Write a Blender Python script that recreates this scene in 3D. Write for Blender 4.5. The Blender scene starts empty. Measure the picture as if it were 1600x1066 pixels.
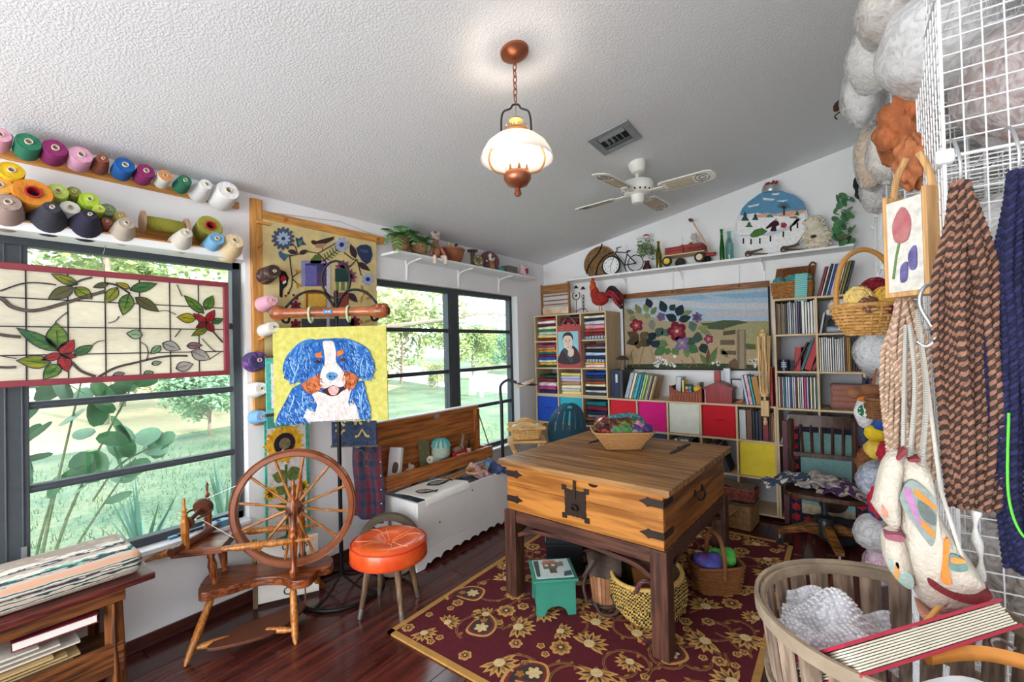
import bpy,bmesh,math,random
from mathutils import Vector,Matrix,Euler
from math import sin,cos,pi,radians as rad,sqrt
random.seed(7)
SC=bpy.context.scene
COL=SC.collection
# camera
cam=bpy.data.cameras.new('camera')
cam.sensor_width=36.0
cam.lens=700.0/1600.0*36.0
cam.clip_start=0.02
cam.clip_end=300
camo=bpy.data.objects.new('camera',cam)
COL.objects.link(camo)
_y,_p,_r=rad(36.5),rad(0.80),rad(-1.42)
_f=Vector((-sin(_y)*cos(_p),cos(_y)*cos(_p),sin(_p)))
_rt=Vector((cos(_y),sin(_y),0))
_up=_rt.cross(_f)
_r2=cos(_r)*_rt+sin(_r)*_up
_u2=-sin(_r)*_rt+cos(_r)*_up
camo.matrix_world=Matrix(((_r2 .x,_u2 .x,-_f.x,2.934),(_r2 .y,_u2 .y,-_f.y,0.0),(_r2 .z,_u2 .z,-_f.z,1.494),(0,0,0,1)))
SC.camera=camo
# sky, sun, exposure
SC.view_settings.view_transform='Standard'
SC.view_settings.look='None'
SC.view_settings.gamma=1.0
SC.view_settings.use_curve_mapping=False
SC.view_settings.exposure=0.62
SC.cycles.max_bounces=10
SC.cycles.diffuse_bounces=5
SC.cycles.transparent_max_bounces=24
SC.cycles.sample_clamp_indirect=6.0
W=bpy.data.worlds.new('sky')
SC.world=W
W.use_nodes=True
_bg=W.node_tree.nodes['Background']
_bg.inputs[0].default_value=(0.80,0.91,1.0,1)
_bg.inputs[1].default_value=3.2
def light(name,kind,loc,energy,size=None,rot=None,color=(1,1,1),**k):
 l=bpy.data.lights.new(name,kind)
 l.energy=energy
 l.color=color
 for a,b in k.items():
  setattr(l,a,b)
 if kind=='AREA':
  l.shape='RECTANGLE'
  l.size,l.size_y=size
 o=bpy.data.objects.new(name,l)
 COL.objects.link(o)
 o.location=loc
 if rot:
  o.rotation_euler=rot
 return o
light('sun','SUN',(8,4,12),5.0,rot=Vector((0.93,0.10,0.335)).to_track_quat('Z','Y').to_euler(),color=(1.0,0.95,0.86),angle=rad(0.6))
# added fill lamp behind the camera, standing in a made-up door opening
light('added_fill_light','AREA',(1.75,-2.45,1.25),74,size=(2.9,2.2),rot=(rad(90),0,0),color=(1.0,0.97,0.93))
for nm,y,h in(('window_portal',0.26,1.9),('window_portal',3.1,1.9)):
 lo=light(nm,'AREA',(-0.14,y,1.27),1,size=(1.56,h),rot=(0,rad(-90),0))
 lo.data.cycles.is_portal=True
# materials
def hx(h):
 h=h.lstrip('#')
 c=[int(h[i:i+2],16)/255 for i in(0,2,4)]
 return tuple(x/12.92 if x<=.04045 else((x+.055)/1.055)**2.4 for x in c)
_MC={}
class NT:
 def __init__(s,name):
  s.m=bpy.data.materials.new(name)
  s.m.use_nodes=True
  s.t=s.m.node_tree
  s.b=s.t.nodes['Principled BSDF']
  s.tc=None
 def n(s,ty,ins=None,**k):
  nd=s.t.nodes.new(ty)
  for a,b in k.items():
   setattr(nd,a,b)
  for a,b in(ins or{}).items():
   if isinstance(b,bpy.types.NodeSocket):
    s.t.links.new(b,nd.inputs[a])
   else:
    nd.inputs[a].default_value=b
  return nd
 def co(s,scale=(1,1,1),which='Object',rot=(0,0,0)):
  if not s.tc:
   s.tc=s.n('ShaderNodeTexCoord')
  mp=s.n('ShaderNodeMapping',{0:s.tc.outputs[which],'Scale':scale,'Rotation':rot})
  return mp.outputs[0]
 def ramp(s,fac,stops,interp='LINEAR'):
  r=s.n('ShaderNodeValToRGB',{0:fac})
  e=r.color_ramp.elements
  r.color_ramp.interpolation=interp
  while len(e)<len(stops):
   e.new(0.5)
  for i,(p,c)in enumerate(stops):
   e[i].position=p
   e[i].color=(*c,1)
  return r.outputs[0]
 def bump(s,h,st=.3,d=.01):
  bp=s.n('ShaderNodeBump',{'Height':h,'Strength':st,'Distance':d})
  s.t.links.new(bp.outputs[0],s.b.inputs['Normal'])
 def base(s,c):
  s.t.links.new(c,s.b.inputs['Base Color'])
def sc3(c,k):
 return tuple(min(1,max(0,x*k))for x in c)
def mat(col,rough=.6,var=.12,scale=25.,bump=0.,bscale=120.,metal=0.,kind='noise',col2=None,ax=2,coat=0.,spec=.4,emit=0.,name=None):
 key=(col,rough,var,scale,bump,bscale,metal,kind,col2,ax,coat,spec,emit)
 if key in _MC:
  return _MC[key]
 T=NT(name or(kind+'_'+col.lstrip('#')))
 b=T.b
 b.inputs['Roughness'].default_value=rough
 b.inputs['Metallic'].default_value=metal
 b.inputs['Specular IOR Level'].default_value=spec
 b.inputs['Coat Weight'].default_value=coat
 c=hx(col)
 c2=hx(col2)if col2 else None
 if kind=='noise':
  nz=T.n('ShaderNodeTexNoise',{'Vector':T.co(),'Scale':scale,'Detail':4.})
  T.base(T.ramp(nz.outputs[0],[(.3,sc3(c,1-var)),(.7,c2 or sc3(c,1+var))]))
  if bump:
   nb=T.n('ShaderNodeTexNoise',{'Vector':T.co(),'Scale':bscale,'Detail':3.})
   T.bump(nb.outputs[0],bump)
 elif kind=='wood':
  s=[scale,scale,scale]
  s[ax]=scale*.07
  wob=T.n('ShaderNodeTexNoise',{'Vector':T.co(tuple(s)),'Scale':1.,'Detail':6.,'Roughness':.6,'Distortion':.8})
  fine=T.n('ShaderNodeTexNoise',{'Vector':T.co(tuple(x*6 for x in s)),'Scale':1.,'Detail':2.})
  mx=T.n('ShaderNodeMath',{0:wob.outputs[0],1:fine.outputs[0]},operation='MULTIPLY_ADD')
  mx.inputs[1].default_value=.78
  T.t.links.new(fine.outputs[0],mx.inputs[2])
  m2=T.n('ShaderNodeMath',{0:mx.outputs[0],1:.40},operation='SUBTRACT')
  d=c2 or sc3(c,1-2.6*var)
  T.base(T.ramp(m2 .outputs[0],[(.2,d),(.38,tuple(.6*p+.4*q for p,q in zip(c,d))),(.48,c),(.62,sc3(c,1+var)),(.8,sc3(c,1-var))]))
  T.bump(m2 .outputs[0],bump or.12,.004)
 elif kind=='rings':
  s=[.5,.5,.5]
  s[ax]=1.
  wv=T.n('ShaderNodeTexWave',{'Vector':T.co(tuple(s)),'Scale':scale,'Distortion':3.,'Detail':2.,'Detail Scale':2.},bands_direction='XYZ'[ax])
  T.base(T.ramp(wv.outputs['Fac'],[(.0,sc3(c,1-2*var)),(.6,c),(1.,sc3(c,1+var))]))
  T.bump(wv.outputs['Fac'],bump or.5,.004)
 elif kind=='knit':
  vo=T.n('ShaderNodeTexVoronoi',{'Vector':T.co(),'Scale':bscale})
  nz=T.n('ShaderNodeTexNoise',{'Vector':T.co(),'Scale':scale,'Detail':3.})
  T.base(T.ramp(nz.outputs[0],[(.3,sc3(c,1-var)),(.7,c2 or sc3(c,1+var))]))
  T.bump(vo.outputs['Distance'],-(bump or.5),.006)
 elif kind=='weave':
  w1=T.n('ShaderNodeTexWave',{'Vector':T.co(),'Scale':scale,'Distortion':.4},bands_direction='XYZ'[ax])
  nz=T.n('ShaderNodeTexNoise',{'Vector':T.co(),'Scale':scale*.8,'Detail':2.})
  mu=T.n('ShaderNodeMath',{0:w1 .outputs['Fac'],1:nz.outputs[0]},operation='MULTIPLY')
  T.base(T.ramp(mu.outputs[0],[(.05,c2 or sc3(c,.45)),(.3,c),(.6,sc3(c,1+var))]))
  T.bump(mu.outputs[0],bump or.6,.006)
 elif kind=='stripe':
  w1=T.n('ShaderNodeTexWave',{'Vector':T.co(),'Scale':scale,'Distortion':1.0,'Detail':2.},bands_direction='XYZ'[ax])
  T.base(T.ramp(w1 .outputs['Fac'],[(.35,c),(.55,c2)]))
  if bump:
   T.bump(w1 .outputs['Fac'],bump,.005)
 elif kind=='multi':
  nz=T.n('ShaderNodeTexNoise',{'Vector':T.co(),'Scale':scale,'Detail':2.,'Distortion':1.})
  T.base(T.ramp(nz.outputs[0],[(.35,c),(.5,sc3(c,.6)),(.62,c2)]))
  nb=T.n('ShaderNodeTexNoise',{'Vector':T.co(),'Scale':bscale,'Detail':2.})
  T.bump(nb.outputs[0],bump or.4)
 elif kind=='plain':
  b.inputs['Base Color'].default_value=(*c,1)
 if emit:
  b.inputs['Emission Color'].default_value=(*c,1)
  b.inputs['Emission Strength'].default_value=emit
 _MC[key]=T.m
 return T.m
def glass_mat(name,tint=(1,1,1),clear=.9,gloss_rough=.02,body=None):
 """thin sheet: see-through, with fresnel gloss; body colour for translucent film"""
 if name in _MC:
  return _MC[name]
 T=NT(name)
 T.t.nodes.remove(T.b)
 out=T.t.nodes['Material Output']
 tr=T.n('ShaderNodeBsdfTransparent',{0:(*tint,1)})
 gl=T.n('ShaderNodeBsdfGlossy',{'Color':(1,1,1,1),'Roughness':gloss_rough})
 lw=T.n('ShaderNodeLayerWeight',{0:.5})
 pw=T.n('ShaderNodeMath',{0:lw.outputs['Facing'],1:4.},operation='POWER')
 fr=T.n('ShaderNodeMath',{0:pw.outputs[0],1:.55,2:.05},operation='MULTIPLY_ADD')
 sh=tr.outputs[0]
 if body:
  df=T.n('ShaderNodeBsdfDiffuse',{0:(*body,1)})
  tl=T.n('ShaderNodeBsdfTranslucent',{0:(*body,1)})
  m0=T.n('ShaderNodeMixShader',{0:.4,1:df.outputs[0],2:tl.outputs[0]})
  nz=T.n('ShaderNodeTexNoise',{'Vector':T.co(),'Scale':22.,'Detail':5.,'Distortion':2.})
  rp=T.ramp(nz.outputs[0],[(.38,(1-clear,)*3),(.62,(min(1,1.6-clear*1.2),)*3)])
  m1=T.n('ShaderNodeMixShader',{0:rp,1:sh,2:m0 .outputs[0]})
  sh=m1 .outputs[0]
  bp=T.n('ShaderNodeBump',{'Height':nz.outputs[0],'Strength':.8,'Distance':.02})
  T.t.links.new(bp.outputs[0],gl.inputs['Normal'])
  T.t.links.new(bp.outputs[0],lw.inputs['Normal'])
 m2=T.n('ShaderNodeMixShader',{0:fr.outputs[0],1:sh,2:gl.outputs[0]})
 T.t.links.new(m2 .outputs[0],out.inputs['Surface'])
 _MC[name]=T.m
 return T.m
# mesh builder
def frame_to(p0,p1):
 d=(Vector(p1)-Vector(p0))
 q=d.to_track_quat('Z','Y')
 return Matrix.Translation(Vector(p0))@q.to_matrix().to_4x4(),d.length
class B:
 def __init__(s):
  s.v,s.f,s.mi=[],[],[]
  s.T=None
 def add(s,vs,fs,mi=0,T=None):
  n=len(s.v)
  T2=s.T
  if T is not None:
   T2=(s.T@T)if s.T is not None else T
  if T2 is not None:
   vs=[tuple(T2@Vector(p))for p in vs]
  s.v.extend(tuple(p)for p in vs)
  s.f.extend(tuple(i+n for i in f)for f in fs)
  s.mi.extend([mi]*len(fs))
  return s
 def box(s,x0,x1,y0,y1,z0,z1,mi=0,T=None):
  vs=[(x,y,z)for x in(x0,x1)for y in(y0,y1)for z in(z0,z1)]
  return s.add(vs,[(0,1,3,2),(4,6,7,5),(0,4,5,1),(2,3,7,6),(0,2,6,4),(1,5,7,3)],mi,T)
 def cb(s,c,d,mi=0,T=None):
  return s.box(c[0]-d[0]/2,c[0]+d[0]/2,c[1]-d[1]/2,c[1]+d[1]/2,c[2]-d[2]/2,c[2]+d[2]/2,mi,T)
 def bar(s,p0,p1,w,h,mi=0,w1=None,h1=None):
  M,L=frame_to(p0,p1)
  w1=w1 or w
  h1=h1 or h
  vs=[(-w/2,-h/2,0),(w/2,-h/2,0),(w/2,h/2,0),(-w/2,h/2,0),(-w1/2,-h1/2,L),(w1/2,-h1/2,L),(w1/2,h1/2,L),(-w1/2,h1/2,L)]
  return s.add(vs,[(3,2,1,0),(4,5,6,7),(0,1,5,4),(1,2,6,5),(2,3,7,6),(3,0,4,7)],mi,M)
 def lathe(s,prof,n=20,mi=0,T=None,cap=True,arc=None):
  vs,fs=[],[]
  m=len(prof)
  for i in range(n):
   a=2*pi*i/n
   for r,z in prof:
    vs.append((r*cos(a),r*sin(a),z))
  for i in range(n):
   j=(i+1)%n
   for k in range(m-1):
    fs.append((i*m+k,j*m+k,j*m+k+1,i*m+k+1))
  if cap:
   if prof[0][0]>1e-5:
    fs.append(tuple(i*m for i in reversed(range(n))))
   if prof[-1][0]>1e-5:
    fs.append(tuple(i*m+m-1 for i in range(n)))
  return s.add(vs,fs,mi,T)
 def cyl(s,p0,p1,r0,r1=None,n=10,mi=0):
  M,L=frame_to(p0,p1)
  return s.lathe([(r0,0),(r0 if r1 is None else r1,L)],n,mi,M)
 def turned(s,p0,p1,prof,n=12,mi=0):
  """prof: (t along 0..1, r)"""
  M,L=frame_to(p0,p1)
  return s.lathe([(r,t*L)for t,r in prof],n,mi,M)
 def ell(s,c,r,n=12,m=8,mi=0,T=None):
  if not hasattr(r,'__len__'):
   r=(r,r,r)
  M=Matrix.Translation(Vector(c))@Matrix.Diagonal((*r,1))
  if T is not None:
   M=T@M
  return s.lathe([(sin(pi*k/m),-cos(pi*k/m))for k in range(m+1)],n,mi,M,cap=False)
 def tube(s,pts,r,n=6,closed=False,mi=0,cap=True):
  pts=[Vector(p)for p in pts]
  N=len(pts)
  vs,fs=[],[]
  up=None
  for i,p in enumerate(pts):
   if closed:
    d=pts[(i+1)%N]-pts[i-1]
   else:
    d=pts[min(i+1,N-1)]-pts[max(i-1,0)]
   if d.length<1e-9:
    d=Vector((0,0,1))
   d.normalize()
   if up is None:
    a=Vector((0,0,1))if abs(d.z)<.9 else Vector((1,0,0))
    up=(a-d*a.dot(d)).normalized()
   else:
    up=up-d*up.dot(d)
    if up.length<1e-6:
     a=Vector((0,0,1))if abs(d.z)<.9 else Vector((1,0,0))
     up=a-d*a.dot(d)
    up.normalize()
   sd=d.cross(up)
   rr=r[i]if hasattr(r,'__len__')else r
   for k in range(n):
    a=2*pi*k/n
    vs.append(tuple(p+rr*(cos(a)*up+sin(a)*sd)))
  for i in range(N if closed else N-1):
   j=(i+1)%N
   for k in range(n):
    l=(k+1)%n
    fs.append((i*n+k,i*n+l,j*n+l,j*n+k))
  if cap and not closed:
   fs.append(tuple(reversed(range(n))))
   fs.append(tuple((N-1)*n+k for k in range(n)))
  return s.add(vs,fs,mi)
 def prism(s,pts,z0,z1,mi=0,T=None):
  n=len(pts)
  ar=sum(pts[i][0]*pts[(i+1)%n][1]-pts[(i+1)%n][0]*pts[i][1]for i in range(n))
  if ar<0:
   pts=pts[::-1]
  vs=[(p[0],p[1],z0)for p in pts]+[(p[0],p[1],z1)for p in pts]
  fs=[tuple(reversed(range(n))),tuple(range(n,2*n))]
  fs+=[(i,(i+1)%n,n+(i+1)%n,n+i)for i in range(n)]
  return s.add(vs,fs,mi,T)
 def sheet(s,fn,nu,nv,th=.004,mi=0,T=None):
  """thick sheet from fn(u,v)->(x,y,z); offset along its normal"""
  P=[[Vector(fn(i/nu,j/nv))for j in range(nv+1)]for i in range(nu+1)]
  vs=[]
  Nn=[]
  for i in range(nu+1):
   for j in range(nv+1):
    du=P[min(i+1,nu)][j]-P[max(i-1,0)][j]
    dv=P[i][min(j+1,nv)]-P[i][max(j-1,0)]
    nn=du.cross(dv)
    if nn.length>1e-12:
     nn.normalize()
    Nn.append(nn)
    vs.append(P[i][j])
  q=len(vs)
  vs=vs+[vs[k]-Nn[k]*th for k in range(q)]
  fs=[]
  w=nv+1
  for i in range(nu):
   for j in range(nv):
    a,b_,c,d=i*w+j,(i+1)*w+j,(i+1)*w+j+1,i*w+j+1
    fs.append((a,b_,c,d))
    fs.append((q+d,q+c,q+b_,q+a))
  ring=[(i,0)for i in range(nu+1)]+[(nu,j)for j in range(1,nv+1)]+[(i,nv)for i in range(nu-1,-1,-1)]+[(0,j)for j in range(nv-1,0,-1)]
  ids=[i*w+j for i,j in ring]
  for a,b_ in zip(ids,ids[1:]+ids[:1]):
   fs.append((b_,a,q+a,q+b_))
  return s.add([tuple(p)for p in vs],fs,mi,T)
 def mesh(s,name,smooth=None):
  me=bpy.data.meshes.new(name)
  me.from_pydata(s.v,[],s.f)
  if any(s.mi):
   me.polygons.foreach_set('material_index',s.mi)
  if smooth:
   me.polygons.foreach_set('use_smooth',[True]*len(me.polygons))
   me.set_sharp_from_angle(angle=rad(smooth))
  me.update()
  return me
 def obj(s,name,m,parent=None,smooth=None,bev=0.,world=False,**tags):
  return mobj(name,s.mesh(name,smooth),m,parent,bev,world,**tags)
def mobj(name,me,m,parent=None,bev=0.,world=False,loc=None,rot=None,scl=None,label=None,cat=None,group=None,kind=None):
 o=bpy.data.objects.new(name,me)
 COL.objects.link(o)
 ms=m if isinstance(m,(list,tuple))else[m]
 if len(me.materials)==0:
  for q in ms:
   me.materials.append(q)
 if loc:
  o.location=loc
 if rot:
  o.rotation_euler=rot
 if scl:
  o.scale=scl
 if parent:
  o.parent=parent
  if world:
   M=parent.matrix_basis.copy()
   if parent.parent:
    M=parent.parent.matrix_basis@parent.matrix_parent_inverse@M
   o.matrix_parent_inverse=M.inverted()
 if bev:
  bv=o.modifiers.new('edge','BEVEL')
  bv.width=bev
  bv.segments=2
  bv.limit_method='ANGLE'
 tag(o,label,cat,group,kind)
 return o
def tag(o,label=None,cat=None,group=None,kind=None):
 if label:
  o['label']=label
 if cat:
  o['category']=cat
 if group:
  o['group']=group
 if kind:
  o['kind']=kind
 return o
def thing(name,label,cat,loc=(0,0,0),rz=0.,group=None,rot=None,scl=None):
 o=bpy.data.objects.new(name,None)
 COL.objects.link(o)
 o.empty_display_size=.05
 o.location=loc
 o.rotation_euler=rot or(0,0,rz)
 if scl:
  o.scale=(scl,)*3
 return tag(o,label,cat,group)
def dup(root,loc=None,rot=None,label=None,group=None,scl=None):
 kids={}
 for ch in root.children:
  kids[ch]=list(ch.children)
 r=root.copy()
 COL.objects.link(r)
 if loc:
  r.location=loc
 if rot:
  r.rotation_euler=rot
 if scl:
  r.scale=(scl,)*3
 if label:
  r['label']=label
 if group:
  r['group']=group
 for ch,gs in kids.items():
  c=ch.copy()
  COL.objects.link(c)
  c.parent=r
  for g in gs:
   d=g.copy()
   COL.objects.link(d)
   d.parent=c
 return r
def bez(pts,n=8,closed=False):
 """Catmull-Rom through points, any dimension"""
 P=[tuple(p)for p in pts]
 N=len(P)
 out=[]
 rng=range(N if closed else N-1)
 for i in rng:
  if closed:
   a,b,c,d=P[i-1],P[i],P[(i+1)%N],P[(i+2)%N]
  else:
   a,b,c,d=P[max(i-1,0)],P[i],P[i+1],P[min(i+2,N-1)]
  for k in range(n):
   t=k/n
   out.append(tuple(.5*(2*b[j]+(c[j]-a[j])*t+(2*a[j]-5*b[j]+4*c[j]-d[j])*t*t+(3*b[j]-a[j]-3*c[j]+d[j])*t**3)for j in range(len(b))))
 if not closed:
  out.append(P[-1])
 return out
def arcpts(c,r,a0,a1,n,plane='xz',y=0.):
 o=[]
 for i in range(n+1):
  a=rad(a0+(a1-a0)*i/n)
  p=(c[0]+r*cos(a),c[1]+r*sin(a))
  o.append((p[0],y,p[1])if plane=='xz' else((p[0],p[1],y)if plane=='xy' else(y,p[0],p[1])))
 return o
def text_mesh(s,size,depth=.0008):
 cu=bpy.data.curves.new('lettering','FONT')
 cu.body=s
 cu.size=size
 cu.extrude=depth
 cu.resolution_u=2
 cu.align_x='CENTER'
 cu.align_y='CENTER'
 o=bpy.data.objects.new('lettering',cu)
 COL.objects.link(o)
 dg=bpy.context.evaluated_depsgraph_get()
 me=bpy.data.meshes.new_from_object(o.evaluated_get(dg))
 bpy.data.objects.remove(o)
 bpy.data.curves.remove(cu)
 return me
def rosette(n,r0,r1,sharp=1.0,k=6,c=(0,0),ph=0.):
 """2D flower outline with n petals"""
 out=[]
 for i in range(n*k):
  t=i/k
  a=2*pi*i/(n*k)+ph
  r=r0+(r1-r0)*abs(sin(pi*t))**sharp
  out.append((c[0]+r*cos(a),c[1]+r*sin(a)))
 return out
def leafpts(p0,p1,w,k=6,bend=0.):
 """2D leaf outline from base p0 to tip p1, half-width w"""
 dx,dy=p1[0]-p0[0],p1[1]-p0[1]
 L=sqrt(dx*dx+dy*dy)or 1e-6
 ux,uy=dx/L,dy/L
 A,C=[],[]
 for i in range(k+1):
  t=i/k
  h=w*sin(pi*t**.8)
  bx=bend*sin(pi*t)
  A.append((p0[0]+ux*L*t-uy*(h+bx),p0[1]+uy*L*t+ux*(h+bx)))
  C.append((p0[0]+ux*L*t-uy*(-h+bx),p0[1]+uy*L*t+ux*(-h+bx)))
 return A+C[-2:0:-1]
def ribbon(pts,w):
 """2D outline of a stroke along a polyline; w scalar or list"""
 A,C=[],[]
 N=len(pts)
 for i in range(N):
  a,b=pts[max(i-1,0)],pts[min(i+1,N-1)]
  dx,dy=b[0]-a[0],b[1]-a[1]
  L=sqrt(dx*dx+dy*dy)or 1e-6
  ww=(w[i]if hasattr(w,'__len__')else w)/2
  A.append((pts[i][0]-dy/L*ww,pts[i][1]+dx/L*ww))
  C.append((pts[i][0]+dy/L*ww,pts[i][1]-dx/L*ww))
 return A,C
def stroke(b,pts,w,z0,z1,mi=0,T=None):
 A,C=ribbon(pts,w)
 for i in range(len(A)-1):
  b.prism([A[i],A[i+1],C[i+1],C[i]],z0,z1,mi,T)
 return b
TX=Matrix(((0,0,1,0),(1,0,0,0),(0,1,0,0),(0,0,0,1)))
TY=Matrix(((1,0,0,0),(0,0,-1,0),(0,1,0,0),(0,0,0,1)))
# the room shell
D=4.65
XR=3.44
def ceil_z(x):
 return 2.49+.196*x
_T=NT('ceiling_texture_paint')
_T.b.inputs['Base Color'].default_value=(.80,.81,.83,1)
_T.b.inputs['Roughness'].default_value=.9
_n1=_T.n('ShaderNodeTexNoise',{'Vector':_T.co(),'Scale':105.,'Detail':3.,'Roughness':.5})
_rp=_T.ramp(_n1 .outputs[0],[(.40,(0,0,0)),(.62,(1,1,1))])
_T.bump(_rp,.28,.008)
M_CEIL=_T.m
M_WALL=mat('#f3f3f5',.75,.015,6.,.05,200.,name='white_wall_paint')
M_WHITE=mat('#f2f3f5',.45,.02,10.,name='white_gloss_paint')
_T=NT('cherry_laminate')
_ob=_T.n('ShaderNodeObjectInfo')
_ad=_T.n('ShaderNodeVectorMath',{0:_T.co((26,1.6,26)),1:_ob.outputs['Random']},operation='ADD')
_sc=_T.n('ShaderNodeMath',{0:_ob.outputs['Random'],1:40.},operation='MULTIPLY')
_T.t.links.new(_sc.outputs[0],_ad.inputs[1])
_nw=_T.n('ShaderNodeTexNoise',{'Vector':_ad.outputs[0],'Scale':1.,'Detail':7.,'Roughness':.6,'Distortion':.6})
_c=_T.ramp(_nw.outputs[0],[(.3,hx('#2e1413')),(.5,hx('#4f2420')),(.66,hx('#6b3329')),(.8,hx('#3a1917'))])
_hs=_T.n('ShaderNodeHueSaturation',{'Color':_c})
_vr=_T.n('ShaderNodeMapRange',{0:_ob.outputs['Random'],3:.8,4:1.2})
_T.t.links.new(_vr.outputs[0],_hs.inputs['Value'])
_T.base(_hs.outputs[0])
_T.b.inputs['Roughness'].default_value=.22
_T.b.inputs['Coat Weight'].default_value=.25
_T.b.inputs['Coat Roughness'].default_value=.12
M_FLOOR=_T.m
fb=B().box(-.15,XR+.1,-2.7,D+.1,-.30,-.012).obj('floor',mat('#241110',.8,.1),kind='structure')
PW=.127
_pm={}
for i in range(int(XR/PW)+1):
 x0=i*PW
 y=-2.6-random.random()*1.0
 while y<D:
  L=1.21
  a,b_=max(y,-2.6),min(y+L,D)
  y+=L
  if b_-a<.05:
   continue
  g=.0012
  B().box(-PW/2+g,PW/2-g,g,b_-a-g,-.012,0).obj('plank',M_FLOOR,fb,bev=.0012,world=True).location=(x0+PW/2,a,0)
def wall_obj(name,b,m=M_WALL):
 return b.obj(name,m,kind='structure')
# wall with the two windows
WY=((-.72,1.235,.49,2.055),(2.12,4.08,.45,2.065))
b=B()
b.box(-.15,0,-2.7,WY[0][0],-.3,2.6)
for(a0,a1,z0,z1)in WY:
 b.box(-.15,0,a0,a1,-.3,z0)
 b.box(-.15,0,a0,a1,z1,2.6)
b.box(-.15,0,WY[0][1],WY[1][0],-.3,2.6)
b.box(-.15,0,WY[1][1],D+.1,-.3,2.6)
wall_obj('wall_left',b)
b=B()
b.prism([(-.15,-.3),(XR+.1,-.3),(XR+.1,ceil_z(XR)+.15),(-.15,2.55)],0,.12,T=Matrix.Translation((0,D+.12,0))@TY)
wall_obj('wall_back',b)
wall_obj('wall_right',B().box(XR,XR+.12,-2.7,D+.1,-.3,ceil_z(XR)+.15))
b=B()
for x0,x1,z0,z1 in((-.15,.25,-.3,3.3),(3.2,XR+.1,-.3,3.3),(.25,3.2,2.35,3.3)):
 b.box(x0,x1,-2.72,-2.6,z0,z1)
wall_obj('wall_front',b)
b=B()
for x in(.27,1.725,3.16):
 b.box(x-.03,x+.05,-2.7,-2.64,0,2.35)
b.box(.25,3.2,-2.7,-2.64,2.28,2.35)
b.box(.25,3.2,-2.7,-2.64,0,.06)
b.obj('added_door_frame',mat('#d8dadc',.4,.03),kind='structure')  # unseen frame and opening, added to house the fill lamp
b=B()
b.prism([(-.75,ceil_z(-.75)),(XR+.1,ceil_z(XR+.1)),(XR+.1,ceil_z(XR+.1)+.2),(-.75,ceil_z(-.75)+.2)],-D-.1,2.75,T=TY)
b.obj('ceiling',M_CEIL,kind='structure')
M_BASE=mat('#4b241d',.4,.1,40.)
b=B().box(0,.014,-2.6,D,0,.062).box(0,.022,-2.6,D,0,.02)
b.obj('baseboard_left',M_BASE,bev=.003,kind='structure')
B().box(0,XR,D-.014,D,0,.062).obj('baseboard_back',M_BASE,bev=.003,kind='structure')
B().box(-.07,.03,WY[0][0],WY[0][1],WY[0][2]-.02,WY[0][2]+.005).obj('trim_1',M_WHITE,bev=.004,kind='structure')
B().box(-.07,.03,WY[1][0],WY[1][1],WY[1][2]-.02,WY[1][2]+.005).obj('trim_2',M_WHITE,bev=.004,kind='structure')
# windows
M_BRONZE=mat('#4c5258',.45,.06,30.,metal=.3,name='grey_bronze_aluminium')
M_PANE=glass_mat('window_glass',(.97,.99,.985))
M_LATCH=mat('#b9bcbe',.35,.05,metal=.8)
def window(idx,y0,y1,z0,z1,m0,m1,rails,label):
 w=thing('window_%d'%idx,None,None,(-.08,y0,z0))
 w['kind']='structure'
 f=B()
 T=.045
 f.box(-.03,.03,y0,y0+T,z0,z1).box(-.03,.03,y1-T,y1,z0,z1)
 f.box(-.03,.03,y0,y1,z0,z0+T).box(-.03,.03,y0,y1,z1-T,z1)
 f.T=None
 fo=f.obj('window_frame',M_BRONZE,w,bev=.004)
 fo.location=(0,-y0,-z0)
 g=B().box(-.036,.036,m0,m1,z0+T,z1-T)
 g.box(.03,.042,m0+.018,m0+.026,z0+T,z1-T).box(.03,.042,m1-.026,m1-.018,z0+T,z1-T)
 go=g.obj('mullion',M_BRONZE,w,bev=.003)
 go.location=(0,-y0,-z0)
 for(a,b_)in((y0+T,m0),(m1,y1-T)):
  zs=[z0+T]+list(rails)+[z1-T]
  for r in rails:
   q=B().box(-.02,.024,a,b_,r-.017,r+.017).box(.02,.032,a,b_,r-.006,r+.006)
   q.obj('sash_rail',M_BRONZE,w,bev=.002).location=(0,-y0,-z0)
  for za,zb in zip(zs,zs[1:]):
   B().box(-.003,.003,a,b_,za,zb).obj('pane',M_PANE,w).location=(0,-y0,-z0)
  q=B().box(.03,.045,a-.03,a-.012,z0+.03,z0+.16)if idx==1 and a>.2 else B().cyl((.02,b_-.01,rails[1]+.2),(.045,b_-.05,rails[1]+.2),.005)
  q.obj('latch',M_LATCH,w).location=(0,-y0,-z0)
 return w
window(1,-.70,1.225,.495,2.055,.235,.33,(.901,1.281,1.665),'')
window(2,2.13,4.045,.455,2.062,3.027,3.174,(.905,1.281,1.665),'')
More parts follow.
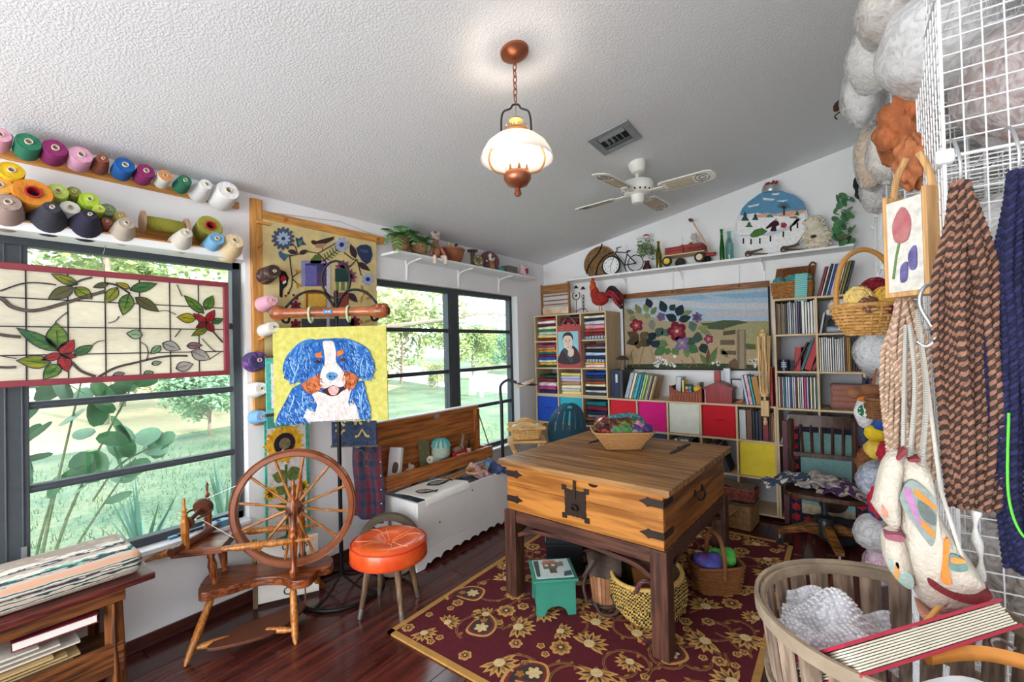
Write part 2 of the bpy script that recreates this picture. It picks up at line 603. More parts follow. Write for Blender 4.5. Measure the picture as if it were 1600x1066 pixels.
# outdoors
_T=NT('lawn_grass')
_n1=_T.n('ShaderNodeTexNoise',{'Vector':_T.co(),'Scale':1.1,'Detail':6.})
_n2=_T.n('ShaderNodeTexNoise',{'Vector':_T.co(),'Scale':30.,'Detail':3.})
_ma=_T.n('ShaderNodeMath',{0:_n1 .outputs[0],1:_n2 .outputs[0]},operation='ADD')
_mb=_T.n('ShaderNodeMath',{0:_ma.outputs[0],1:.5},operation='MULTIPLY')
_T.base(_T.ramp(_mb.outputs[0],[(.38,hx('#4d6650')),(.5,hx('#687f62')),(.62,hx('#8a8c6c'))]))
_T.bump(_n2 .outputs[0],.5,.05)
_T.b.inputs['Roughness'].default_value=.95
b=B().box(-70,-.15,-40,70,-.35,-.25)
b.obj('lawn',_T.m,kind='structure')
B().prism([(-60,-30),(-9.2,-30),(-8.6,2),(-9.4,6),(-11,9.5),(-14,14),(-60,30)],-.25,-.24).obj('ground',mat('#c9b095',.95,.25,1.6,.5,30.,col2='#9fa578'),kind='structure')
b=B().prism([(-60,33),(-9,13.5),(-4,14),(-4,17),(-14,22),(-60,45)],-.25,-.235)
b.obj('road',mat('#d6d4d2',.9,.06,3.),kind='structure')
# grass blades near the windows
b=B()
for i in range(9000):
 x=-.3-random.random()**1.3*7
 y=-1+random.random()*9
 h=random.uniform(.03,.09)
 a=random.random()*pi
 w=.006
 lx,ly=random.uniform(-.03,.03),random.uniform(-.03,.03)
 b.add([(x-w*cos(a),y-w*sin(a),-.25),(x+w*cos(a),y+w*sin(a),-.25),(x+lx,y+ly,-.25+h)],[(0,1,2)])
b.obj('grass',mat('#6c8a60',.9,.25,2.),label='short tufts of grass on the lawn outside',cat='grass',kind='stuff')
def leafcloud(seed,n,rad3,size,aspect=.5):
 R=random.Random(seed)
 b=B()
 cl=[(R.uniform(-.7,.7),R.uniform(-.7,.7),R.uniform(-.55,.75),R.uniform(.28,.5))for _ in range(14)]
 for i in range(n):
  c=cl[R.randrange(len(cl))]
  th,ph=R.random()*2*pi,math.acos(R.uniform(-1,1))
  rr=c[3]*R.uniform(.6,1.05)
  p=Vector((c[0]+rr*sin(ph)*cos(th),c[1]+rr*sin(ph)*sin(th),c[2]+rr*cos(ph)))
  p=Vector((p.x*rad3[0],p.y*rad3[1],p.z*rad3[2]+rad3[2]))
  d=Vector((R.gauss(0,1),R.gauss(0,1),R.gauss(0,.7))).normalized()
  e=d.cross(Vector((R.gauss(0,1),R.gauss(0,1),R.gauss(0,1)))).normalized()
  s=size*R.uniform(.6,1.3)
  b.add([p,p+d*s*.5+e*s*aspect*.5,p+d*s,p+d*s*.5-e*s*aspect*.5],[(0,1,2,3)])
 return b
def branches(seed,h,n,r):
 R=random.Random(seed)
 b=B()
 b.tube([(0,0,-.05),(.03*h,0,h*.3),(0,.04*h,h*.6)],[r,r*.8,r*.5],6)
 for i in range(n):
  a=R.random()*2*pi
  z=h*R.uniform(.15,.5)
  L=h*R.uniform(.3,.6)
  b.tube([(0,0,z),(cos(a)*L*.4,sin(a)*L*.4,z+L*.35),(cos(a)*L*.8,sin(a)*L*.8,z+L*.9)],[r*.45,r*.3,r*.12],5)
 return b
LM=[mat('#7d9a5b',.8,.3,1.2,col2='#b9c985'),mat('#9aa870',.8,.3,1.0,col2='#d6d3a2'),mat('#6f9a78',.8,.25,1.2,col2='#a6c79d')]
M_BARK=mat('#8a7d6d',.9,.2,8.)
CM=[leafcloud(i,5200,(1,1,1),.11).mesh('foliage')for i in range(3)]
for i in range(3):
 CM[i].materials.append(LM[i])
BRM=branches(5,1.6,9,.035).mesh('branch')
LBL=('sunlit green shrub growing across the lawn','pale yellowish scrubby bush beyond the lawn','bluish green dense bush beyond the lawn')
R_=random.Random(11)
spots=[(-13.2,11.2,2.3,1),(-16,15.6,2.7,0),(-12.6,5.6,2.0,1),(-14.5,-2.2,2.2,1),(-17.5,4.5,2.9,0),(-10.8,8.6,1.0,2),(-11.3,13.7,.6,1)]
for y in(-2.5,.2,2.6,4.6,6.2,8.4,10.5,13,16):
 spots.append((-14+R_.uniform(-1.5,1.5)-.15*y,y,R_.uniform(1.3,2.0),R_.randrange(3)))
for y in(-5,0,5,9.5,14.5,19):
 spots.append((-20+R_.uniform(-1,1),y,R_.uniform(2.4,3.4),R_.randrange(3)))
spots+=[(-12,9.2,1.2,2),(-11.4,11.3,1.15,0),(-10.5,13.6,.55,1),(-15.5,20.8,1.6,0),(-17,24.5,1.7,2),(-13.2,15.3,1.75,1),(-15,17.2,2.3,0),(-22,31,1.6,2),(-19,30.5,1.5,0),(-12.0,7.0,2.3,1),(-13.2,4.9,1.5,0),(-8.2,3.9,1.0,2)]
_kept=[]
for(x,y,s,k)in spots:
 if any((x-a)**2+(y-c)**2<(.95*(s+d))**2 for a,c,d in _kept):
  continue
 _kept.append((x,y,s))
 t=thing('bush',LBL[k],'bush',(x,y,-.25),R_.random()*6,'bushes and shrubs across the lawn',scl=s)
 mobj('foliage',CM[k],LM[k],t)
 mobj('branch',BRM,M_BARK,t)
# the taller tree whose crown shows through the top pane beside the spools
t=thing('tree','tall leafy tree standing beyond the shrubs outside','tree',(-12.5,3.0,-.25),1.,scl=1.25)
mobj('foliage',CM[0],LM[0],t,loc=(0,0,2.6),scl=(2.2,2.0,1.5))
B().tube([(0,0,-.1),(.1,.1,2),(0,.2,4.2)],[.11,.09,.05],8).obj('trunk',M_BARK,t,60)
# bare overhanging branch seen through the second window
t=thing('tree','bare tree with a long thin overhanging branch outside','tree',(-4.6,6.3,-.25))
b=B().tube([(-1.5,-1.2,-.1),(-1.4,-1.0,1.5),(-1.0,-.3,2.2),(.6,1.0,2.43),(.6,1.7,2.55),(.5,2.6,2.62),(.7,3.5,2.5)],[.12,.1,.07,.035,.028,.02,.01],6)
b.obj('trunk',M_BARK,t,60)
b=B()
for i in range(26):
 y=R_.uniform(1.0,3.4)
 b.tube([(.6,y,2.55),(.6+R_.uniform(-.2,.2),y+R_.uniform(.1,.4),2.55+R_.uniform(-.2,.25)),(.6+R_.uniform(-.3,.3),y+R_.uniform(.3,.7),2.6+R_.uniform(-.3,.35))],[.012,.007,.003],4)
b.obj('branch',M_BARK,t)
# neighbour's house
t=thing('house','pale single-storey house with grey roof across the road','house',(-30,46,-.25))
B().box(-9,9,0,9,0,2.9).obj('wall',mat('#e6e2da',.8,.04),t)
B().prism([(-10.2,2.8),(10.2,2.8),(7,5.2),(-7,5.2)],-10,1.0,T=TY).obj('roof',mat('#b9bcc2',.8,.08),t)
for x in(-6,-1.5,4):
 B().box(x-.9,x+.9,-.06,.02,.9,2.2).obj('window_pane',mat('#8fa0ad',.2,.05),t)
# road-side box and posts
t=thing('utility_box','green utility box on the verge by the road','utility box',(-8.4,12.5,-.25))
B().box(-.22,.22,-.2,.2,0,.62).obj('cabinet',mat('#a9bf9c',.6,.05),t,bev=.02)
B().box(-.25,.25,-.23,.23,.62,.70).obj('lid',mat('#b7caa9',.6,.05),t,bev=.02)
t=thing('mailbox','white mailbox on a post by the road','mailbox',(-7.5,12.2,-.25))
B().box(-.05,.05,-.05,.05,0,.75).obj('post',M_WHITE,t)
B().box(-.1,.1,-.22,.22,.72,.92).obj('box',M_WHITE,t,bev=.03)
# yuccas close to the window
def yucca(loc,n,L,seed,label):
 R=random.Random(seed)
 t=thing('yucca',label,'plant',loc,0)
 b=B()
 for i in range(n):
  a=R.random()*2*pi
  el=R.uniform(.15,1.35)
  l=L*R.uniform(.7,1.1)
  d=Vector((cos(a)*cos(el),sin(a)*cos(el),sin(el)))
  s=Vector((-sin(a),cos(a),0))
  w=.016
  p1,p2=d*l*.5,d*l+Vector((0,0,-.12*l*cos(el)))
  b.add([s*w*.6,p1+s*w,p2,p1-s*w,-s*w*.6,p1-Vector((0,0,.008))],[(0,1,5),(1,2,5),(2,3,5),(3,4,5),(4,0,5)])
 b.obj('leaf',mat('#6f9a86',.6,.15,3.),t)
 B().lathe([(.05,-.05),(.06,.05),(.03,.12)],8).obj('stem',M_BARK,t)
 return t
yucca((-1.75,1.15,-.22),34,.75,1,'spiky yucca on the lawn, under the pane beside the spinning wheel')
yucca((-1.35,1.62,-.1),34,.8,2,'spiky yucca growing close by the window corner post')
# broad-leaved plant right outside the pane
t=thing('sea_grape','broad round-leaved green plant growing against the window outside','plant',(-.65,.35,-.25))
R=random.Random(4)
sb=B()
ends=[]
for i in range(7):
 z=R.uniform(1.05,1.7)
 y=R.uniform(-.15,.55)if i<5 else.5
 p=[(0,0,0),(R.uniform(-.1,.1),y*.4,z*.5),(R.uniform(-.15,.1),y,z)]
 sb.tube(bez(p,5),[.012-.0008*k for k in range(11)],5)
 for k in range(8):
  f=R.uniform(.82,1.06)
  ends.append((p[2][0]*f+R.uniform(-.08,.08),p[2][1]*f+R.uniform(-.14,.14),p[2][2]*f+R.uniform(-.08,.08)))
sb.tube(bez([(0,.3,.9),(0,.42,1.08),(0,.58,1.16)],5),.006,5)
for k in range(7):
 ends.append((R.uniform(-.05,.05),.40+R.uniform(0,.25),1.15+R.uniform(-.06,.08)))
sb.obj('stem',mat('#7b8a62',.8,.2),t,60)
lf=B()
pts=[(0,0)]+[(.055*sin(a)*(1.1-.1*a),.06-.06*cos(a))for a in[i*pi/5 for i in range(1,10)]]
lf.prism([(x,y)for x,y in pts],0,.001)
lme=lf.mesh('leaf')
for p in ends:
 s=R.uniform(1.0,1.7)
 mobj('leaf',lme,mat('#3f7a52',.45,.15,8.,col2='#6aa46c'),t,loc=p,rot=(R.uniform(.2,1.6),R.uniform(-.5,.5),R.uniform(0,6.3)),scl=(s,s,s))
# yarn on the window wall
M_CARD=mat('#d9cdb8',.8,.05)
M_DARK=mat('#2a2426',.8,.1)
M_PINE=mat('#d9994f',.45,.12,14.,kind='wood',ax=1)
M_PINEZ=mat('#d9994f',.45,.12,14.,kind='wood',ax=2)
GRP_UP='yarn cones on the upper peg rail'
GRP_LO='yarn cones heaped on the window head ledge'
def spool(col,face,r1,r0,L,label,group,tilt=14.,core=None,yaw=0.,kind='rings',col2=None,facecol=None,name='yarn_cone',hole=.32):
 """face=(x,y,z) centre of the open end; r1 face radius, r0 wall-end radius"""
 a=rad(90-tilt)
 R=Euler((0,a,rad(yaw))).to_matrix()
 base=Vector(face)-R@Vector((0,0,L))
 t=thing(name,label,'yarn',tuple(base),0,group,rot=(0,a,rad(yaw)))
 h=r1*hole
 m=mat(col,.85,.1,55. if kind=='rings' else 18.,.5,90.,kind=kind,col2=col2)
 prof=[(h,.004),(r0*.97,0),(r0,L*.08),(r0*.75+r1*.25,L*.4),(r1*1.03,L*.93),(r1*.96,L),(h,L-.002),(h,.004)]
 b=B().lathe(prof,22,cap=False)
 ms=[m]
 if facecol:
  b2=B().lathe([(h,L+.0005),(r1*.97,L+.0005),(r1*.97,L+.003),(h,L+.003),(h,L+.0005)],22,cap=False)
  b2 .obj('end_disc',mat(facecol,.7,.08),t,40)
 b.obj('yarn',ms,t,50)
 c=B().lathe([(h*1.02,.001),(h*1.02,L+.006),(h*.78,L+.006),(h*.78,L-.03),(0,L-.03)],14,cap=False)
 c.obj('core_tube',[mat(core,.6,.05)if core else M_CARD],t,40)
 B().lathe([(0,L-.028),(h*.78,L-.028)],12,cap=False).obj('bore',M_DARK,t)
 return t
UP=[((.234,2.430),.034,.036,.09,'#e0a3bb','pink yarn cone at the end of the upper peg rail beside a pale blue tube'),((.315,2.428),.041,.042,.09,'#2e7a5e','large dark green yarn cone on the upper peg rail'),((.396,2.430),.041,.043,.09,'#8c2b66','large plum yarn cone between the green and pink cones'),((.480,2.428),.041,.043,.09,'#dca0bd','pink yarn cone between the plum and rust brown cones'),((.556,2.436),.022,.036,.10,'#8d4f3d','rust brown tapered yarn cone on the upper rail'),((.637,2.430),.039,.041,.09,'#1d5ea9','bright blue yarn cone on the upper peg rail'),((.719,2.426),.036,.038,.09,'#8c2a64','smaller plum yarn cone between blue and orange ones'),((.797,2.424),.032,.034,.08,'#e6e2d8','cream yarn spool with an orange end disc'),((.885,2.426),.030,.037,.09,'#2d7558','small green yarn cone beside the white cones'),((.983,2.432),.030,.050,.13,'#eeeeee','slim white tapered yarn cone on the upper rail'),((1.094,2.428),.056,.068,.13,'#f3f3f2','big white yarn cone ending the upper rail')]
for(y,z),r1,r0,L,c,lb in UP:
 spool(c,(.145,y,z),r1,r0,L,lb,GRP_UP,facecol='#d8935a' if 'orange end' in lb else None)
spool('#9fb4cb',(.07,.262,2.463),.017,.015,.06,'pale blue empty tube standing behind pink and green cones',GRP_UP,tilt=40,hole=.6)
B().box(0,.02,-.6,1.20,2.372,2.412).obj('peg_rail',M_PINE,bev=.003,label='pine peg rail high on the window wall',cat='peg rail')
t=thing('window_ledge','white box ledge over the window carrying yarn cones','shelf',(0,.3,2.05))
B().box(0,.16,-1.0,.86,-.012,.026).obj('front_board',M_WHITE,t,bev=.004)
B().box(.004,.155,-1.0,.85,.0265,.034).obj('top_board',M_PINE,t)
B().box(0,.02,-1.0,.86,.034,.11).obj('peg_board',M_PINE,t)
LO=[(.17,.262,2.283,.040,.042,.08,'#e9bb22','bright yellow yarn cone over the amber balls'),(.17,.228,2.212,.042,.044,.09,'#d8a048','amber yarn cone half hidden by the big orange ball'),(.19,.322,2.202,.062,.060,.10,'#cf8429','big orange yarn ball with a red core'),(.15,.402,2.238,.036,.038,.08,'#c3d565','pale lime yarn ball behind the white cone'),(.13,.458,2.255,.025,.028,.08,'#8f913d','small olive yarn cone at the top of the heap'),(.16,.505,2.224,.035,.036,.08,'#b4d33e','vivid lime yarn ball with a dark hole'),(.19,.532,2.182,.020,.022,.06,'#bcd04a','tiny lime yarn cop under the vivid lime ball'),(.13,.575,2.200,.031,.036,.08,'#7f9b74','sage green yarn cone behind the tan cop'),(.17,.612,2.172,.022,.024,.07,'#b7a254','small tan yarn cop above the beige cone'),(.22,.247,2.135,.040,.064,.13,'#a58f87','taupe tapered yarn cone on the ledge'),(.23,.372,2.142,.028,.070,.13,'#3b3c46','charcoal grey tapered yarn cone on the ledge'),(.16,.440,2.172,.034,.045,.09,'#dfdfd6','white yarn cone wedged above the charcoal and navy cones'),(.23,.492,2.138,.026,.068,.13,'#2c293d','dark navy tapered yarn cone on the ledge'),(.18,.560,2.130,.020,.024,.06,'#8a4b3b','small rust yarn cop beside the navy cone'),(.22,.622,2.128,.032,.054,.12,'#bcb09f','beige yarn cone standing on the ledge'),(.23,.860,2.126,.028,.052,.13,'#d2cdbf','off white yarn cone in front of the wooden bobbin'),(.15,.998,2.205,.060,.058,.10,'#9d973a','large olive yarn ball with a red core'),(.23,1.00,2.122,.036,.042,.15,'#7eb6da','sky blue yarn cone lying under the olive ball'),(.22,1.092,2.128,.046,.070,.13,'#ead3a8','cream yellow yarn cone at the end of the ledge')]
for x,y,z,r1,r0,L,c,lb in LO:
 spool(c,(x,y,z),r1,r0,L,lb,GRP_LO,tilt=22 if r0>r1*1.3 else 16,core='#b3202a' if 'red core' in lb else None,hole=.42 if 'red core' in lb else.3)
t=thing('bobbin','long wooden weaving bobbin wound with olive yarn','bobbin',(.10,.805,2.176),rot=(rad(-90),0,0))
B().lathe([(.022,-.085),(.034,-.07),(.036,0),(.034,.07),(.022,.085)],18).obj('yarn',mat('#a7a53e',.85,.14,60.,.7,kind='rings'),t,50)
for s in(-1,1):
 B().lathe([(.004,s*.088),(.055,s*.088),(.055,s*.098),(.004,s*.098)],24).obj('flange',mat('#b08f74',.7,.1,30.),t,40)
# stained glass panel hanging in the window
def opal(name,c1,c2,clear=.12):
 T=NT(name)
 T.t.nodes.remove(T.b)
 nz=T.n('ShaderNodeTexNoise',{'Vector':T.co((1,4,18)),'Scale':3.,'Detail':4.,'Distortion':1.5})
 c=T.ramp(nz.outputs[0],[(.35,c1),(.65,c2)])
 tl=T.n('ShaderNodeBsdfTranslucent',{0:c})
 df=T.n('ShaderNodeBsdfDiffuse',{0:c})
 tr=T.n('ShaderNodeBsdfTransparent',{0:c})
 gl=T.n('ShaderNodeBsdfGlossy',{'Roughness':.08})
 m=T.n('ShaderNodeMixShader',{0:.45,1:tl.outputs[0],2:df.outputs[0]})
 m2=T.n('ShaderNodeMixShader',{0:clear,1:m.outputs[0],2:tr.outputs[0]})
 m3=T.n('ShaderNodeMixShader',{0:.05,1:m2 .outputs[0],2:gl.outputs[0]})
 T.t.links.new(m3 .outputs[0],T.t.nodes['Material Output'].inputs['Surface'])
 return T.m
OP={'bg':opal('opal_cream',hx('#f3e9d8'),hx('#fbf4e6')),'yg':opal('opal_yellow_green',hx('#c9c62f'),hx('#6f9a3c'),.2),'gb':opal('opal_olive',hx('#7f8f45'),hx('#8a7a63'),.2),'y':opal('opal_yellow',hx('#e6d22a'),hx('#b7b63a'),.2),'t':opal('opal_teal',hx('#2f8a5f'),hx('#7aa84a'),.2),'g':opal('opal_green',hx('#4f9a3f'),hx('#a5bd58'),.2),'r':opal('opal_red',hx('#cf2128'),hx('#e0474a'),.15),'r2':opal('opal_wine',hx('#9c1626'),hx('#c8252c'),.15),'p':opal('opal_mint',hx('#9cc79a'),hx('#c9e0c4')),'w':opal('opal_white',hx('#cfd6cc'),hx('#dcccd0')),'m':opal('opal_mauve',hx('#b58596'),hx('#d6bcc4'))}
M_LEAD=mat('#3a3838',.5,.1,metal=.4)
M_BRANCHG=opal('opal_brown',hx('#6e6055'),hx('#8f8272'),.05)
GL=[('yg',(480,1839),(393,1880),20),('gb',(464,1825),(381,1764),26),('yg',(470,1826),(530,1775),26),('gb',(589,1855),(533,1832),13),('yg',(623,1840),(575,1756),23),('y',(672,1840),(617,1862),14),('t',(672,1831),(783,1874),24),('g',(668,1812),(643,1702),29),('gb',(693,1796),(790,1727),26),('t',(414,1527),(284,1632),26),('g',(411,1535),(406,1659),37),('t',(465,1509),(531,1554),20),('yg',(388,1474),(283,1490),29),('g',(417,1469),(364,1402),26),('r',(420,1510),(465,1580),26),('r',(423,1514),(358,1488),17),('r',(426,1510),(443,1430),24),('r',(423,1510),(474,1500),14),('g',(996,1727),(903,1822),24),('g',(1005,1748),(1042,1832),26),('y',(956,1695),(868,1702),27),('t',(1036,1677),(1094,1700),17),('yg',(1013,1646),(934,1600),17),('r',(1009,1677),(944,1725),17),('r',(1009,1677),(1050,1750),21),('r2',(1009,1677),(956,1645),15),('r2',(1009,1677),(1044,1621),21),('p',(720,1603),(656,1612),24),('p',(795,1547),(753,1505),17),('w',(803,1561),(883,1526),26),('m',(912,1545),(985,1549),19),('w',(933,1515),(1024,1467),31),('w',(861,1425),(940,1445),27),('p',(756,1454),(798,1461),12),('p',(722,1400),(763,1411),16),('m',(602,1403),(647,1413),13)]
GB=[(20,[(40,1800),(150,1790),(238,1758),(269,1725),(314,1709),(361,1716),(419,1742),(479,1771),(579,1818)]),(5,[(238,1789),(301,1826),(351,1835),(408,1831)]),(9,[(452,1828),(492,1862),(531,1879)]),(10,[(579,1858),(623,1849),(672,1813)]),(12,[(549,1400),(613,1442),(697,1465),(779,1486),(850,1493),(915,1491)]),(14,[(458,1475),(489,1432),(539,1403)]),(7,[(1044,1621),(1089,1564)]),(16,[(120,1640),(237,1602),(297,1592)]),(12,[(120,1480),(236,1463),(283,1461)]),(3,[(588,1662),(615,1674),(629,1697)]),(3,[(782,1727),(821,1735),(865,1716)]),(3,[(531,1557),(550,1572),(573,1576)]),(3,[(403,1659),(418,1680),(445,1710)]),(3,[(237,1511),(283,1498)]),(3,[(713,1566),(735,1547),(742,1510),(734,1473)]),(3,[(884,1634),(859,1594)]),(3,[(871,1878),(894,1816)]),(3,[(985,1585),(1043,1518),(1089,1512)]),(3,[(1024,1472),(1075,1507)])]
sg=thing('stained_glass_panel','stained glass panel with red flowers and leaves hung in the window','stained glass',(.04,0,0))
ys=[-.085,.048,.181,.313,.446,.577,.710,.838,.971,1.094]
zs=[1.402,1.512,1.638,1.763,1.886]
for a,b_ in zip(ys,ys[1:]):
 for c,d in zip(zs,zs[1:]):
  B().box(-.002,.002,a+.001,b_-.001,c+.001,d-.001).obj('pane',OP['bg'],sg)
ld=B()
for y in ys[1:-1]:
 ld.box(-.004,.004,y-.0025,y+.0025,zs[0],zs[-1])
for z in zs[1:-1]:
 ld.box(-.004,.004,ys[0],ys[-1],z-.0025,z+.0025)
for k,p0,p1,w in GL:
 pts=leafpts((p0[0]/1000,p0[1]/1000),(p1[0]/1000,p1[1]/1000),w/1000)
 B().prism(pts,-.0045,.0045,T=TX).obj('glass_leaf' if k[0]!='r' else 'glass_petal',OP[k],sg)
 stroke(ld,pts+pts[:1],.0035,-.006,.006,T=TX)
 stroke(ld,[(p0[0]/1000,p0[1]/1000),((p0[0]*.3+p1[0]*.7)/1000,(p0[1]*.3+p1[1]*.7)/1000)],.002,-.006,.006,T=TX)
ld.obj('lead_came',M_LEAD,sg)
for w,pts in GB:
 q=bez([(x/1000,z/1000)for x,z in pts],4)
 b=B()
 if w>4:
  stroke(b,q,w*.00062,-.005,.005,T=TX)
  b.obj('glass_branch',M_BRANCHG,sg)
  b2=B()
  for s in(0,1):
   stroke(b2,ribbon(q,w*.00062)[s],.0025,-.006,.006,T=TX)
  b2 .obj('lead_line',M_LEAD,sg)
 else:
  stroke(b,q,.003,-.006,.006,T=TX)
  b.obj('lead_line',M_LEAD,sg)
M_REDF=mat('#8c3a45',.4,.1,12.)
fy0,fy1,fz0,fz1=-.115,1.122,1.374,1.914
b=B()
b.prism([(fy0,fz0),(fy1,fz0),(fy1-.028,fz0+.028),(fy0+.028,fz0+.028)],-.014,.014,T=TX)
b.prism([(fy0,fz1),(fy1,fz1),(fy1-.028,fz1-.028),(fy0+.028,fz1-.028)],-.014,.014,T=TX)
b.prism([(fy0,fz0),(fy0,fz1),(fy0+.028,fz1-.028),(fy0+.028,fz0+.028)],-.014,.014,T=TX)
b.prism([(fy1,fz0),(fy1,fz1),(fy1-.028,fz1-.028),(fy1-.028,fz0+.028)],-.014,.014,T=TX)
b.obj('frame',M_REDF,sg,bev=.004)
for y in(.575,.02):
 b=B().tube([(0,y,1.914),(0,y,1.945),(.0,y-.008,1.962),(.0,y-.012,1.985),(.004,y-.004,1.998),(.012,y,2.012),(.02,y,2.036)],.0022,5)
 b.obj('hanging_hook',mat('#55585c',.4,.05,metal=.8),sg)
# pine rug frame with the floral hooked rug
fr=thing('rug_frame','pine hanging frame holding the floral hooked rug','frame',(0,1.3,1.0))
B().box(0,.03,-.037,.031,.05,1.456).obj('post',M_PINEZ,fr,bev=.004)
B().box(.002,.03,.031,.965,1.335,1.392).obj('cross_bar',M_PINE,fr,bev=.004)
B().box(.0,.045,-.01,.07,1.30,1.318).obj('tenon_wedge',M_PINE,fr,bev=.003)
for y in(.17,.89):
 B().lathe([(.004,0),(.012,.002),(.012,.008),(.004,.012)],12,T=Matrix.Translation((.03,y,1.365-.001))@Matrix.Rotation(rad(90),4,'Y')).obj('peg',mat('#b5651d',.4,.1),fr,40)
for z in(.25,.42,.58,.78,.98,1.15):
 B().cyl((.03,-.003,z),(.10,-.003,z+.015),.006).obj('dowel',M_PINEZ,fr,40)
B().tube([(.012,.06,1.392),(.01,.58,1.44),(.012,.92,1.392)],.0012,4).obj('hanging_wire',mat('#8b8b88',.4,.05,metal=.6),fr)
HK={}
def hook(c):
 return mat('#'+c,.95,.12,60.,.6,260.,kind='knit')
def draw(shapes,T,parent,base=.0006,step=.0006,sw=.004):
 """raised hooked-wool shapes; every colour area is a piece of its own"""
 for s in shapes:
  if s[0]=='s':
   b=B()
   stroke(b,[(x/1000,z/1000)for x,z in s[3]],s[2]/1000,0,base+step*2.5,T=T)
   b.obj('wool_line',hook(s[1]),parent)
  else:
   B().prism([(x/1000,z/1000)for x,z in s[2]],0,base+step*s[1],T=T).obj('wool_shape',hook(s[0]),parent)
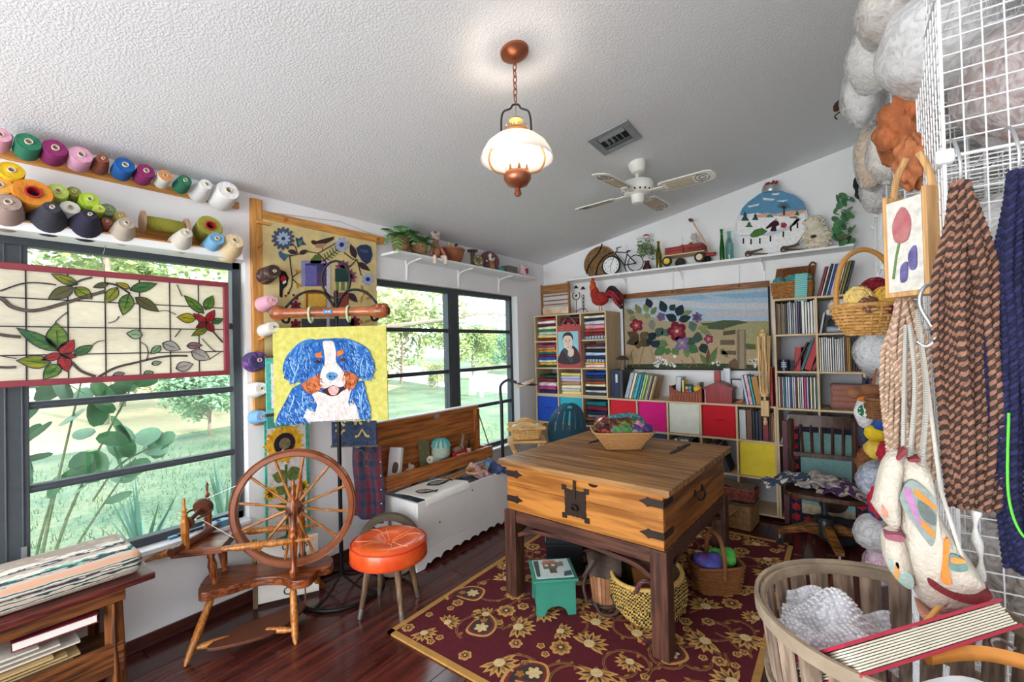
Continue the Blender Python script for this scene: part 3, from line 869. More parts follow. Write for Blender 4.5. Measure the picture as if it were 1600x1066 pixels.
TAP1=[('4b5570',1,[(1505,2244),(1520,2241),(1528,2235),(1526,2228),(1515,2223),(1499,2221),(1510,2211),(1514,2201),(1509,2195),(1498,2195),(1484,2200),(1489,2186),(1488,2174),(1481,2170),(1472,2175),(1463,2187),(1461,2171),(1455,2160),(1448,2159),(1443,2168),(1441,2183),(1432,2168),(1422,2161),(1417,2163),(1416,2174),(1421,2189),(1407,2179),(1396,2176),(1392,2180),(1397,2191),(1407,2205),(1392,2201),(1382,2202),(1380,2209),(1388,2218),(1402,2226),(1388,2229),(1381,2235),(1382,2242),(1393,2247),(1408,2249),(1398,2259),(1394,2268),(1398,2274),(1409,2274),(1422,2269),(1418,2284),(1419,2295),(1425,2299),(1434,2294),(1442,2283),(1445,2299),(1451,2310),(1458,2312),(1463,2303),(1465,2288),(1475,2303),(1484,2311),(1490,2309),(1491,2298),(1486,2282),(1500,2292),(1511,2296),(1516,2292),(1511,2280),(1500,2266),(1516,2270),(1527,2269),(1529,2263),(1520,2253)]),('a9bdd6',2,[(1481,2240),(1492,2237),(1497,2232),(1496,2226),(1487,2222),(1475,2223),(1481,2213),(1482,2205),(1477,2200),(1469,2202),(1461,2210),(1460,2198),(1455,2190),(1449,2189),(1445,2195),(1444,2207),(1436,2197),(1428,2192),(1423,2195),(1424,2203),(1430,2215),(1419,2210),(1411,2211),(1409,2216),(1415,2223),(1425,2230),(1415,2233),(1409,2238),(1411,2244),(1420,2248),(1431,2247),(1425,2257),(1425,2265),(1429,2269),(1437,2267),(1445,2260),(1446,2272),(1451,2280),(1457,2282),(1461,2275),(1462,2264),(1470,2274),(1478,2279),(1483,2276),(1482,2267),(1476,2256),(1488,2260),(1496,2260),(1498,2255),(1492,2247)]),('3b4668',3,[(1466,2237),(1463,2229),(1457,2223),(1449,2222),(1442,2225),(1440,2233),(1443,2241),(1449,2247),(1457,2248),(1464,2245)]),('2f4a6b',1,[(1536,2257),(1555,2251),(1580,2273),(1585,2242),(1608,2221),(1574,2214),(1549,2192),(1542,2220)]),('4f7d49',2,[(1550,2240),(1580,2246),(1574,2215),(1555,2207)]),('3f5f8f',1,[(1421,2138),(1435,2155),(1448,2138),(1500,2137),(1481,2119),(1457,2088),(1441,2104),(1430,2112)]),('47724a',2,[(1444,2128),(1491,2133),(1471,2115),(1453,2111)]),('3d2c36',1,[(1482,2162),(1494,2146),(1511,2141),(1530,2145),(1551,2152),(1536,2164),(1521,2173),(1503,2173)]),('3d2c36',1,[(1558,2153),(1579,2149),(1594,2155),(1607,2169),(1619,2186),(1600,2186),(1583,2183),(1568,2173)]),('3d2c36',1,[(1989,2184),(2001,2220),(1993,2246),(1972,2267),(1947,2284),(1942,2252),(1943,2223),(1957,2199)]),('3d2c36',1,[(2005,2157),(2019,2127),(2044,2112),(2077,2107),(2114,2106),(2095,2131),(2073,2151),(2044,2162)]),('3d2c36',1,[(1921,1921),(1923,1890),(1940,1872),(1967,1862),(1998,1857),(1990,1884),(1978,1907),(1956,1921)]),('3a2b29',2,[(1641,2251),(1656,2261),(1682,2259),(1725,2279),(1769,2297),(1816,2315),(1808,2291),(1757,2257),(1724,2239),(1682,2229),(1653,2234)]),('b98473',3,[(1666,2231),(1682,2239),(1736,2253),(1746,2243),(1724,2219),(1681,2212)]),('s','55403a',2,[(1724,2221),(1727,2203)]),('a3aed2',1,[(1906,2272),(1923,2268),(1932,2259),(1928,2250),(1914,2246),(1896,2249),(1902,2234),(1900,2221),(1891,2217),(1880,2223),(1873,2237),(1864,2220),(1853,2211),(1845,2213),(1843,2225),(1850,2242),(1832,2233),(1819,2232),(1816,2240),(1824,2251),(1841,2261),(1824,2265),(1816,2273),(1820,2282),(1834,2286),(1851,2283),(1845,2298),(1847,2311),(1856,2315),(1866,2310),(1874,2296),(1882,2313),(1893,2322),(1902,2321),(1904,2308),(1897,2291),(1915,2300),(1929,2301),(1933,2294),(1924,2282)]),('27335a',2,[(1893,2270),(1889,2259),(1879,2250),(1867,2248),(1857,2253),(1854,2263),(1858,2274),(1868,2282),(1880,2284),(1890,2280)]),('a3aed2',1,[(2123,2043),(2140,2038),(2148,2029),(2144,2021),(2130,2018),(2112,2022),(2119,2008),(2117,1996),(2108,1992),(2097,1998),(2089,2012),(2081,1996),(2070,1988),(2062,1990),(2060,2002),(2067,2017),(2050,2010),(2036,2010),(2033,2017),(2041,2027),(2058,2036),(2042,2040),(2034,2049),(2037,2057),(2051,2060),(2068,2056),(2062,2070),(2064,2082),(2073,2086),(2083,2080),(2091,2067),(2099,2082),(2110,2090),(2119,2088),(2120,2077),(2113,2061),(2131,2069),(2145,2069),(2149,2062),(2140,2051)]),('27335a',2,[(2109,2041),(2106,2031),(2096,2024),(2084,2023),(2074,2028),(2071,2037),(2075,2047),(2084,2054),(2096,2055),(2106,2051)]),('2c3a5c',1,[(1998,2264),(2033,2291),(2084,2304),(2122,2292),(2138,2233),(2115,2175),(2084,2153),(2042,2175),(2012,2214)]),('46557d',2,[(2026,2260),(2102,2261),(2095,2238),(2031,2239)]),('596a36',1,[(1627,2092),(1638,2123),(1670,2162),(1704,2169),(1718,2124),(1684,2067),(1639,2071)]),('s','4f6636',5,[(1739,2137),(1840,2224)]),('s','4f6636',5,[(1750,2149),(1737,2180)]),('s','4f6636',5,[(1750,2149),(1780,2141)]),('s','4f6636',5,[(1770,2166),(1757,2197)]),('s','4f6636',5,[(1770,2166),(1801,2159)]),('s','4f6636',5,[(1790,2184),(1777,2214)]),('s','4f6636',5,[(1790,2184),(1821,2176)]),('s','4f6636',5,[(1810,2201),(1798,2232)]),('s','4f6636',5,[(1810,2201),(1842,2194)]),('s','4f6636',5,[(1831,2219),(1818,2250)]),('s','4f6636',5,[(1831,2219),(1863,2211)]),('s','3f3328',5,[(1493,2126),(1499,2061),(1509,1986),(1502,1928),(1476,1874)]),('s','3f3328',5,[(1490,2127),(1549,2146),(1609,2177),(1691,2176),(1746,2214),(1824,2268)]),('s','3f3328',5,[(1892,2212),(1962,2175),(2001,2167),(2033,2060)]),('s','3f3328',5,[(2001,2180),(1922,2100)]),('s','3f3328',5,[(1511,2214),(1535,2190),(1544,2153)]),('s','3f3328',5,[(1691,2176),(1744,2133),(1752,2094)]),('s','3f3328',5,[(1507,1986),(1546,2024)]),('s','3f3328',5,[(1507,1981),(1540,1951)]),('8e8cb8',1,[(1572,2109),(1753,2134),(1749,1952),(1569,1935)]),('3d3a6e',2,[(1597,2093),(1749,2114),(1746,1957),(1594,1942)]),('6a68a8',3,[(1597,2078),(1679,2089),(1676,1955),(1594,1947)]),('5a3f6a',3,[(1678,2044),(1742,2052),(1740,1961),(1676,1955)]),('d9b45c',1,[(1584,1922),(1753,1937),(1750,1800),(1581,1791)]),('8e5a2c',2,[(1598,1904),(1748,1916),(1746,1805),(1596,1797)]),('dcae4a',3,[(1613,1888),(1745,1899),(1743,1810),(1612,1802)]),('4a4a55',1,[(1567,1718),(1744,1725),(1743,1664),(1566,1660)]),('c6c0cc',1,[(1755,2135),(1782,2139),(1772,1665),(1745,1664)]),('25433f',2,[(1820,2087),(1932,2101),(1930,2004),(1818,1992)]),('6e7d4c',1,[(1824,1993),(1932,2004),(1931,1939),(1823,1930)]),('cdbf86',2,[(1847,1992),(1862,1994),(1860,1935),(1845,1934)]),('cdbf86',2,[(1893,1997),(1908,1998),(1907,1939),(1892,1938)]),('93473c',1,[(1803,1914),(1923,1924),(1921,1818),(1801,1811)]),('4b5064',1,[(1768,1725),(1964,1733),(1963,1669),(1767,1665)]),('8a4a66',1,[(1883,2095),(1872,2111),(1856,2116),(1837,2114),(1817,2109),(1830,2097),(1844,2088),(1862,2086)]),('8a4a66',1,[(1883,2095),(1885,2116),(1877,2129),(1862,2137),(1844,2143),(1845,2125),(1850,2109),(1862,2099)]),('8a4a66',1,[(1883,2095),(1898,2113),(1900,2130),(1894,2145),(1885,2160),(1875,2143),(1868,2126),(1870,2110)]),('8a4a66',1,[(1883,2095),(1906,2104),(1918,2118),(1924,2136),(1927,2154),(1908,2144),(1892,2131),(1883,2116)]),('8a4a66',1,[(1883,2095),(1905,2092),(1923,2098),(1939,2111),(1953,2127),(1932,2127),(1913,2124),(1896,2114)]),('8a4a66',1,[(1931,2041),(1949,2053),(1957,2068),(1958,2085),(1956,2102),(1941,2088),(1929,2074),(1924,2059)]),('8a4a66',1,[(1931,2041),(1952,2042),(1968,2050),(1980,2064),(1991,2081),(1970,2077),(1952,2071),(1938,2060)]),('8a4a66',1,[(1931,2041),(1946,2030),(1964,2029),(1982,2034),(2001,2043),(1984,2051),(1967,2056),(1949,2054)]),('8a4a66',1,[(1931,2041),(1934,2022),(1945,2012),(1962,2007),(1981,2005),(1975,2021),(1966,2034),(1952,2042)]),('8a4a66',1,[(1931,2041),(1920,2023),(1921,2007),(1929,1994),(1941,1982),(1948,1999),(1951,2015),(1946,2030)]),('1d1918',2,[(1426,2031),(1465,2020),(1484,1983),(1473,1935),(1445,1904),(1441,1850),(1424,1856)]),('c0202c',3,[(1467,1977),(1463,1965),(1454,1957),(1442,1956),(1433,1962),(1430,1973),(1434,1984),(1443,1992),(1454,1993),(1464,1987)]),('e9e4dc',3,[(1441,1949),(1464,1967),(1467,1951),(1448,1937)]),('8d2530',2,[(1490,1885),(1487,1878),(1479,1876),(1474,1880),(1474,1887),(1480,1892),(1487,1891)]),('8d2530',2,[(1523,1873),(1520,1866),(1512,1864),(1507,1868),(1507,1876),(1513,1881),(1520,1880)]),('8d2530',2,[(1471,1865),(1467,1858),(1460,1855),(1455,1860),(1455,1867),(1460,1872),(1468,1871)]),('8d2530',2,[(1547,1851),(1544,1844),(1536,1842),(1530,1846),(1530,1854),(1536,1859),(1544,1858)]),('8d2530',2,[(1743,2133),(1739,2125),(1731,2122),(1724,2126),(1724,2134),(1731,2140),(1739,2140)]),('8d2530',2,[(1762,2115),(1758,2108),(1750,2105),(1743,2109),(1743,2117),(1750,2123),(1758,2122)]),('8d2530',2,[(1748,2105),(1744,2098),(1736,2095),(1729,2099),(1729,2107),(1736,2113),(1744,2112)]),('7a2640',1,[(1551,1804),(1559,1798),(1562,1789),(1558,1782),(1549,1780),(1539,1783),(1537,1773),(1531,1765),(1523,1765),(1517,1772),(1516,1782),(1506,1778),(1497,1779),(1493,1785),(1496,1794),(1504,1801),(1496,1807),(1493,1815),(1498,1822),(1507,1825),(1516,1821),(1518,1832),(1524,1839),(1532,1840),(1538,1833),(1540,1823),(1550,1827),(1559,1826),(1563,1820),(1560,1811)]),('3a1524',2,[(1536,1803),(1533,1796),(1525,1794),(1520,1798),(1520,1806),(1526,1811),(1533,1809)]),('7a2640',1,[(1549,1679),(1557,1673),(1560,1664),(1556,1657),(1547,1655),(1537,1659),(1535,1649),(1529,1642),(1521,1641),(1515,1648),(1513,1659),(1503,1655),(1495,1656),(1491,1663),(1494,1671),(1502,1678),(1494,1684),(1491,1693),(1495,1700),(1504,1702),(1514,1698),(1516,1708),(1522,1716),(1530,1716),(1536,1709),(1537,1699),(1547,1703),(1557,1702),(1561,1695),(1557,1686)]),('3a1524',2,[(1534,1679),(1531,1672),(1523,1670),(1517,1675),(1518,1682),(1524,1687),(1531,1685)]),('7a2640',1,[(1999,1712),(2010,1705),(2014,1696),(2008,1688),(1997,1686),(1984,1690),(1982,1678),(1974,1670),(1964,1670),(1957,1677),(1955,1689),(1942,1684),(1931,1686),(1927,1693),(1931,1703),(1941,1711),(1931,1718),(1927,1727),(1932,1735),(1944,1737),(1956,1733),(1958,1745),(1966,1753),(1976,1753),(1983,1746),(1985,1734),(1998,1739),(2010,1737),(2014,1730),(2010,1720)]),('3a1524',2,[(1981,1712),(1977,1704),(1967,1702),(1960,1707),(1960,1715),(1968,1721),(1977,1719)]),('b98c3f',1,[(1546,2024),(1557,2022),(1565,2026),(1571,2033),(1576,2042),(1566,2042),(1557,2040),(1550,2034)]),('b98c3f',1,[(1546,2024),(1549,2034),(1547,2040),(1540,2044),(1532,2046),(1531,2037),(1532,2030),(1536,2025)]),('b98c3f',1,[(1540,1951),(1545,1940),(1553,1936),(1563,1934),(1574,1935),(1568,1944),(1561,1951),(1552,1954)]),('b98c3f',1,[(1540,1951),(1534,1940),(1534,1930),(1538,1922),(1544,1913),(1548,1924),(1551,1934),(1549,1943)]),('b98c3f',1,[(2043,1914),(2061,1917),(2075,1926),(2085,1938),(2094,1952),(2077,1947),(2062,1940),(2050,1930)]),('b98c3f',1,[(2043,1914),(2028,1899),(2022,1883),(2021,1866),(2022,1848),(2034,1864),(2043,1880),(2047,1896)]),('b98c3f',1,[(2067,1884),(2086,1883),(2101,1888),(2114,1898),(2126,1910),(2108,1909),(2092,1905),(2078,1898)]),('b98c3f',1,[(2032,1989),(2027,1975),(2030,1964),(2039,1955),(2050,1948),(2052,1961),(2051,1973),(2045,1983)]),('b98c3f',1,[(2050,1709),(2071,1707),(2089,1712),(2106,1721),(2122,1733),(2101,1732),(2082,1729),(2065,1722)]),('b98c3f',1,[(2038,1697),(2040,1710),(2035,1719),(2025,1725),(2013,1729),(2014,1718),(2016,1708),(2023,1700)]),]
rg=thing('hooked_rug','cream hooked rug with a bird, flowers and house blocks','wall hanging',(.032,0,0))
B().sheet(lambda u,v:(.004*sin(u*9)*(1-v),1.328+u*.85-.012*(1-v)*(u>.95),1.25+v*1.085),14,8,.006).obj('backing',mat('#d8c48c',.95,.10,14.,.6,260.,kind='knit'),rg,60)
draw(TAP1,TX,rg,.005)
FS=[(.16,1.335,1.995,.040,.052,.15,'#4e3731','#7a6258','dark brown fuzzy yarn cop on the pine frame'),(.16,1.318,1.815,.034,.048,.13,'#e2a9ba',None,'pink yarn cone on the pine frame'),(.16,1.325,1.652,.034,.042,.14,'#e6e2dc',None,'off white yarn cone on the pine frame above the purple ball'),(.11,1.262,1.455,.050,.062,.10,'#4a3d72','#7d4a94','purple and blue variegated yarn ball on the pine frame'),(.13,1.262,1.285,.036,.050,.10,'#e9e6e0',None,'round white yarn ball below the purple one'),(.13,1.262,1.118,.034,.044,.10,'#86b4e0',None,'light blue yarn ball at the foot of the pine frame')]
for x,y,z,r1,r0,L,c,c2,lb in FS:
 spool(c,(x,y,z),r1,r0,L,lb,'yarn cones pegged on the pine frame',tilt=8,kind='multi' if c2 else 'rings',col2=c2,hole=.25)
# iron stand with the carved bone and the dog rug
M_IRON=mat('#1d1d20',.4,.1,metal=.5)
st=thing('iron_stand','black iron display stand with ring base and scrolled top','stand',(.36,1.62,0))
B().tube([(.25*cos(a),.25*sin(a),.012)for a in[2*pi*i/40 for i in range(40)]],.011,8,True).obj('ring_base',M_IRON,st,60)
for k in range(4):
 a=rad(20+90*k)
 B().tube(bez([(.25*cos(a),.25*sin(a),.016),(.13*cos(a),.13*sin(a),.03),(0,0,.10)],6),.007,6).obj('base_strut',M_IRON,st,60)
B().cyl((0,0,.09),(0,0,1.88),.0125,n=12).obj('pole',M_IRON,st,40)
d36=Vector((cos(rad(36.5)),sin(rad(36.5)),0))
n36=Vector((sin(rad(36.5)),-cos(rad(36.5)),0))
def stp(a,n,z):
 v=d36*a+n36*n
 return(v.x,v.y,z)
b=B().tube([stp(.0+.09*sin(t)*(1-.0*t),.0,1.95+.12*cos(t))for t in[i*pi/8 for i in range(17)]],.008,6)
b.obj('finial_loop',M_IRON,st,60)
for s in(-1,1):
 pts=[stp(s*.01,.01,1.78),stp(s*.08,.03,1.87),stp(s*.20,.05,1.86),stp(s*.30,.08,1.75),stp(s*.29,.10,1.69),stp(s*.26,.10,1.68),stp(s*.25,.10,1.71)]
 B().tube(bez(pts,6),.008,6).obj('scroll_arm',M_IRON,st,60)
# carved wooden bone
bn=thing('wooden_bone','carved glossy brown wooden bone hanging above the dog rug','ornament',(.43,1.53,1.735),rad(36.5))
_bp=[(-.355,.012),(-.35,.035),(-.33,.046),(-.30,.045),(-.275,.034),(-.25,.029),(-.15,.028),(0,.0265),(.15,.027),(.24,.028),(.262,.036),(.285,.043),(.32,.045),(.345,.038),(.355,.02),(.348,.008)]
B().lathe([(r,z)for z,r in _bp],20,T=Matrix.Rotation(rad(90),4,'Y')).obj('bone',mat('#8f4422',.28,.3,16.,.15,40.,coat=.4,col2='#b5683a'),bn,60)
for s,x in((-1,-.335),(1,.335),(1,.30),(-1,-.30)):
 B().ell((x,-.012*s,.026),(.026,.026,.02)).obj('knob',mat('#8f4422',.28,.3,16.,.15,40.,coat=.4,col2='#b5683a'),bn,60)
B().tube([(.357,.02*cos(a),.02*sin(a))for a in[i*pi/6 for i in range(12)]],.005,5,True).obj('end_ring',mat('#5c2a16',.4),bn,60)
pl=B()
for s in(-1,1):
 for q in(-1,1):
  pl.ell((s*.018,-.029,q*.006),(.009,.003,.008),10,6)
pl.box(-.017,.017,-.031,-.027,-.008,.008)
tagp=pl.obj('name_tag',mat('#2f86c9',.3,.05),bn,60,label='small blue bone-shaped name tag')
for x_ in(-.008,.008):
 B().ell((x_,-.0315,0),(.005,.0012,.004),8,6).obj('engraving',mat('#bfe6fa',.4),tagp,60)
for a in(-.115,.115):
 b=B().tube([(a,.034*sin(t),.034*cos(t)if cos(t)>0 else.06*cos(t))for t in[i*pi/8 for i in range(16)]],.007,6,True)
 b.obj('tie_cord',mat('#b9c79a',.8,.15,60.),bn,60)
dg=thing('dog_rug','hooked wool picture of a blue and white dog on yellow','wall hanging',(.141,1.325,1.07),rad(36.5))
DW,DH=.692,.576
def dpt(x,y):
 return((x-45)/1150*DW,(1040-y)/970*DH)
B().sheet(lambda u,v:(u*DW,.002*sin(u*7+v*3),v*DH),10,8,.010).obj('backing',mat('#c6bf58',.95,.10,30.,.7,230.,kind='knit',col2='#d6d078'),dg,50)
def hk2(c,c2=None,s=45.):
 return mat('#'+c,.95,.2,s,.7,230.,kind='knit',col2='#'+c2 if c2 else None)
def inpoly(p,q):
 c=False
 for i in range(len(q)):
  (x0,y0),(x1,y1)=q[i-1],q[i]
  if(y0>p[1])!=(y1>p[1])and p[0]<(x1-x0)*(p[1]-y0)/(y1-y0)+x0:
   c=not c
 return c
def fur(pts,n,h,seed,flow,cols):
 R=random.Random(seed)
 q=[dpt(*p)for p in pts]
 xs,ys=[p[0]for p in q],[p[1]for p in q]
 bs=[B()for _ in cols]
 for i in range(n):
  p=(R.uniform(min(xs),max(xs)),R.uniform(min(ys),max(ys)))
  if not inpoly(p,q):
   continue
  a=rad(flow(p)+R.uniform(-25,25))
  L=R.uniform(.012,.03)
  stroke(bs[i%len(cols)],[p,(p[0]+L*.5*cos(a),p[1]+L*.5*sin(a)),(p[0]+L*cos(a+.4),p[1]+L*sin(a+.4))],[.004,.004,.001],.004,.0075+h,T=TY)
 for b_,c in zip(bs,cols):
  b_.obj('fur_strand',hk2(c),dg,kind='stuff')
def dshape(name,pts,m,h,smooth=True,n=4):
 q=[dpt(*p)for p in pts]
 if smooth:
  q=bez(q,n,True)
 return B().prism(q,.004,.006+h,T=TY).obj(name,m,dg)
BL=hk2('1c58a8','3f80c8',38.)
BL2=hk2('164a94','3674be',50.)
WH=hk2('ddd0cc','e8deda')
RU=hk2('b5562f','cf7a4c')
dshape('body_fur',[(60,1045),(90,960),(180,800),(240,690),(330,640),(650,640),(960,630),(985,760),(1020,900),(1025,1020),(910,1026),(395,1042)],BL2,.001,False)
dshape('chest_fur',[(395,1036),(350,980),(385,900),(470,940),(490,860),(440,760),(480,720),(650,780),(810,700),(835,720),(800,850),(870,860),(905,940),(915,1020)],WH,.002,False)
dshape('ear',[(240,645),(200,600),(160,545),(150,480),(180,380),(250,290),(340,215),(470,195),(470,300),(400,480),(330,590)],BL,.0022)
dshape('ear',[(990,625),(1040,600),(1075,490),(1050,400),(1010,310),(900,235),(760,190),(740,260),(850,420),(900,570)],BL,.0022)
dshape('head',[(330,640),(290,560),(330,400),(390,270),(470,205),(640,190),(760,200),(850,270),(900,400),(910,560),(880,640),(640,700)],BL2,.003)
dshape('cheek',[(335,665),(380,620),(450,575),(530,545),(540,680),(430,750)],RU,.0038)
dshape('cheek',[(905,605),(870,560),(820,530),(755,525),(770,680),(850,715)],RU,.0038)
for pts in([(480,335),(545,330),(552,385),(490,380)],[(700,325),(765,305),(775,345),(705,380)]):
 dshape('eyebrow',pts,hk2('c9622f','d9803f'),.0068,False)
dshape('blaze',[(560,225),(610,215),(665,225),(690,330),(690,430),(740,500),(775,570),(770,670),(700,690),(655,665),(600,695),(545,690),(522,620),(535,530),(575,430),(570,320)],WH,.0045)
for x,y in((503,425),(760,412)):
 dshape('eye',[(x-30,y),(x,y-18),(x+32,y+2),(x,y+16)],hk2('2a211c','6a3a1c'),.0070)
dshape('mouth',[(545,720),(600,690),(655,668),(720,690),(775,690),(750,740),(660,780),(590,760)],hk2('3a2024'),.005)
dshape('tongue',[(605,705),(655,672),(715,700),(690,760),(655,770),(625,755)],hk2('dba0a0','e8b9b4'),.0058)
dshape('lip',[(560,745),(660,790),(755,725),(760,745),(665,808),(575,765)],hk2('f2ded8'),.0058)
dshape('nose',[(585,570),(610,540),(645,533),(690,545),(705,575),(670,612),(640,620),(600,600)],hk2('2f68a0','6fa6cf'),.006)
for x in(625,672):
 dshape('nostril',[(x-10,578),(x,570),(x+10,578),(x,588)],hk2('16304f'),.0065)
for k,(xs,y0,y1)in enumerate(((410,330,520),(300,440,600),(870,330,540),(960,400,580),(240,430,560),(1010,420,560),(900,720,860),(250,760,930),(340,720,880),(960,700,960))):
 q=[dpt(xs+12*sin(k+j*.8)-(12*j if k%2 else-8*j)*.5,y0+(y1-y0)*j/5)for j in range(6)]
 b=B()
 stroke(b,q,.006,.006,.0098,T=TY)
 b.obj('highlight_strand',hk2('8fbbe8'),dg)
CB=('103f86','6fa5e0','2a6cc0','a9c9ee')
fur([(60,1045),(180,800),(260,660),(400,740),(480,860),(380,920),(350,980),(395,1042)],420,.001,1,lambda p:-75,CB)
fur([(960,640),(1020,900),(1025,1020),(930,1020),(870,860),(810,850),(850,720)],260,.001,2,lambda p:-95,CB)
fur([(240,645),(160,545),(150,480),(180,380),(250,290),(340,215),(450,200),(400,480),(330,590)],330,.0022,3,lambda p:-110,CB)
fur([(990,625),(1040,600),(1075,490),(1010,310),(900,235),(800,200),(870,420),(900,570)],330,.0022,4,lambda p:-70,CB)
fur([(300,560),(390,270),(470,205),(560,205),(570,320),(575,430),(535,530),(420,590)],200,.003,5,lambda p:-100,CB[:3])
fur([(700,205),(760,200),(850,270),(900,400),(890,540),(780,520),(720,470),(690,330)],200,.003,6,lambda p:-80,CB[:3])
fur([(335,665),(450,575),(530,545),(540,680),(430,750)],90,.0038,7,lambda p:-60,('8a3a1c','d98a5a'))
fur([(905,605),(820,530),(755,525),(770,680),(850,715)],90,.0038,8,lambda p:-120,('8a3a1c','d98a5a'))
fur([(395,1036),(480,740),(650,800),(810,720),(870,860),(915,1020)],120,.002,9,lambda p:-90,('d3c6c4','e0d6d2'))
# small pieces hung on and under the stand
sr=thing('scroll_rug','small navy hooked mat with gold scrolls below the dog','wall hanging',(.30,1.77,.865),rad(36.5))
B().box(-.15,.15,-.006,.006,0,.215).obj('backing',hk2('26304a','3c4a66',60.),sr,bev=.004)
B().box(-.158,.158,-.004,.008,-.008,.004).obj('binding',hk2('5a5648'),sr)
for cx,cz,s in((.055,.09,1),(-.09,.085,-.7),(-.09,.16,.7),(.03,.165,.6),(.1,.165,-.6)):
 for e in(-1,1):
  pts=[(cx+e*(.0+.055*abs(s)*t-.015*t*t),cz+.02*s-.05*s*sin(t*1.9))for t in[j/6 for j in range(7)]]
  b=B()
  stroke(b,pts,[.012-.006*abs(j-3)/3 for j in range(7)],.006,.0095,T=TY)
  b.obj('scroll',hk2('b59a4c','d0bd78'),sr)
  B().prism(rosette(8,.008,.009,c=pts[-1]),.006,.010,T=TY).obj('scroll_end',hk2('b59a4c','d0bd78'),sr)
_T=NT('plaid_flannel')
_co=_T.co()
_w1=_T.n('ShaderNodeTexWave',{'Vector':_co,'Scale':4.2,'Distortion':.3},bands_direction='X',wave_profile='SIN')
_w2=_T.n('ShaderNodeTexWave',{'Vector':_co,'Scale':3.4,'Distortion':.3},bands_direction='Z',wave_profile='SIN')
_c1=_T.ramp(_w1 .outputs['Fac'],[(0,hx('#8a2d40')),(.3,hx('#7b2b3c')),(.36,hx('#4a5a58')),(.62,hx('#2d3c5c'))],'CONSTANT')
_c2=_T.ramp(_w2 .outputs['Fac'],[(0,hx('#6d3348')),(.42,hx('#3f5552')),(.7,hx('#28365a'))],'CONSTANT')
_mx=_T.n('ShaderNodeMix',{'Factor':.5},data_type='RGBA')
_T.t.links.new(_c1,_mx.inputs[6])
_T.t.links.new(_c2,_mx.inputs[7])
_T.base(_mx.outputs[2])
_T.b.inputs['Roughness'].default_value=.9
sh=thing('plaid_shirt','red and navy plaid shirt hanging below the scroll mat','shirt',(.27,1.89,.30),rad(36.5))
B().sheet(lambda u,v:(-.10+u*.20+.01*sin(v*5)-.012*(1-v)*(u<.4),.018*sin(u*13+v*2)+.01*sin(v*7),v*.53+(.06*(1-v)*(1-u))),30,14,.004).obj('shirt_body',_T.m,sh,70)
for k in range(5):
 B().ell((.095,-.02,.05+k*.095),(.005,.003,.005),8,6).obj('button',M_WHITE,sh,60)
for s in(-1,1):
 q=[(s*(.012+.03*(1-t))*1.0+s*.018*cos(6*t),-.03,.49+.03*sin(6*t)-.02*t)for t in[j/14 for j in range(15)]]
 B().tube(q,.003,5).obj('wire_scroll',mat('#6b6255',.5,metal=.6),sh,60)
B().tube([(.016*sin(t),-.03,.43+.028*cos(t))for t in[i*pi/6 for i in range(12)]],.0025,5,True).obj('wire_drop',mat('#6b6255',.5,metal=.6),sh,60)
sf=thing('sunflower_rug','long hooked runner with a tall sunflower on teal border','wall hanging',(.035,1.315,.30))
B().box(-.004,.004,0,.285,0,.78).obj('border',hk2('2fa08c','57bda6'),sf)
B().box(.002,.006,.014,.262,.03,.77).obj('backing',hk2('e4dfdc','efeae8'),sf)
_sc=(.12,.615)
for k in range(22):
 a=2*pi*k/22
 B().prism(leafpts((_sc[0]+.05*cos(a),_sc[1]+.05*sin(a)),(_sc[0]+(.125+.012*(k%2))*cos(a),_sc[1]+(.125+.012*(k%2))*sin(a)),.020),.005,.008+.0005*(k%2),T=TX).obj('petal',hk2('e8a820' if k%3 else 'd98c1c','f2c23a'),sf)
B().prism(rosette(20,.066,.068,c=_sc),.006,.011,T=TX).obj('seed_ring',hk2('241c26'),sf)
B().prism(rosette(10,.034,.037,c=_sc),.006,.0125,T=TX).obj('seed_centre',hk2('6d6045','86795a'),sf)
stroke(B(),[(.13,.03),(.125,.25),(.128,.48)],.016,.005,.0085,T=TX).obj('stalk',hk2('4f6a38'),sf)
for p0,p1,w in(((.128,.40),(.04,.43),.042),((.128,.40),(.235,.42),.048),((.128,.30),(.06,.35),.03),((.128,.28),(.21,.33),.035),((.128,.2),(.05,.24),.026)):
 B().prism(leafpts(p0,p1,w),.005,.0095,T=TX).obj('leaf',hk2('56703a','7f8c4c'),sf)
for c in((.03,.32),(.235,.31)):
 for k in range(7):
  a=2*pi*k/7
  B().prism(leafpts((c[0],c[1]),(c[0]+.05*cos(a),c[1]+.05*sin(a)),.014),.005,.009,T=TX).obj('petal',hk2('e6b326','f0cb4a'),sf)
ss=thing('saying_rug','small turquoise-bordered mat with letters, half behind the dog','wall hanging',(.135,1.285,1.13))
B().box(-.006,.006,0,.20,.0,.335).obj('border',hk2('48bfb4','6fd2c6'),ss)
B().box(.002,.0085,.028,.175,.03,.30).obj('field',hk2('eeeae6'),ss)
B().box(-.007,.007,-.004,.204,.335,.35).obj('top_binding',hk2('6a4a3c'),ss)
B().box(-.007,.007,-.004,.204,-.018,.0).obj('bottom_binding',hk2('4a3a36'),ss)
B().box(-.006,.006,0,.20,-.09,-.018).obj('lower_border',hk2('4fae9c','3f8f86'),ss)
B().box(.006,.0105,.06,.15,.075,.165).obj('letter_field',hk2('e6a020'),ss)
for tx,z in(('the',.135),('do',.095)):
 mobj('lettering',text_mesh(tx,.05,.001),hk2('2a1f10'),ss,loc=(.0115,.098,z),rot=(rad(90),0,rad(90)))
for k in range(8):
 a=2*pi*k/8
 stroke(B(),[(.1+.012*cos(a),.235+.012*sin(a)),(.1+.032*cos(a),.235+.032*sin(a))],.007,.0085,.011,T=TX).obj('ray',hk2('d23a4f'),ss)
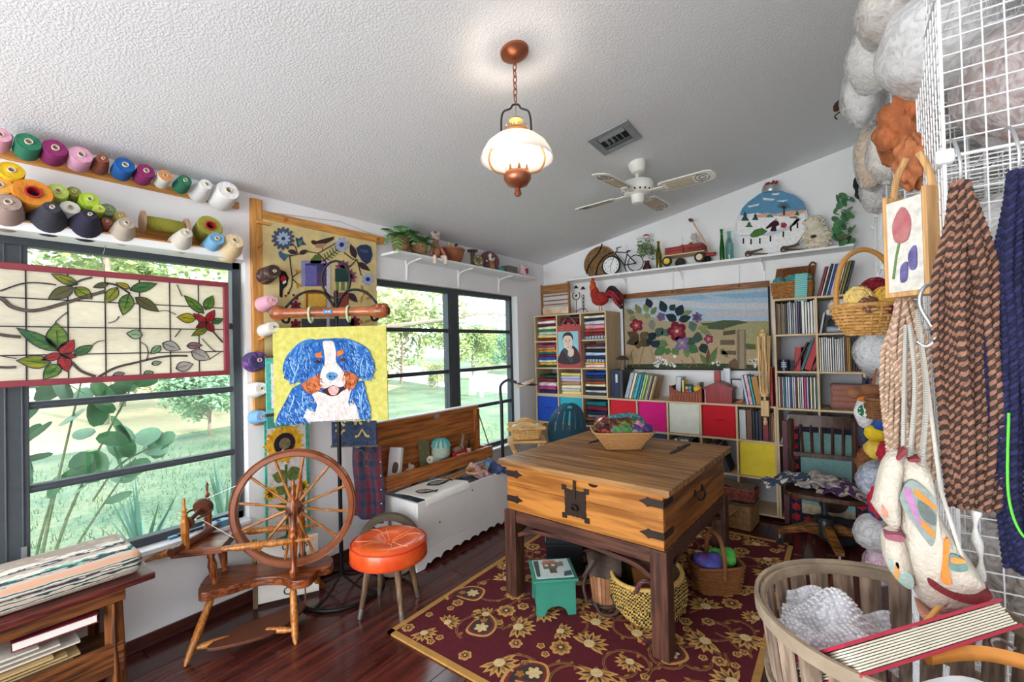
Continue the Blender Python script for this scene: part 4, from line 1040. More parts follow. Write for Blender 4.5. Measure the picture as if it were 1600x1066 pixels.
# spinning wheel
M_SW=mat('#a5571f',.3,.2,16.,kind='wood',ax=2,coat=.3,col2='#5a2712')
M_SWX=mat('#8f4a20',.35,.2,16.,kind='wood',ax=0,coat=.3,col2='#4f2413')
M_SWH=mat('#c07a2f',.3,.1,18.,kind='wood',ax=2,coat=.3,col2='#96581f')
M_SWD=mat('#5a2f1e',.35,.2,20.,coat=.2)
sw=thing('spinning_wheel','turned wooden spinning wheel with treadle and flyer','spinning wheel',(.406,1.304,0),rad(50))
WZ,WR=.617,.33
TW=Matrix.Translation((0,0,WZ))@Matrix.Rotation(rad(90),4,'X')
B().lathe([(WR-.040,-.018),(WR-.034,-.024),(WR-.012,-.024),(WR-.008,-.016),(WR-.002,-.02),(WR,-.008),(WR-.006,0),(WR,.008),(WR-.002,.02),(WR-.008,.016),(WR-.012,.024),(WR-.034,.024),(WR-.040,.018),(WR-.040,-.018)],64,T=TW,cap=False).obj('wheel_rim',mat('#7c3f1f',.3,.2,9.,coat=.35,col2='#95502a'),sw,40)
B().lathe([(.0,-.045),(.02,-.045),(.024,-.03),(.044,-.022),(.046,0),(.044,.022),(.024,.03),(.02,.045),(0,.045)],24,T=TW).obj('hub',M_SWD,sw,40)
sp=B().turned((0,0,0),(0,0,WR-.075),[(0,.007),(.12,.009),(.3,.0085),(.45,.0065),(.55,.0065),(.57,.0095),(.60,.0065),(.62,.0095),(.65,.0065),(.8,.0085),(.9,.008),(1,.006)],8).mesh('spoke',50)
for k in range(12):
 a=2*pi*(k+.35)/12
 o=mobj('spoke',sp,M_SWH,sw,loc=(.042*sin(a),0,WZ+.042*cos(a)),rot=(0,a,0))
B().cyl((0,-.15,WZ),(0,.15,WZ),.008).obj('axle',M_SWD,sw,40)
PP=[(0,.018),(.04,.018),(.05,.022),(.08,.022),(.09,.017),(.2,.016),(.3,.019),(.40,.02),(.41,.024),(.43,.024),(.44,.019),(.47,.019),(.48,.023),(.5,.023),(.52,.016),(.62,.02),(.7,.024),(.74,.019),(.76,.012),(.80,.010),(.84,.015),(.87,.012),(.90,.008),(.93,.013),(.96,.010),(1,.002)]
for y,u in((-.105,.015),(.105,.015)):
 B().turned((u,y,.27),(u,y*.8,.80),PP,14).obj('wheel_post',M_SW,sw,50)
bed=bez([(-.43,-.14),(-.30,-.125),(-.18,-.07),(-.05,-.095),(.02,-.16),(.10,-.15),(.13,-.06),(.19,-.03),(.19,.06),(.12,.12),(-.1,.11),(-.43,.12)],5,True)
B().prism(bed,.232,.278).obj('bed',M_SWX,sw,bev=.004)
LG=[(0,.014),(.06,.016),(.10,.0165),(.12,.019),(.14,.0165),(.17,.019),(.2,.0165),(.5,.02),(.62,.018),(.64,.021),(.67,.017),(.86,.017),(.88,.014),(.92,.014),(1,.006)]
for p0,p1 in(((-.38,-.10,.235),(-.43,-.29,0)),((.01,-.11,.235),(.053,-.26,0)),((.02,.09,.235),(.10,.30,0))):
 B().turned(p0,p1,LG,12).obj('leg',M_SWH,sw,50)
B().turned((-.40,-.235,.05),(-.27,-.20,.055),[(0,.010),(.2,.016),(.6,.018),(1,.012)],10).obj('treadle_bar',M_SWH,sw,50)
B().turned((.05,-.225,.055),(-.10,-.19,.058),[(0,.006),(.4,.016),(1,.014)],10).obj('treadle_bar',M_SWH,sw,50)
tr=bez([(-.34,-.28),(-.10,-.25),(.02,-.13),(.05,.02),(-.03,.01),(-.14,-.06),(-.26,-.13)],5,True)
B().prism(tr,.05,.066).obj('treadle',mat('#5f3423',.5,.15,14.),sw,bev=.003)
B().cyl((.05,.0,.06),(.02,.11,.55),.004).obj('footman',M_SWD,sw,40)
# raised mother-of-all table
B().box(-.57,-.33,-.10,.12,.445,.485).obj('upper_table',M_SWX,sw,bev=.004)
BL_=[(0,.013),(.1,.018),(.16,.013),(.25,.017),(.6,.023),(.8,.015),(.88,.02),(1,.014)]
for y in(-.065,.075):
 B().turned((-.38,y,.275),(-.40,y,.447),BL_,12).obj('baluster',M_SW,sw,50)
for y0,y1 in((-.12,-.10),(.10,.10)):
 B().turned((-.33,y0,.475),(.13,y1,.468),[(0,.010),(.05,.016),(.1,.012),(.15,.019),(.3,.017),(.40,.020),(.43,.014),(.5,.019),(.7,.016),(.75,.010),(.95,.008),(1,.004)],12).obj('upper_rail',M_SWH,sw,50)
B().turned((-.565,-.02,.465),(-.70,-.06,.435),[(0,.008),(.15,.014),(.35,.019),(.6,.016),(.75,.008),(.85,.010),(1,.006)],12).obj('tension_knob',M_SWH,sw,50)
MP=[(0,.016),(.1,.02),(.14,.016),(.3,.019),(.33,.022),(.36,.019),(.5,.02),(.56,.017),(.62,.012),(.66,.016),(.7,.008),(.76,.014),(.8,.007),(.86,.006),(.95,.009),(1,.003)]
B().turned((-.505,-.085,.485),(-.512,-.085,.75),MP,12).obj('maiden',M_SWH,sw,50)
B().turned((-.47,.10,.485),(-.475,.10,.775),MP,12).obj('maiden',M_SW,sw,50)
B().turned((-.54,-.16,.50),(-.44,.13,.515),[(0,.022),(.06,.026),(.12,.018),(.4,.021),(.8,.02),(1,.016)],12).obj('mother_of_all',mat('#6a3a28',.35,.2,14.,coat=.2),sw,50)
B().lathe([(.012,-.08),(.03,-.075),(.03,-.066),(.012,-.06),(.013,.03),(.046,.035),(.052,.045),(.052,.06),(.046,.07),(.012,.075)],20,T=Matrix.Translation((-.485,.0,.638))@Matrix.Rotation(rad(-72),4,'X')@Matrix.Rotation(rad(12),4,'Y')).obj('bobbin',M_SWD,sw,40)
for s in(-1,1):
 B().tube(bez([(-.485+s*.03,-.075,.632),(-.485+s*.055,-.02,.635),(-.485+s*.05,.05,.64),(-.485,.06,.64)],5),.006,6).obj('flyer_arm',M_SWD,sw,60)
B().tube([(-.485,.05,.688),(-.2,.02,.80),(-.05,.0,WZ+WR+.003)],.0018,5).obj('drive_band',mat('#e5e0d6',.8),sw)
B().tube([(-.485,.05,.585),(-.35,-.01,.52),(-.2,0,.40)],.0018,5).obj('drive_band',mat('#e5e0d6',.8),sw)
# toy ukulele on the sill
uk=thing('ukulele','small blue ukulele lying on the window sill','instrument',(-.005,1.06,.497),rad(8))
B().prism(bez([(.03,.05),(.0,.068),(-.03,.05),(-.022,.0),(-.034,-.05),(0,-.075),(.034,-.05),(.022,0)],4,True),0,.035).obj('body',mat('#5b92b5',.3,.1),uk,bev=.004)
B().prism(rosette(10,.012,.0125,c=(0,.01)),.035,.0365).obj('sound_hole',M_DARK,uk)
B().box(-.008,.008,-.20,-.07,.02,.036).obj('neck',mat('#46505c',.4),uk,bev=.002)
B().box(-.014,.014,-.24,-.20,.02,.034).obj('headstock',mat('#5b92b5',.3,.1),uk,bev=.003)
# painted farm sign standing behind the wheel
sn=thing('painted_sign','white hand-lettered board standing on the floor behind the spinning wheel','sign',(.13,1.22,0),rad(62))
B().box(0,.33,.0,.012,.02,.37).obj('board',mat('#e9e4da',.7,.05,10.),sn,bev=.002)
B().box(-.025,0,-.004,.016,0,.40).obj('frame_stile',mat('#8d7355',.6,.15,12.,kind='wood'),sn,bev=.002)
for tx,x,z,s_ in(('Cards',.20,.325,.06),('Ca',.17,.06,.07)):
 mobj('lettering',text_mesh(tx,s_,.0008),mat('#1e1b1a',.7),sn,loc=(x,-.001,z),rot=(rad(90),0,0))
B().prism(rosette(5,.03,.05,c=(.12,.17)),.001,.004,T=TY).obj('painted_motif',mat('#5f8a6a',.7),sn)
B().prism(bez([(.18,.14),(.22,.25),(.28,.22),(.29,.14)],4,True),.001,.004,T=TY).obj('painted_motif',mat('#4a3a30',.7),sn)
# bench with folded canvas
M_BEN=mat('#7c4a24',.45,.25,10.,kind='wood',ax=1,col2='#3f2113')
M_BENZ=mat('#7c4a24',.45,.25,10.,kind='wood',ax=2,col2='#3f2113')
be=thing('bench','rustic wooden bench with an open shelf under the window','bench',(.23,.1,0))
B().box(-.20,.215,-.85,.555,.505,.535).obj('seat_board',mat('#6e2f28',.35,.2,12.,kind='wood',ax=1,col2='#3d1814'),be,bev=.005)
B().box(.17,.20,-.82,.455,.455,.507).obj('apron',M_BEN,be,bev=.003)
for y in(-.78,.42):
 for x,sx in((-.15,-1),(.16,1)):
  B().bar((x,y,.507),(x+sx*.02,y+.01,0),.04,.055,w1=.05).obj('leg',M_BENZ,be,bev=.005)
B().box(-.17,.19,-.80,.45,.175,.20).obj('shelf_board',M_BEN,be,bev=.004)
B().box(.175,.20,-.80,.45,.16,.285).obj('shelf_rail',M_BEN,be,bev=.004)
_T=NT('striped_woven_cushion')
_w=_T.n('ShaderNodeTexNoise',{'Vector':_T.co((3.4,.12,26)),'Scale':1.,'Detail':0.})
_w3=_T.n('ShaderNodeTexNoise',{'Vector':_T.co((60,14,60)),'Scale':1.,'Detail':2.})
_m=_T.n('ShaderNodeMath',{0:_w3 .outputs[0],1:.16,2:-.08},operation='MULTIPLY_ADD')
_m2=_T.n('ShaderNodeMath',{0:_w.outputs[0],1:_m.outputs[0]},operation='ADD')
_T.base(_T.ramp(_m2 .outputs[0],[(.0,hx('#cdbfae')),(.34,hx('#a89789')),(.40,hx('#e1d6c8')),(.45,hx('#2f3642')),(.48,hx('#b8a698')),(.52,hx('#e0d4c6')),(.56,hx('#1f9c86')),(.58,hx('#2f3642')),(.61,hx('#c9b7a7')),(.68,hx('#d9a88c'))],'CONSTANT'))
_T.b.inputs['Roughness'].default_value=.95
cu=thing('bench_cushion','striped woven cushion lying on the bench','cushion',(.22,.1,.536))
b=B().box(-.185,.185,-.85,.525,0,.10)
o=b.obj('cover',_T.m,cu,bev=.035)
o.modifiers['edge'].segments=4
M_CANV=mat('#e4dccd',.9,.06,9.,.1,60.)
for k,(z,hgt,c,lb,x1)in enumerate(((.201,.075,'#ddd3c0','folded natural canvas at the bottom of the bench shelf',.15),(.277,.05,'#c8ab78','folded tan canvas on the bench shelf',.145),(.328,.07,'#e6dfd2','folded cream canvas with drawn lines on the bench shelf',.14))):
 b=B()
 for j in range(3):
  b.sheet(lambda u,v:(-.15+u*(.3+.01*j),-.78+v*(1.1-.02*j*(k+1)),.230-.23+hgt*j/3+.006+.003*sin(u*9+v*5+k)),8,10,.007)
 b.obj('folded_canvas',mat(c,.9,.06,9.,.1,60.),loc=(.23,.1,z),label=lb,cat='fabric',group='folded canvases on the bench shelf')
b=B().lathe([(.01,0),(.035,.004),(.04,.02),(.04,1.13),(.035,1.15),(.01,1.15)],14,T=Matrix.Translation((.10,-.62,.455))@Matrix.Rotation(rad(-90),4,'X'))
b.obj('canvas_roll',M_CANV,smooth=50,label='fat roll of cream canvas tucked under the bench seat',cat='fabric')
t=thing('binder_book','maroon covered book with white pages on the bench shelf','book',(.295,.235,.402),rad(-4))
B().box(-.12,.12,0,.24,.0,.004).obj('cover',mat('#7d2333',.5,.08),t)
B().box(-.12,.12,0,.24,.032,.036).obj('cover',mat('#7d2333',.5,.08),t)
B().box(-.115,.118,.004,.236,.004,.032).obj('page_block',mat('#efece6',.8,.03),t)
B().box(-.05,.05,.03,.2,.0362,.037).obj('label_patch',mat('#d9cfc0',.8),t)
# orange vinyl stool
so=thing('vinyl_stool','round orange vinyl stool with stitched petal top','stool',(.775,1.665,0))
M_VIN=mat('#e2491f',.25,.08,8.,.06,60.,coat=.2,col2='#ee6a2c')
b=B()
n,R0=64,.205
rings=[(0,.372),(.015,.372),(.05,.388),(.10,.402),(.15,.406),(.19,.402),(R0,.392),(R0+.006,.386)]
b.lathe([(r,z)for r,z in rings],n,cap=False)
b.obj('seat_top',M_VIN,so,60)
B().lathe([(R0+.004,.390),(R0+.012,.37),(R0+.014,.33),(R0+.006,.305),(.1,.30),(0,.30)],n,cap=False).obj('seat_side',M_VIN,so,50)
B().tube([((R0+.007)*cos(a),(R0+.007)*sin(a),.389)for a in[2*pi*i/64 for i in range(64)]],.004,6,True).obj('piping',mat('#c23a18',.3),so,60)
B().tube([((R0+.010)*cos(a),(R0+.010)*sin(a),.306)for a in[2*pi*i/64 for i in range(64)]],.004,6,True).obj('piping',mat('#c23a18',.3),so,60)
B().ell((0,0,.375),(.018,.018,.008),14,6).obj('button',M_VIN,so,60)
def stz(r):
 for(r0,z0),(r1,z1)in zip(rings,rings[1:]):
  if r<=r1:
   return z0+(z1-z0)*(r-r0)/(r1-r0+1e-9)
 return.39
for k in range(8):
 a0=2*pi*k/8
 pts=[]
 for j in range(9):
  t_=j/8
  r=.02+.165*t_
  a=a0+.42*sin(pi*t_*.9)*(1 if k%2 else-1)*.6
  pts.append((r*cos(a),r*sin(a),stz(r)+.0015))
 B().tube(pts,.0016,4).obj('stitching',mat('#f0a878',.6),so)
for k in range(4):
 a=rad(45+90*k-62)
 b=B().turned((.115*cos(a),.115*sin(a),.305),(.175*cos(a),.175*sin(a),.0),[(0,.021),(.1,.021),(.82,.0145),(1,.013)],12)
 lg=b.obj('leg',mat('#7f6349',.5,.2,12.,kind='wood',ax=2),so,50)
 B().turned((.164*cos(a),.164*sin(a),.055),(.1755*cos(a),.1755*sin(a),.0),[(0,.0152),(.9,.0142),(1,.012)],12).obj('ferrule',mat('#8d8a83',.35,metal=.7),lg,50)
# little wooden cart wheel
ww=thing('cart_wheel','small weathered wooden spoked wheel leaning by the white chest','wheel',(.49,1.895,.212),rot=(rad(90),0,rad(36)),scl=1.3)
M_WW=mat('#6f6353',.8,.25,14.)
B().lathe([(.125,-.016),(.158,-.018),(.162,0),(.158,.018),(.125,.016),(.122,0),(.125,-.016)],36,cap=False).obj('felloe',M_WW,ww,40)
B().lathe([(0,-.03),(.024,-.03),(.03,0),(.024,.03),(0,.03)],16).obj('hub',M_WW,ww,40)
for k in range(8):
 a=2*pi*k/8
 B().cyl((.02*cos(a),.02*sin(a),0),(.128*cos(a),.128*sin(a),0),.010,.008,8).obj('spoke',M_WW,ww,40)
# helpers for baskets and soft figures
def sup(a,rx,ry,p):
 c,s=cos(a),sin(a)
 return(rx*math.copysign(abs(c)**(2/p),c),ry*math.copysign(abs(s)**(2/p),s))
def make_basket(t,prof,n,rows,m,r=.004,p=2.,liner='#5a3c22',rimr=.008,rimm=None,amp=None,stakem=None,bottom=True):
 """prof: list of (z, rx, ry); woven rings pass in and out of n stakes"""
 amp=amp if amp is not None else r*.8
 def at(tt):
  f=tt*(len(prof)-1)
  i=min(int(f),len(prof)-2)
  f-=i
  return[prof[i][k]*(1-f)+prof[i+1][k]*f for k in range(3)]
 b=B()
 for i in range(rows):
  z,rx,ry=at((i+.5)/rows)
  pts=[]
  for k in range(2*n):
   a=2*pi*k/(2*n)
   o=(amp if(k//2+i)%2 else-amp)if k%2==0 else 0
   x,y=sup(a,rx+o,ry+o,p)
   pts.append((x,y,z))
  b.tube(pts,r,5,True)
 b.obj('weave',m,t,60)
 s=B()
 for k in range(n):
  a=2*pi*k/n
  s.tube([(*sup(a,at(q/4)[1],at(q/4)[2],p),at(q/4)[0])for q in range(5)],r*.7,4)
 s.obj('stake',stakem or m,t,60)
 if liner:
  vs,fs=[],[]
  N=32
  L=6
  for q in range(L+1):
   z,rx,ry=at(q/L)
   for k in range(N):
    x,y=sup(2*pi*k/N,rx-amp-r,ry-amp-r,p)
    vs.append((x,y,z))
  for q in range(L):
   for k in range(N):
    fs.append((q*N+k,q*N+(k+1)%N,(q+1)*N+(k+1)%N,(q+1)*N+k))
  if bottom:
   fs.append(tuple(range(N)))
  B().add(vs,fs).obj('lining',mat(liner,.9,.15),t,60)
 z,rx,ry=prof[-1]
 B().tube([(*sup(2*pi*k/48,rx,ry,p),z)for k in range(48)],rimr,7,True).obj('rim',rimm or m,t,60)
def blob(name,parts,m,parent=None,vox=.006,**k):
 """soft continuous body fused from ellipsoids: (centre, radii) or capsules (p0, p1, r0, r1)"""
 b=B()
 for q in parts:
  if len(q)==2:
   b.ell(q[0],q[1],14,10)
  else:
   b.tube([q[0],tuple((Vector(q[0])+Vector(q[1]))/2),q[1]],[q[2],(q[2]+q[3])/2,q[3]],10)
   b.ell(q[0],q[2],10,8)
   b.ell(q[1],q[3],10,8)
 o=b.obj(name,m,parent,**k)
 md=o.modifiers.new('fuse','REMESH')
 md.mode='VOXEL'
 md.voxel_size=vox
 md.use_smooth_shade=True
 sm=o.modifiers.new('soften','SMOOTH')
 sm.factor=.5
 sm.iterations=3
 return o
def skein(b,c,L,r,d=(1,0,0),tw=5.,n=4,rr=None):
 """twisted hank: n strands around an axis"""
 d=Vector(d).normalized()
 a=Vector((0,0,1))if abs(d.z)<.9 else Vector((1,0,0))
 u=d.cross(a).normalized()
 w=d.cross(u)
 rr=rr or r*.62
 for k in range(n):
  pts,rs=[],[]
  for i in range(15):
   t=i/14
   an=2*pi*k/n+tw*t
   e=min(1,4*t,4*(1-t))*.6+.4
   pts.append(tuple(Vector(c)+d*L*(t-.5)+(u*cos(an)+w*sin(an))*r*.55*e))
   rs.append(rr*(.55+.45*e))
  b.tube(pts,rs,7)
 return b
def plush_eyes(t,pts,r=.006,m=None):
 for p in pts:
  B().ell(p,r,8,6).obj('eye',m or mat('#15110f',.2),t,60)
# white blanket chest, lid open
M_CHEST=mat('#eceae8',.5,.03,5.)
M_CEDAR=mat('#b5713a',.4,.1,9.,kind='wood',ax=1,col2='#8f5228')
M_CEDZ=mat('#bd7a42',.4,.15,9.,kind='wood',ax=2,col2='#7a3f1c')
ch=thing('blanket_chest','white painted blanket chest with its cedar lid open','chest',(.36,2.59,0))
x0,x1,y0,y1,zt=-.25,.24,-.55,.55,.455
B().box(x1-.02,x1,y0,y1,.13,zt).obj('front_panel',M_CHEST,ch,bev=.003)
B().box(x0,x0+.02,y0,y1,.05,zt).obj('rear_panel',M_CHEST,ch,bev=.003)
for ya in(y0,y1-.02):
 B().box(x0+.02,x1-.02,ya,ya+.02,.05,zt).obj('side_panel',M_CHEST,ch,bev=.003)
B().box(x0+.02,x1-.02,y0+.02,y1-.02,.06,.08).obj('bottom_panel',M_CEDAR,ch)
for xa,ya0,ya1 in((x1-.025,y0,y1),):
 n=44
 bot=[]
 for i in range(n+1):
  y=y0+(y1-y0)*i/n
  e=min(i,n-i)
  bot.append((y,0.004 if e<3 else.022+.02*abs(sin(i*pi/4))+(.012 if 8<e else 0)))
 B().prism(bot+[(y1,.128),(y0,.128)],x1-.02,x1+.006,T=TX).obj('scalloped_plinth',M_CHEST,ch)
B().prism([(x0,.004),(x0+.08,.004),(x0+.14,.05),(x1-.12,.05),(x1-.06,.004),(x1+.005,.004),(x1+.005,.128),(x0,.128)],0,.02,T=Matrix.Translation((0,y0,0))@TY).obj('side_plinth',M_CHEST,ch)
for y,z in((.0,.40),(-.35,.27)):
 B().lathe([(0,0),(.006,0),(.006,.002),(0,.002)],10,T=Matrix.Translation((x1+.001,y,z))@Matrix.Rotation(rad(90),4,'Y')).obj('keyhole',M_DARK,ch)
LX=-.255
for k in range(4):
 B().box(LX,LX+.02,y0-.02,y1+.06,.50+k*.11,.608+k*.11).obj('lid_board',M_CEDAR,ch,bev=.002)
B().box(LX-.02,LX+.045,y0-.02,y1+.06,.925,.955).obj('lid_rail',M_CEDAR,ch,bev=.002)
B().box(LX-.022,LX+.047,y0-.022,y1+.062,.955,.966).obj('lid_edge',M_CHEST,ch,bev=.002)
B().box(LX+.02,LX+.06,y1+.02,y1+.06,.50,.925).obj('lid_stile',M_CEDZ,ch,bev=.002)
B().box(LX+.02,LX+.06,y0-.02,y0+.02,.50,.925).obj('lid_stile',M_CEDZ,ch,bev=.002)
B().box(LX+.02,LX+.205,y0-.03,y1+.06,.505,.52).obj('tray_bottom',M_CEDAR,ch)
B().box(LX+.19,LX+.21,y0-.03,y1+.06,.49,.595).obj('tray_front',M_CEDAR,ch,bev=.003)
for ya in(y0-.03,y1+.045):
 B().box(LX+.02,LX+.19,ya,ya+.015,.49,.585).obj('tray_end',M_CEDZ,ch,bev=.003)
B().box(LX+.045,LX+.052,.05,.10,.91,.945).obj('lock_plate',M_LATCH,ch,bev=.002)
B().bar((LX+.04,y1+.06,.90),(LX+.20,y1+.065,.5),.012,.004).obj('lid_stay',mat('#a5935b',.4,metal=.6),ch)
# things in the lid tray (tray floor z = .52)
TZ=.521
t=thing('boxed_tool','white box with red edge leaning in the chest lid tray','box',(.205,2.16,TZ),rot=(rad(-14),0,rad(25)))
B().box(-.05,.05,-.02,.02,0,.24).obj('carton',mat('#eef0f2',.4,.03),t,bev=.002)
B().box(-.052,-.046,-.021,.021,0,.242).obj('red_edge',mat('#b5263a',.4),t)
B().prism(bez([(-.01,.06),(.03,.06),(.035,.12),(.0,.13)],4,True),.020,.022,T=TY).obj('window_cutout',mat('#6a4a3a',.4),t)
blob('seashell',[((0,0,.03),(.03,.04,.03)),((.01,.03,.055),(.018,.02,.03)),((-.01,-.03,.02),(.02,.02,.02)),((0,.01,.08),(.01,.012,.02))],mat('#b7a694',.5,.25,30.),loc=(.21,2.30,TZ),vox=.005,label='spiky pale seashell in the lid tray',cat='shell')
B().box(-.006,.006,-.055,.055,0,.23).obj('notebook',mat('#6b6a4a',.8,.2,40.),loc=(.16,2.52,TZ),rot=(0,rad(-6),0),bev=.003,label='mottled olive notebook propped inside the chest lid',cat='book')
t=thing('tea_cosy','turquoise and cream knitted cosy in the lid tray','knitwear',(.185,2.67,TZ+.08))
B().lathe([(0,.14),(.03,.137),(.06,.115),(.075,.08),(.08,.03),(.078,0),(.06,-.02),(0,-.02)],22).obj('knit_body',mat('#8fcfc4',.9,.2,30.,.8,120.,kind='stripe',col2='#e9e3d2',ax=2),t,50)
for k in range(12):
 a=2*pi*k/12
 B().tube([(.035*cos(a),.035*sin(a),.138),(.066*cos(a),.066*sin(a),.112),(.080*cos(a),.080*sin(a),.075)],.007,5).obj('knit_rib',mat('#3fb0b5',.9),t,60)
spool('#e7e1d6',(.20,2.53,TZ+.075),.030,.050,.16,'fat cream yarn cone lying in the lid tray',None,tilt=18,yaw=-70)
t=thing('llama_figure','small grey brown llama figurine in the lid tray','figurine',(.20,2.86,TZ),rad(90))
blob('body',[((0,0,.085),(.06,.03,.035)),((.05,0,.10),(.025,.022,.03)),((.055,0,.11),(.07,0,.19),.018,.012),((.085,0,.195),(.025,.012,.012)),((.066,.008,.205),(.064,.008,.235),.006,.003),((.066,-.008,.205),(.064,-.008,.235),.006,.003),((-.055,0,.1),(.012,.01,.015))]+[((x,y,.07),(x,y,0.004),.012,.008)for x in(-.04,.045)for y in(-.016,.016)],mat('#8d7565',.85,.2,40.,.4,120.),t,.005)
t=thing('framed_sign','small red framed tile with teal lettering in the tray','frame',(.255,2.83,TZ),rad(90))
B().box(-.085,.085,-.006,.006,0,.09).obj('frame',mat('#c9202f',.4,.05),t,bev=.002)
B().box(-.05,.06,-.008,-.005,.02,.07).obj('tile',mat('#d9ece4',.4,.05),t)
for k in range(4):
 B().prism(bez([(-.04+.024*k,.03),(-.028+.024*k,.036+.01*(k%2)),(-.022+.024*k,.058),(-.036+.024*k,.05)],3,True),.008,.0092,T=TY).obj('painted_mark',mat(('#8fc4b8','#2e7a70')[k%2],.5),t)
t=thing('glue_pot','white pot holding a black handled brush in the tray','pot',(.22,2.98,TZ))
B().lathe([(.018,0),(.02,.01),(.02,.085),(.016,.085),(.016,.02),(0,.02)],16,cap=False).obj('pot',mat('#eceae4',.4),t,40)
B().turned((0,0,.03),(.0,.005,.19),[(0,.005),(.3,.006),(.4,.011),(.8,.012),(1,.008)],10).obj('brush_handle',mat('#19181a',.3),t,50)
for k,(x,y,c)in enumerate(((.23,3.06,'#2a2526'),(.20,3.10,'#e4e2dc'),(.25,3.12,'#3a3336'))):
 blob('toy_cow',[((0,0,.03),(.022,.012,.013)),((.024,0,.04),(.009,.008,.008))]+[((a,b_,.02),(a,b_,.003),.005,.004)for a in(-.014,.014)for b_ in(-.007,.007)],mat(c,.6,.1),loc=(x,y,TZ),vox=.003,rot=(0,0,k*1.3),label=('tiny black toy cow in the lid tray','tiny white toy cow in the lid tray','tiny dark toy cow at the end of the tray')[k],cat='toy',group='toy cows in the lid tray')
# load inside the open chest
b=B().sheet(lambda u,v:(.135+u*.43,2.07+v*1.04,.405+.025*sin(u*11+v*7)*sin(v*23)+.012*sin(v*41)),16,34,.03)
b.obj('fabric_layer',mat('#6f6a66',.9,.35,9.,.3,40.,col2='#8fa0b5'),smooth=70,label='rumpled grey cloth filling the open chest',cat='fabric')
t=thing('printed_canvas','white canvas with two bright fish designs on the chest','fabric',(.46,2.33,.455))
cz=lambda u,v:.018+.005*sin(u*5+v*4)-.5*max(0,u-.90)
B().sheet(lambda u,v:(-.13+min(u,.92)*.30,-.24+v*.44+.05*(u-.5),cz(u,v)),16,16,-.003).obj('canvas',mat('#efece8',.9,.04,12.,.15,60.),t,70)
for nm,c0,L,W,an in(('fish',(.03,-.12),.15,.045,40),('fish',(-.04,.08),.20,.055,75)):
 R2=Matrix.Translation((c0[0],c0[1],.021))@Matrix.Rotation(rad(an),4,'Z')
 f=B().prism(leafpts((-L/2,0),(L/2,0),W),0,.003,T=R2).obj('fish_outline',mat('#221e24',.8),t)
 B().prism(leafpts((-L*.4,0),(L*.2,0),W*.7),.002,.0045,T=R2).obj('fish_body',mat('#35b5b0',.8,.3,60.,col2='#d98a7a'),t)
 for k in range(5):
  B().prism(leafpts((L*.0+k*L*.07,-W*.5+k*.002),(L*.1+k*L*.07,W*.3),.006),.003,.0055,T=R2).obj('fish_stripe',mat(('#d9747a','#7ad0c4','#e8b45a','#3f8fb5','#b56a9a')[k],.8),t)
 B().prism([(L*.42,0),(L*.6,W*.7),(L*.55,-W*.6)],0,.003,T=R2).obj('fish_tail',mat('#221e24',.8),t)
for k,(p0,p1)in enumerate((((.36,2.50,.475),(.40,2.98,.485)),((.44,2.52,.475),(.42,2.95,.495)))):
 B().bar(p0,p1,.03,.012).obj('stretcher_bar',mat('#c08a55',.5,.15,14.,kind='wood',ax=2),bev=.002,label=('slim wooden stretcher bar lying beside the lid tray','slim wooden stretcher bar lying across the fabric heap')[k],cat='wood strip')
B().tube([(.49+.075*cos(a),2.78+.10*sin(a),.492)for a in[2*pi*i/32 for i in range(32)]],.0075,6,True).obj('embroidery_hoop',mat('#cf9a5a',.5,.1),smooth=60,label='oval wooden embroidery hoop on the chest',cat='hoop')
for k,(c,c2,x,y,rx,ry,lb)in enumerate((('#2f5f9a','#8fb0d6',.42,3.02,.10,.13,'blue and white printed cloth heaped at the chest end'),('#23304f','#4a5a86',.52,2.98,.09,.12,'navy folded cloth on the chest corner'),('#8f7a80','#c9a0a8',.50,2.79,.07,.09,'mauve and lavender cloth inside the hoop'),('#c98a8a','#e6d0c0',.38,2.86,.07,.07,'pink and tan cloth scrap near the stretcher bars'))):
 b=B().sheet(lambda u,v:(rx*(2*u-1),ry*(2*v-1),.005+.045*(1-(2*u-1)**2)*(1-(2*v-1)**2)*(1+.5*sin(7*u+9*v+k))+.008*sin(17*u+k)),14,14,.012)
 b.obj('cloth_heap',mat(c,.9,.3,14.,.3,60.,col2=c2),smooth=70,loc=(x,y,.458),rot=(0,0,k*.7),label=lb,cat='fabric',group='cloth on the blanket chest')
# gooseneck magnifier lamp
lp=thing('floor_lamp','black gooseneck magnifier floor lamp by the window','lamp',(.25,3.43,0))
M_BLK=mat('#24272a',.35,.05)
B().lathe([(0,0),(.13,0),(.13,.015),(.03,.03),(0,.03)],28).obj('base',M_BLK,lp,40)
B().cyl((0,0,.02),(0,0,.98),.016,n=12).obj('pole',M_BLK,lp,40)
B().tube(bez([(0,0,.96),(-.01,0,1.06),(.0,0,1.13),(.05,.03,1.175),(.10,.06,1.165),(.13,.08,1.15)],6),.014,8).obj('gooseneck',M_BLK,lp,60)
hd=B().lathe([(0,-.004),(.085,-.004),(.10,0),(.10,.014),(.085,.02),(0,.024)],28,T=Matrix.Translation((.20,.15,1.135))@Matrix.Rotation(rad(20),4,Vector((.6,-.8,0)).normalized())).obj('lamp_head',mat('#c9a58c',.35,.05),lp,40)
B().tube([(.20+.10*cos(a)*.95,.15+.10*sin(a)*.95,1.132+.02*(cos(a)*.8*-.34*5/3*.6-sin(a)*.6*.5))for a in[2*pi*i/30 for i in range(30)]],.006,6,True).obj('lens_ring',M_BLK,lp,60)
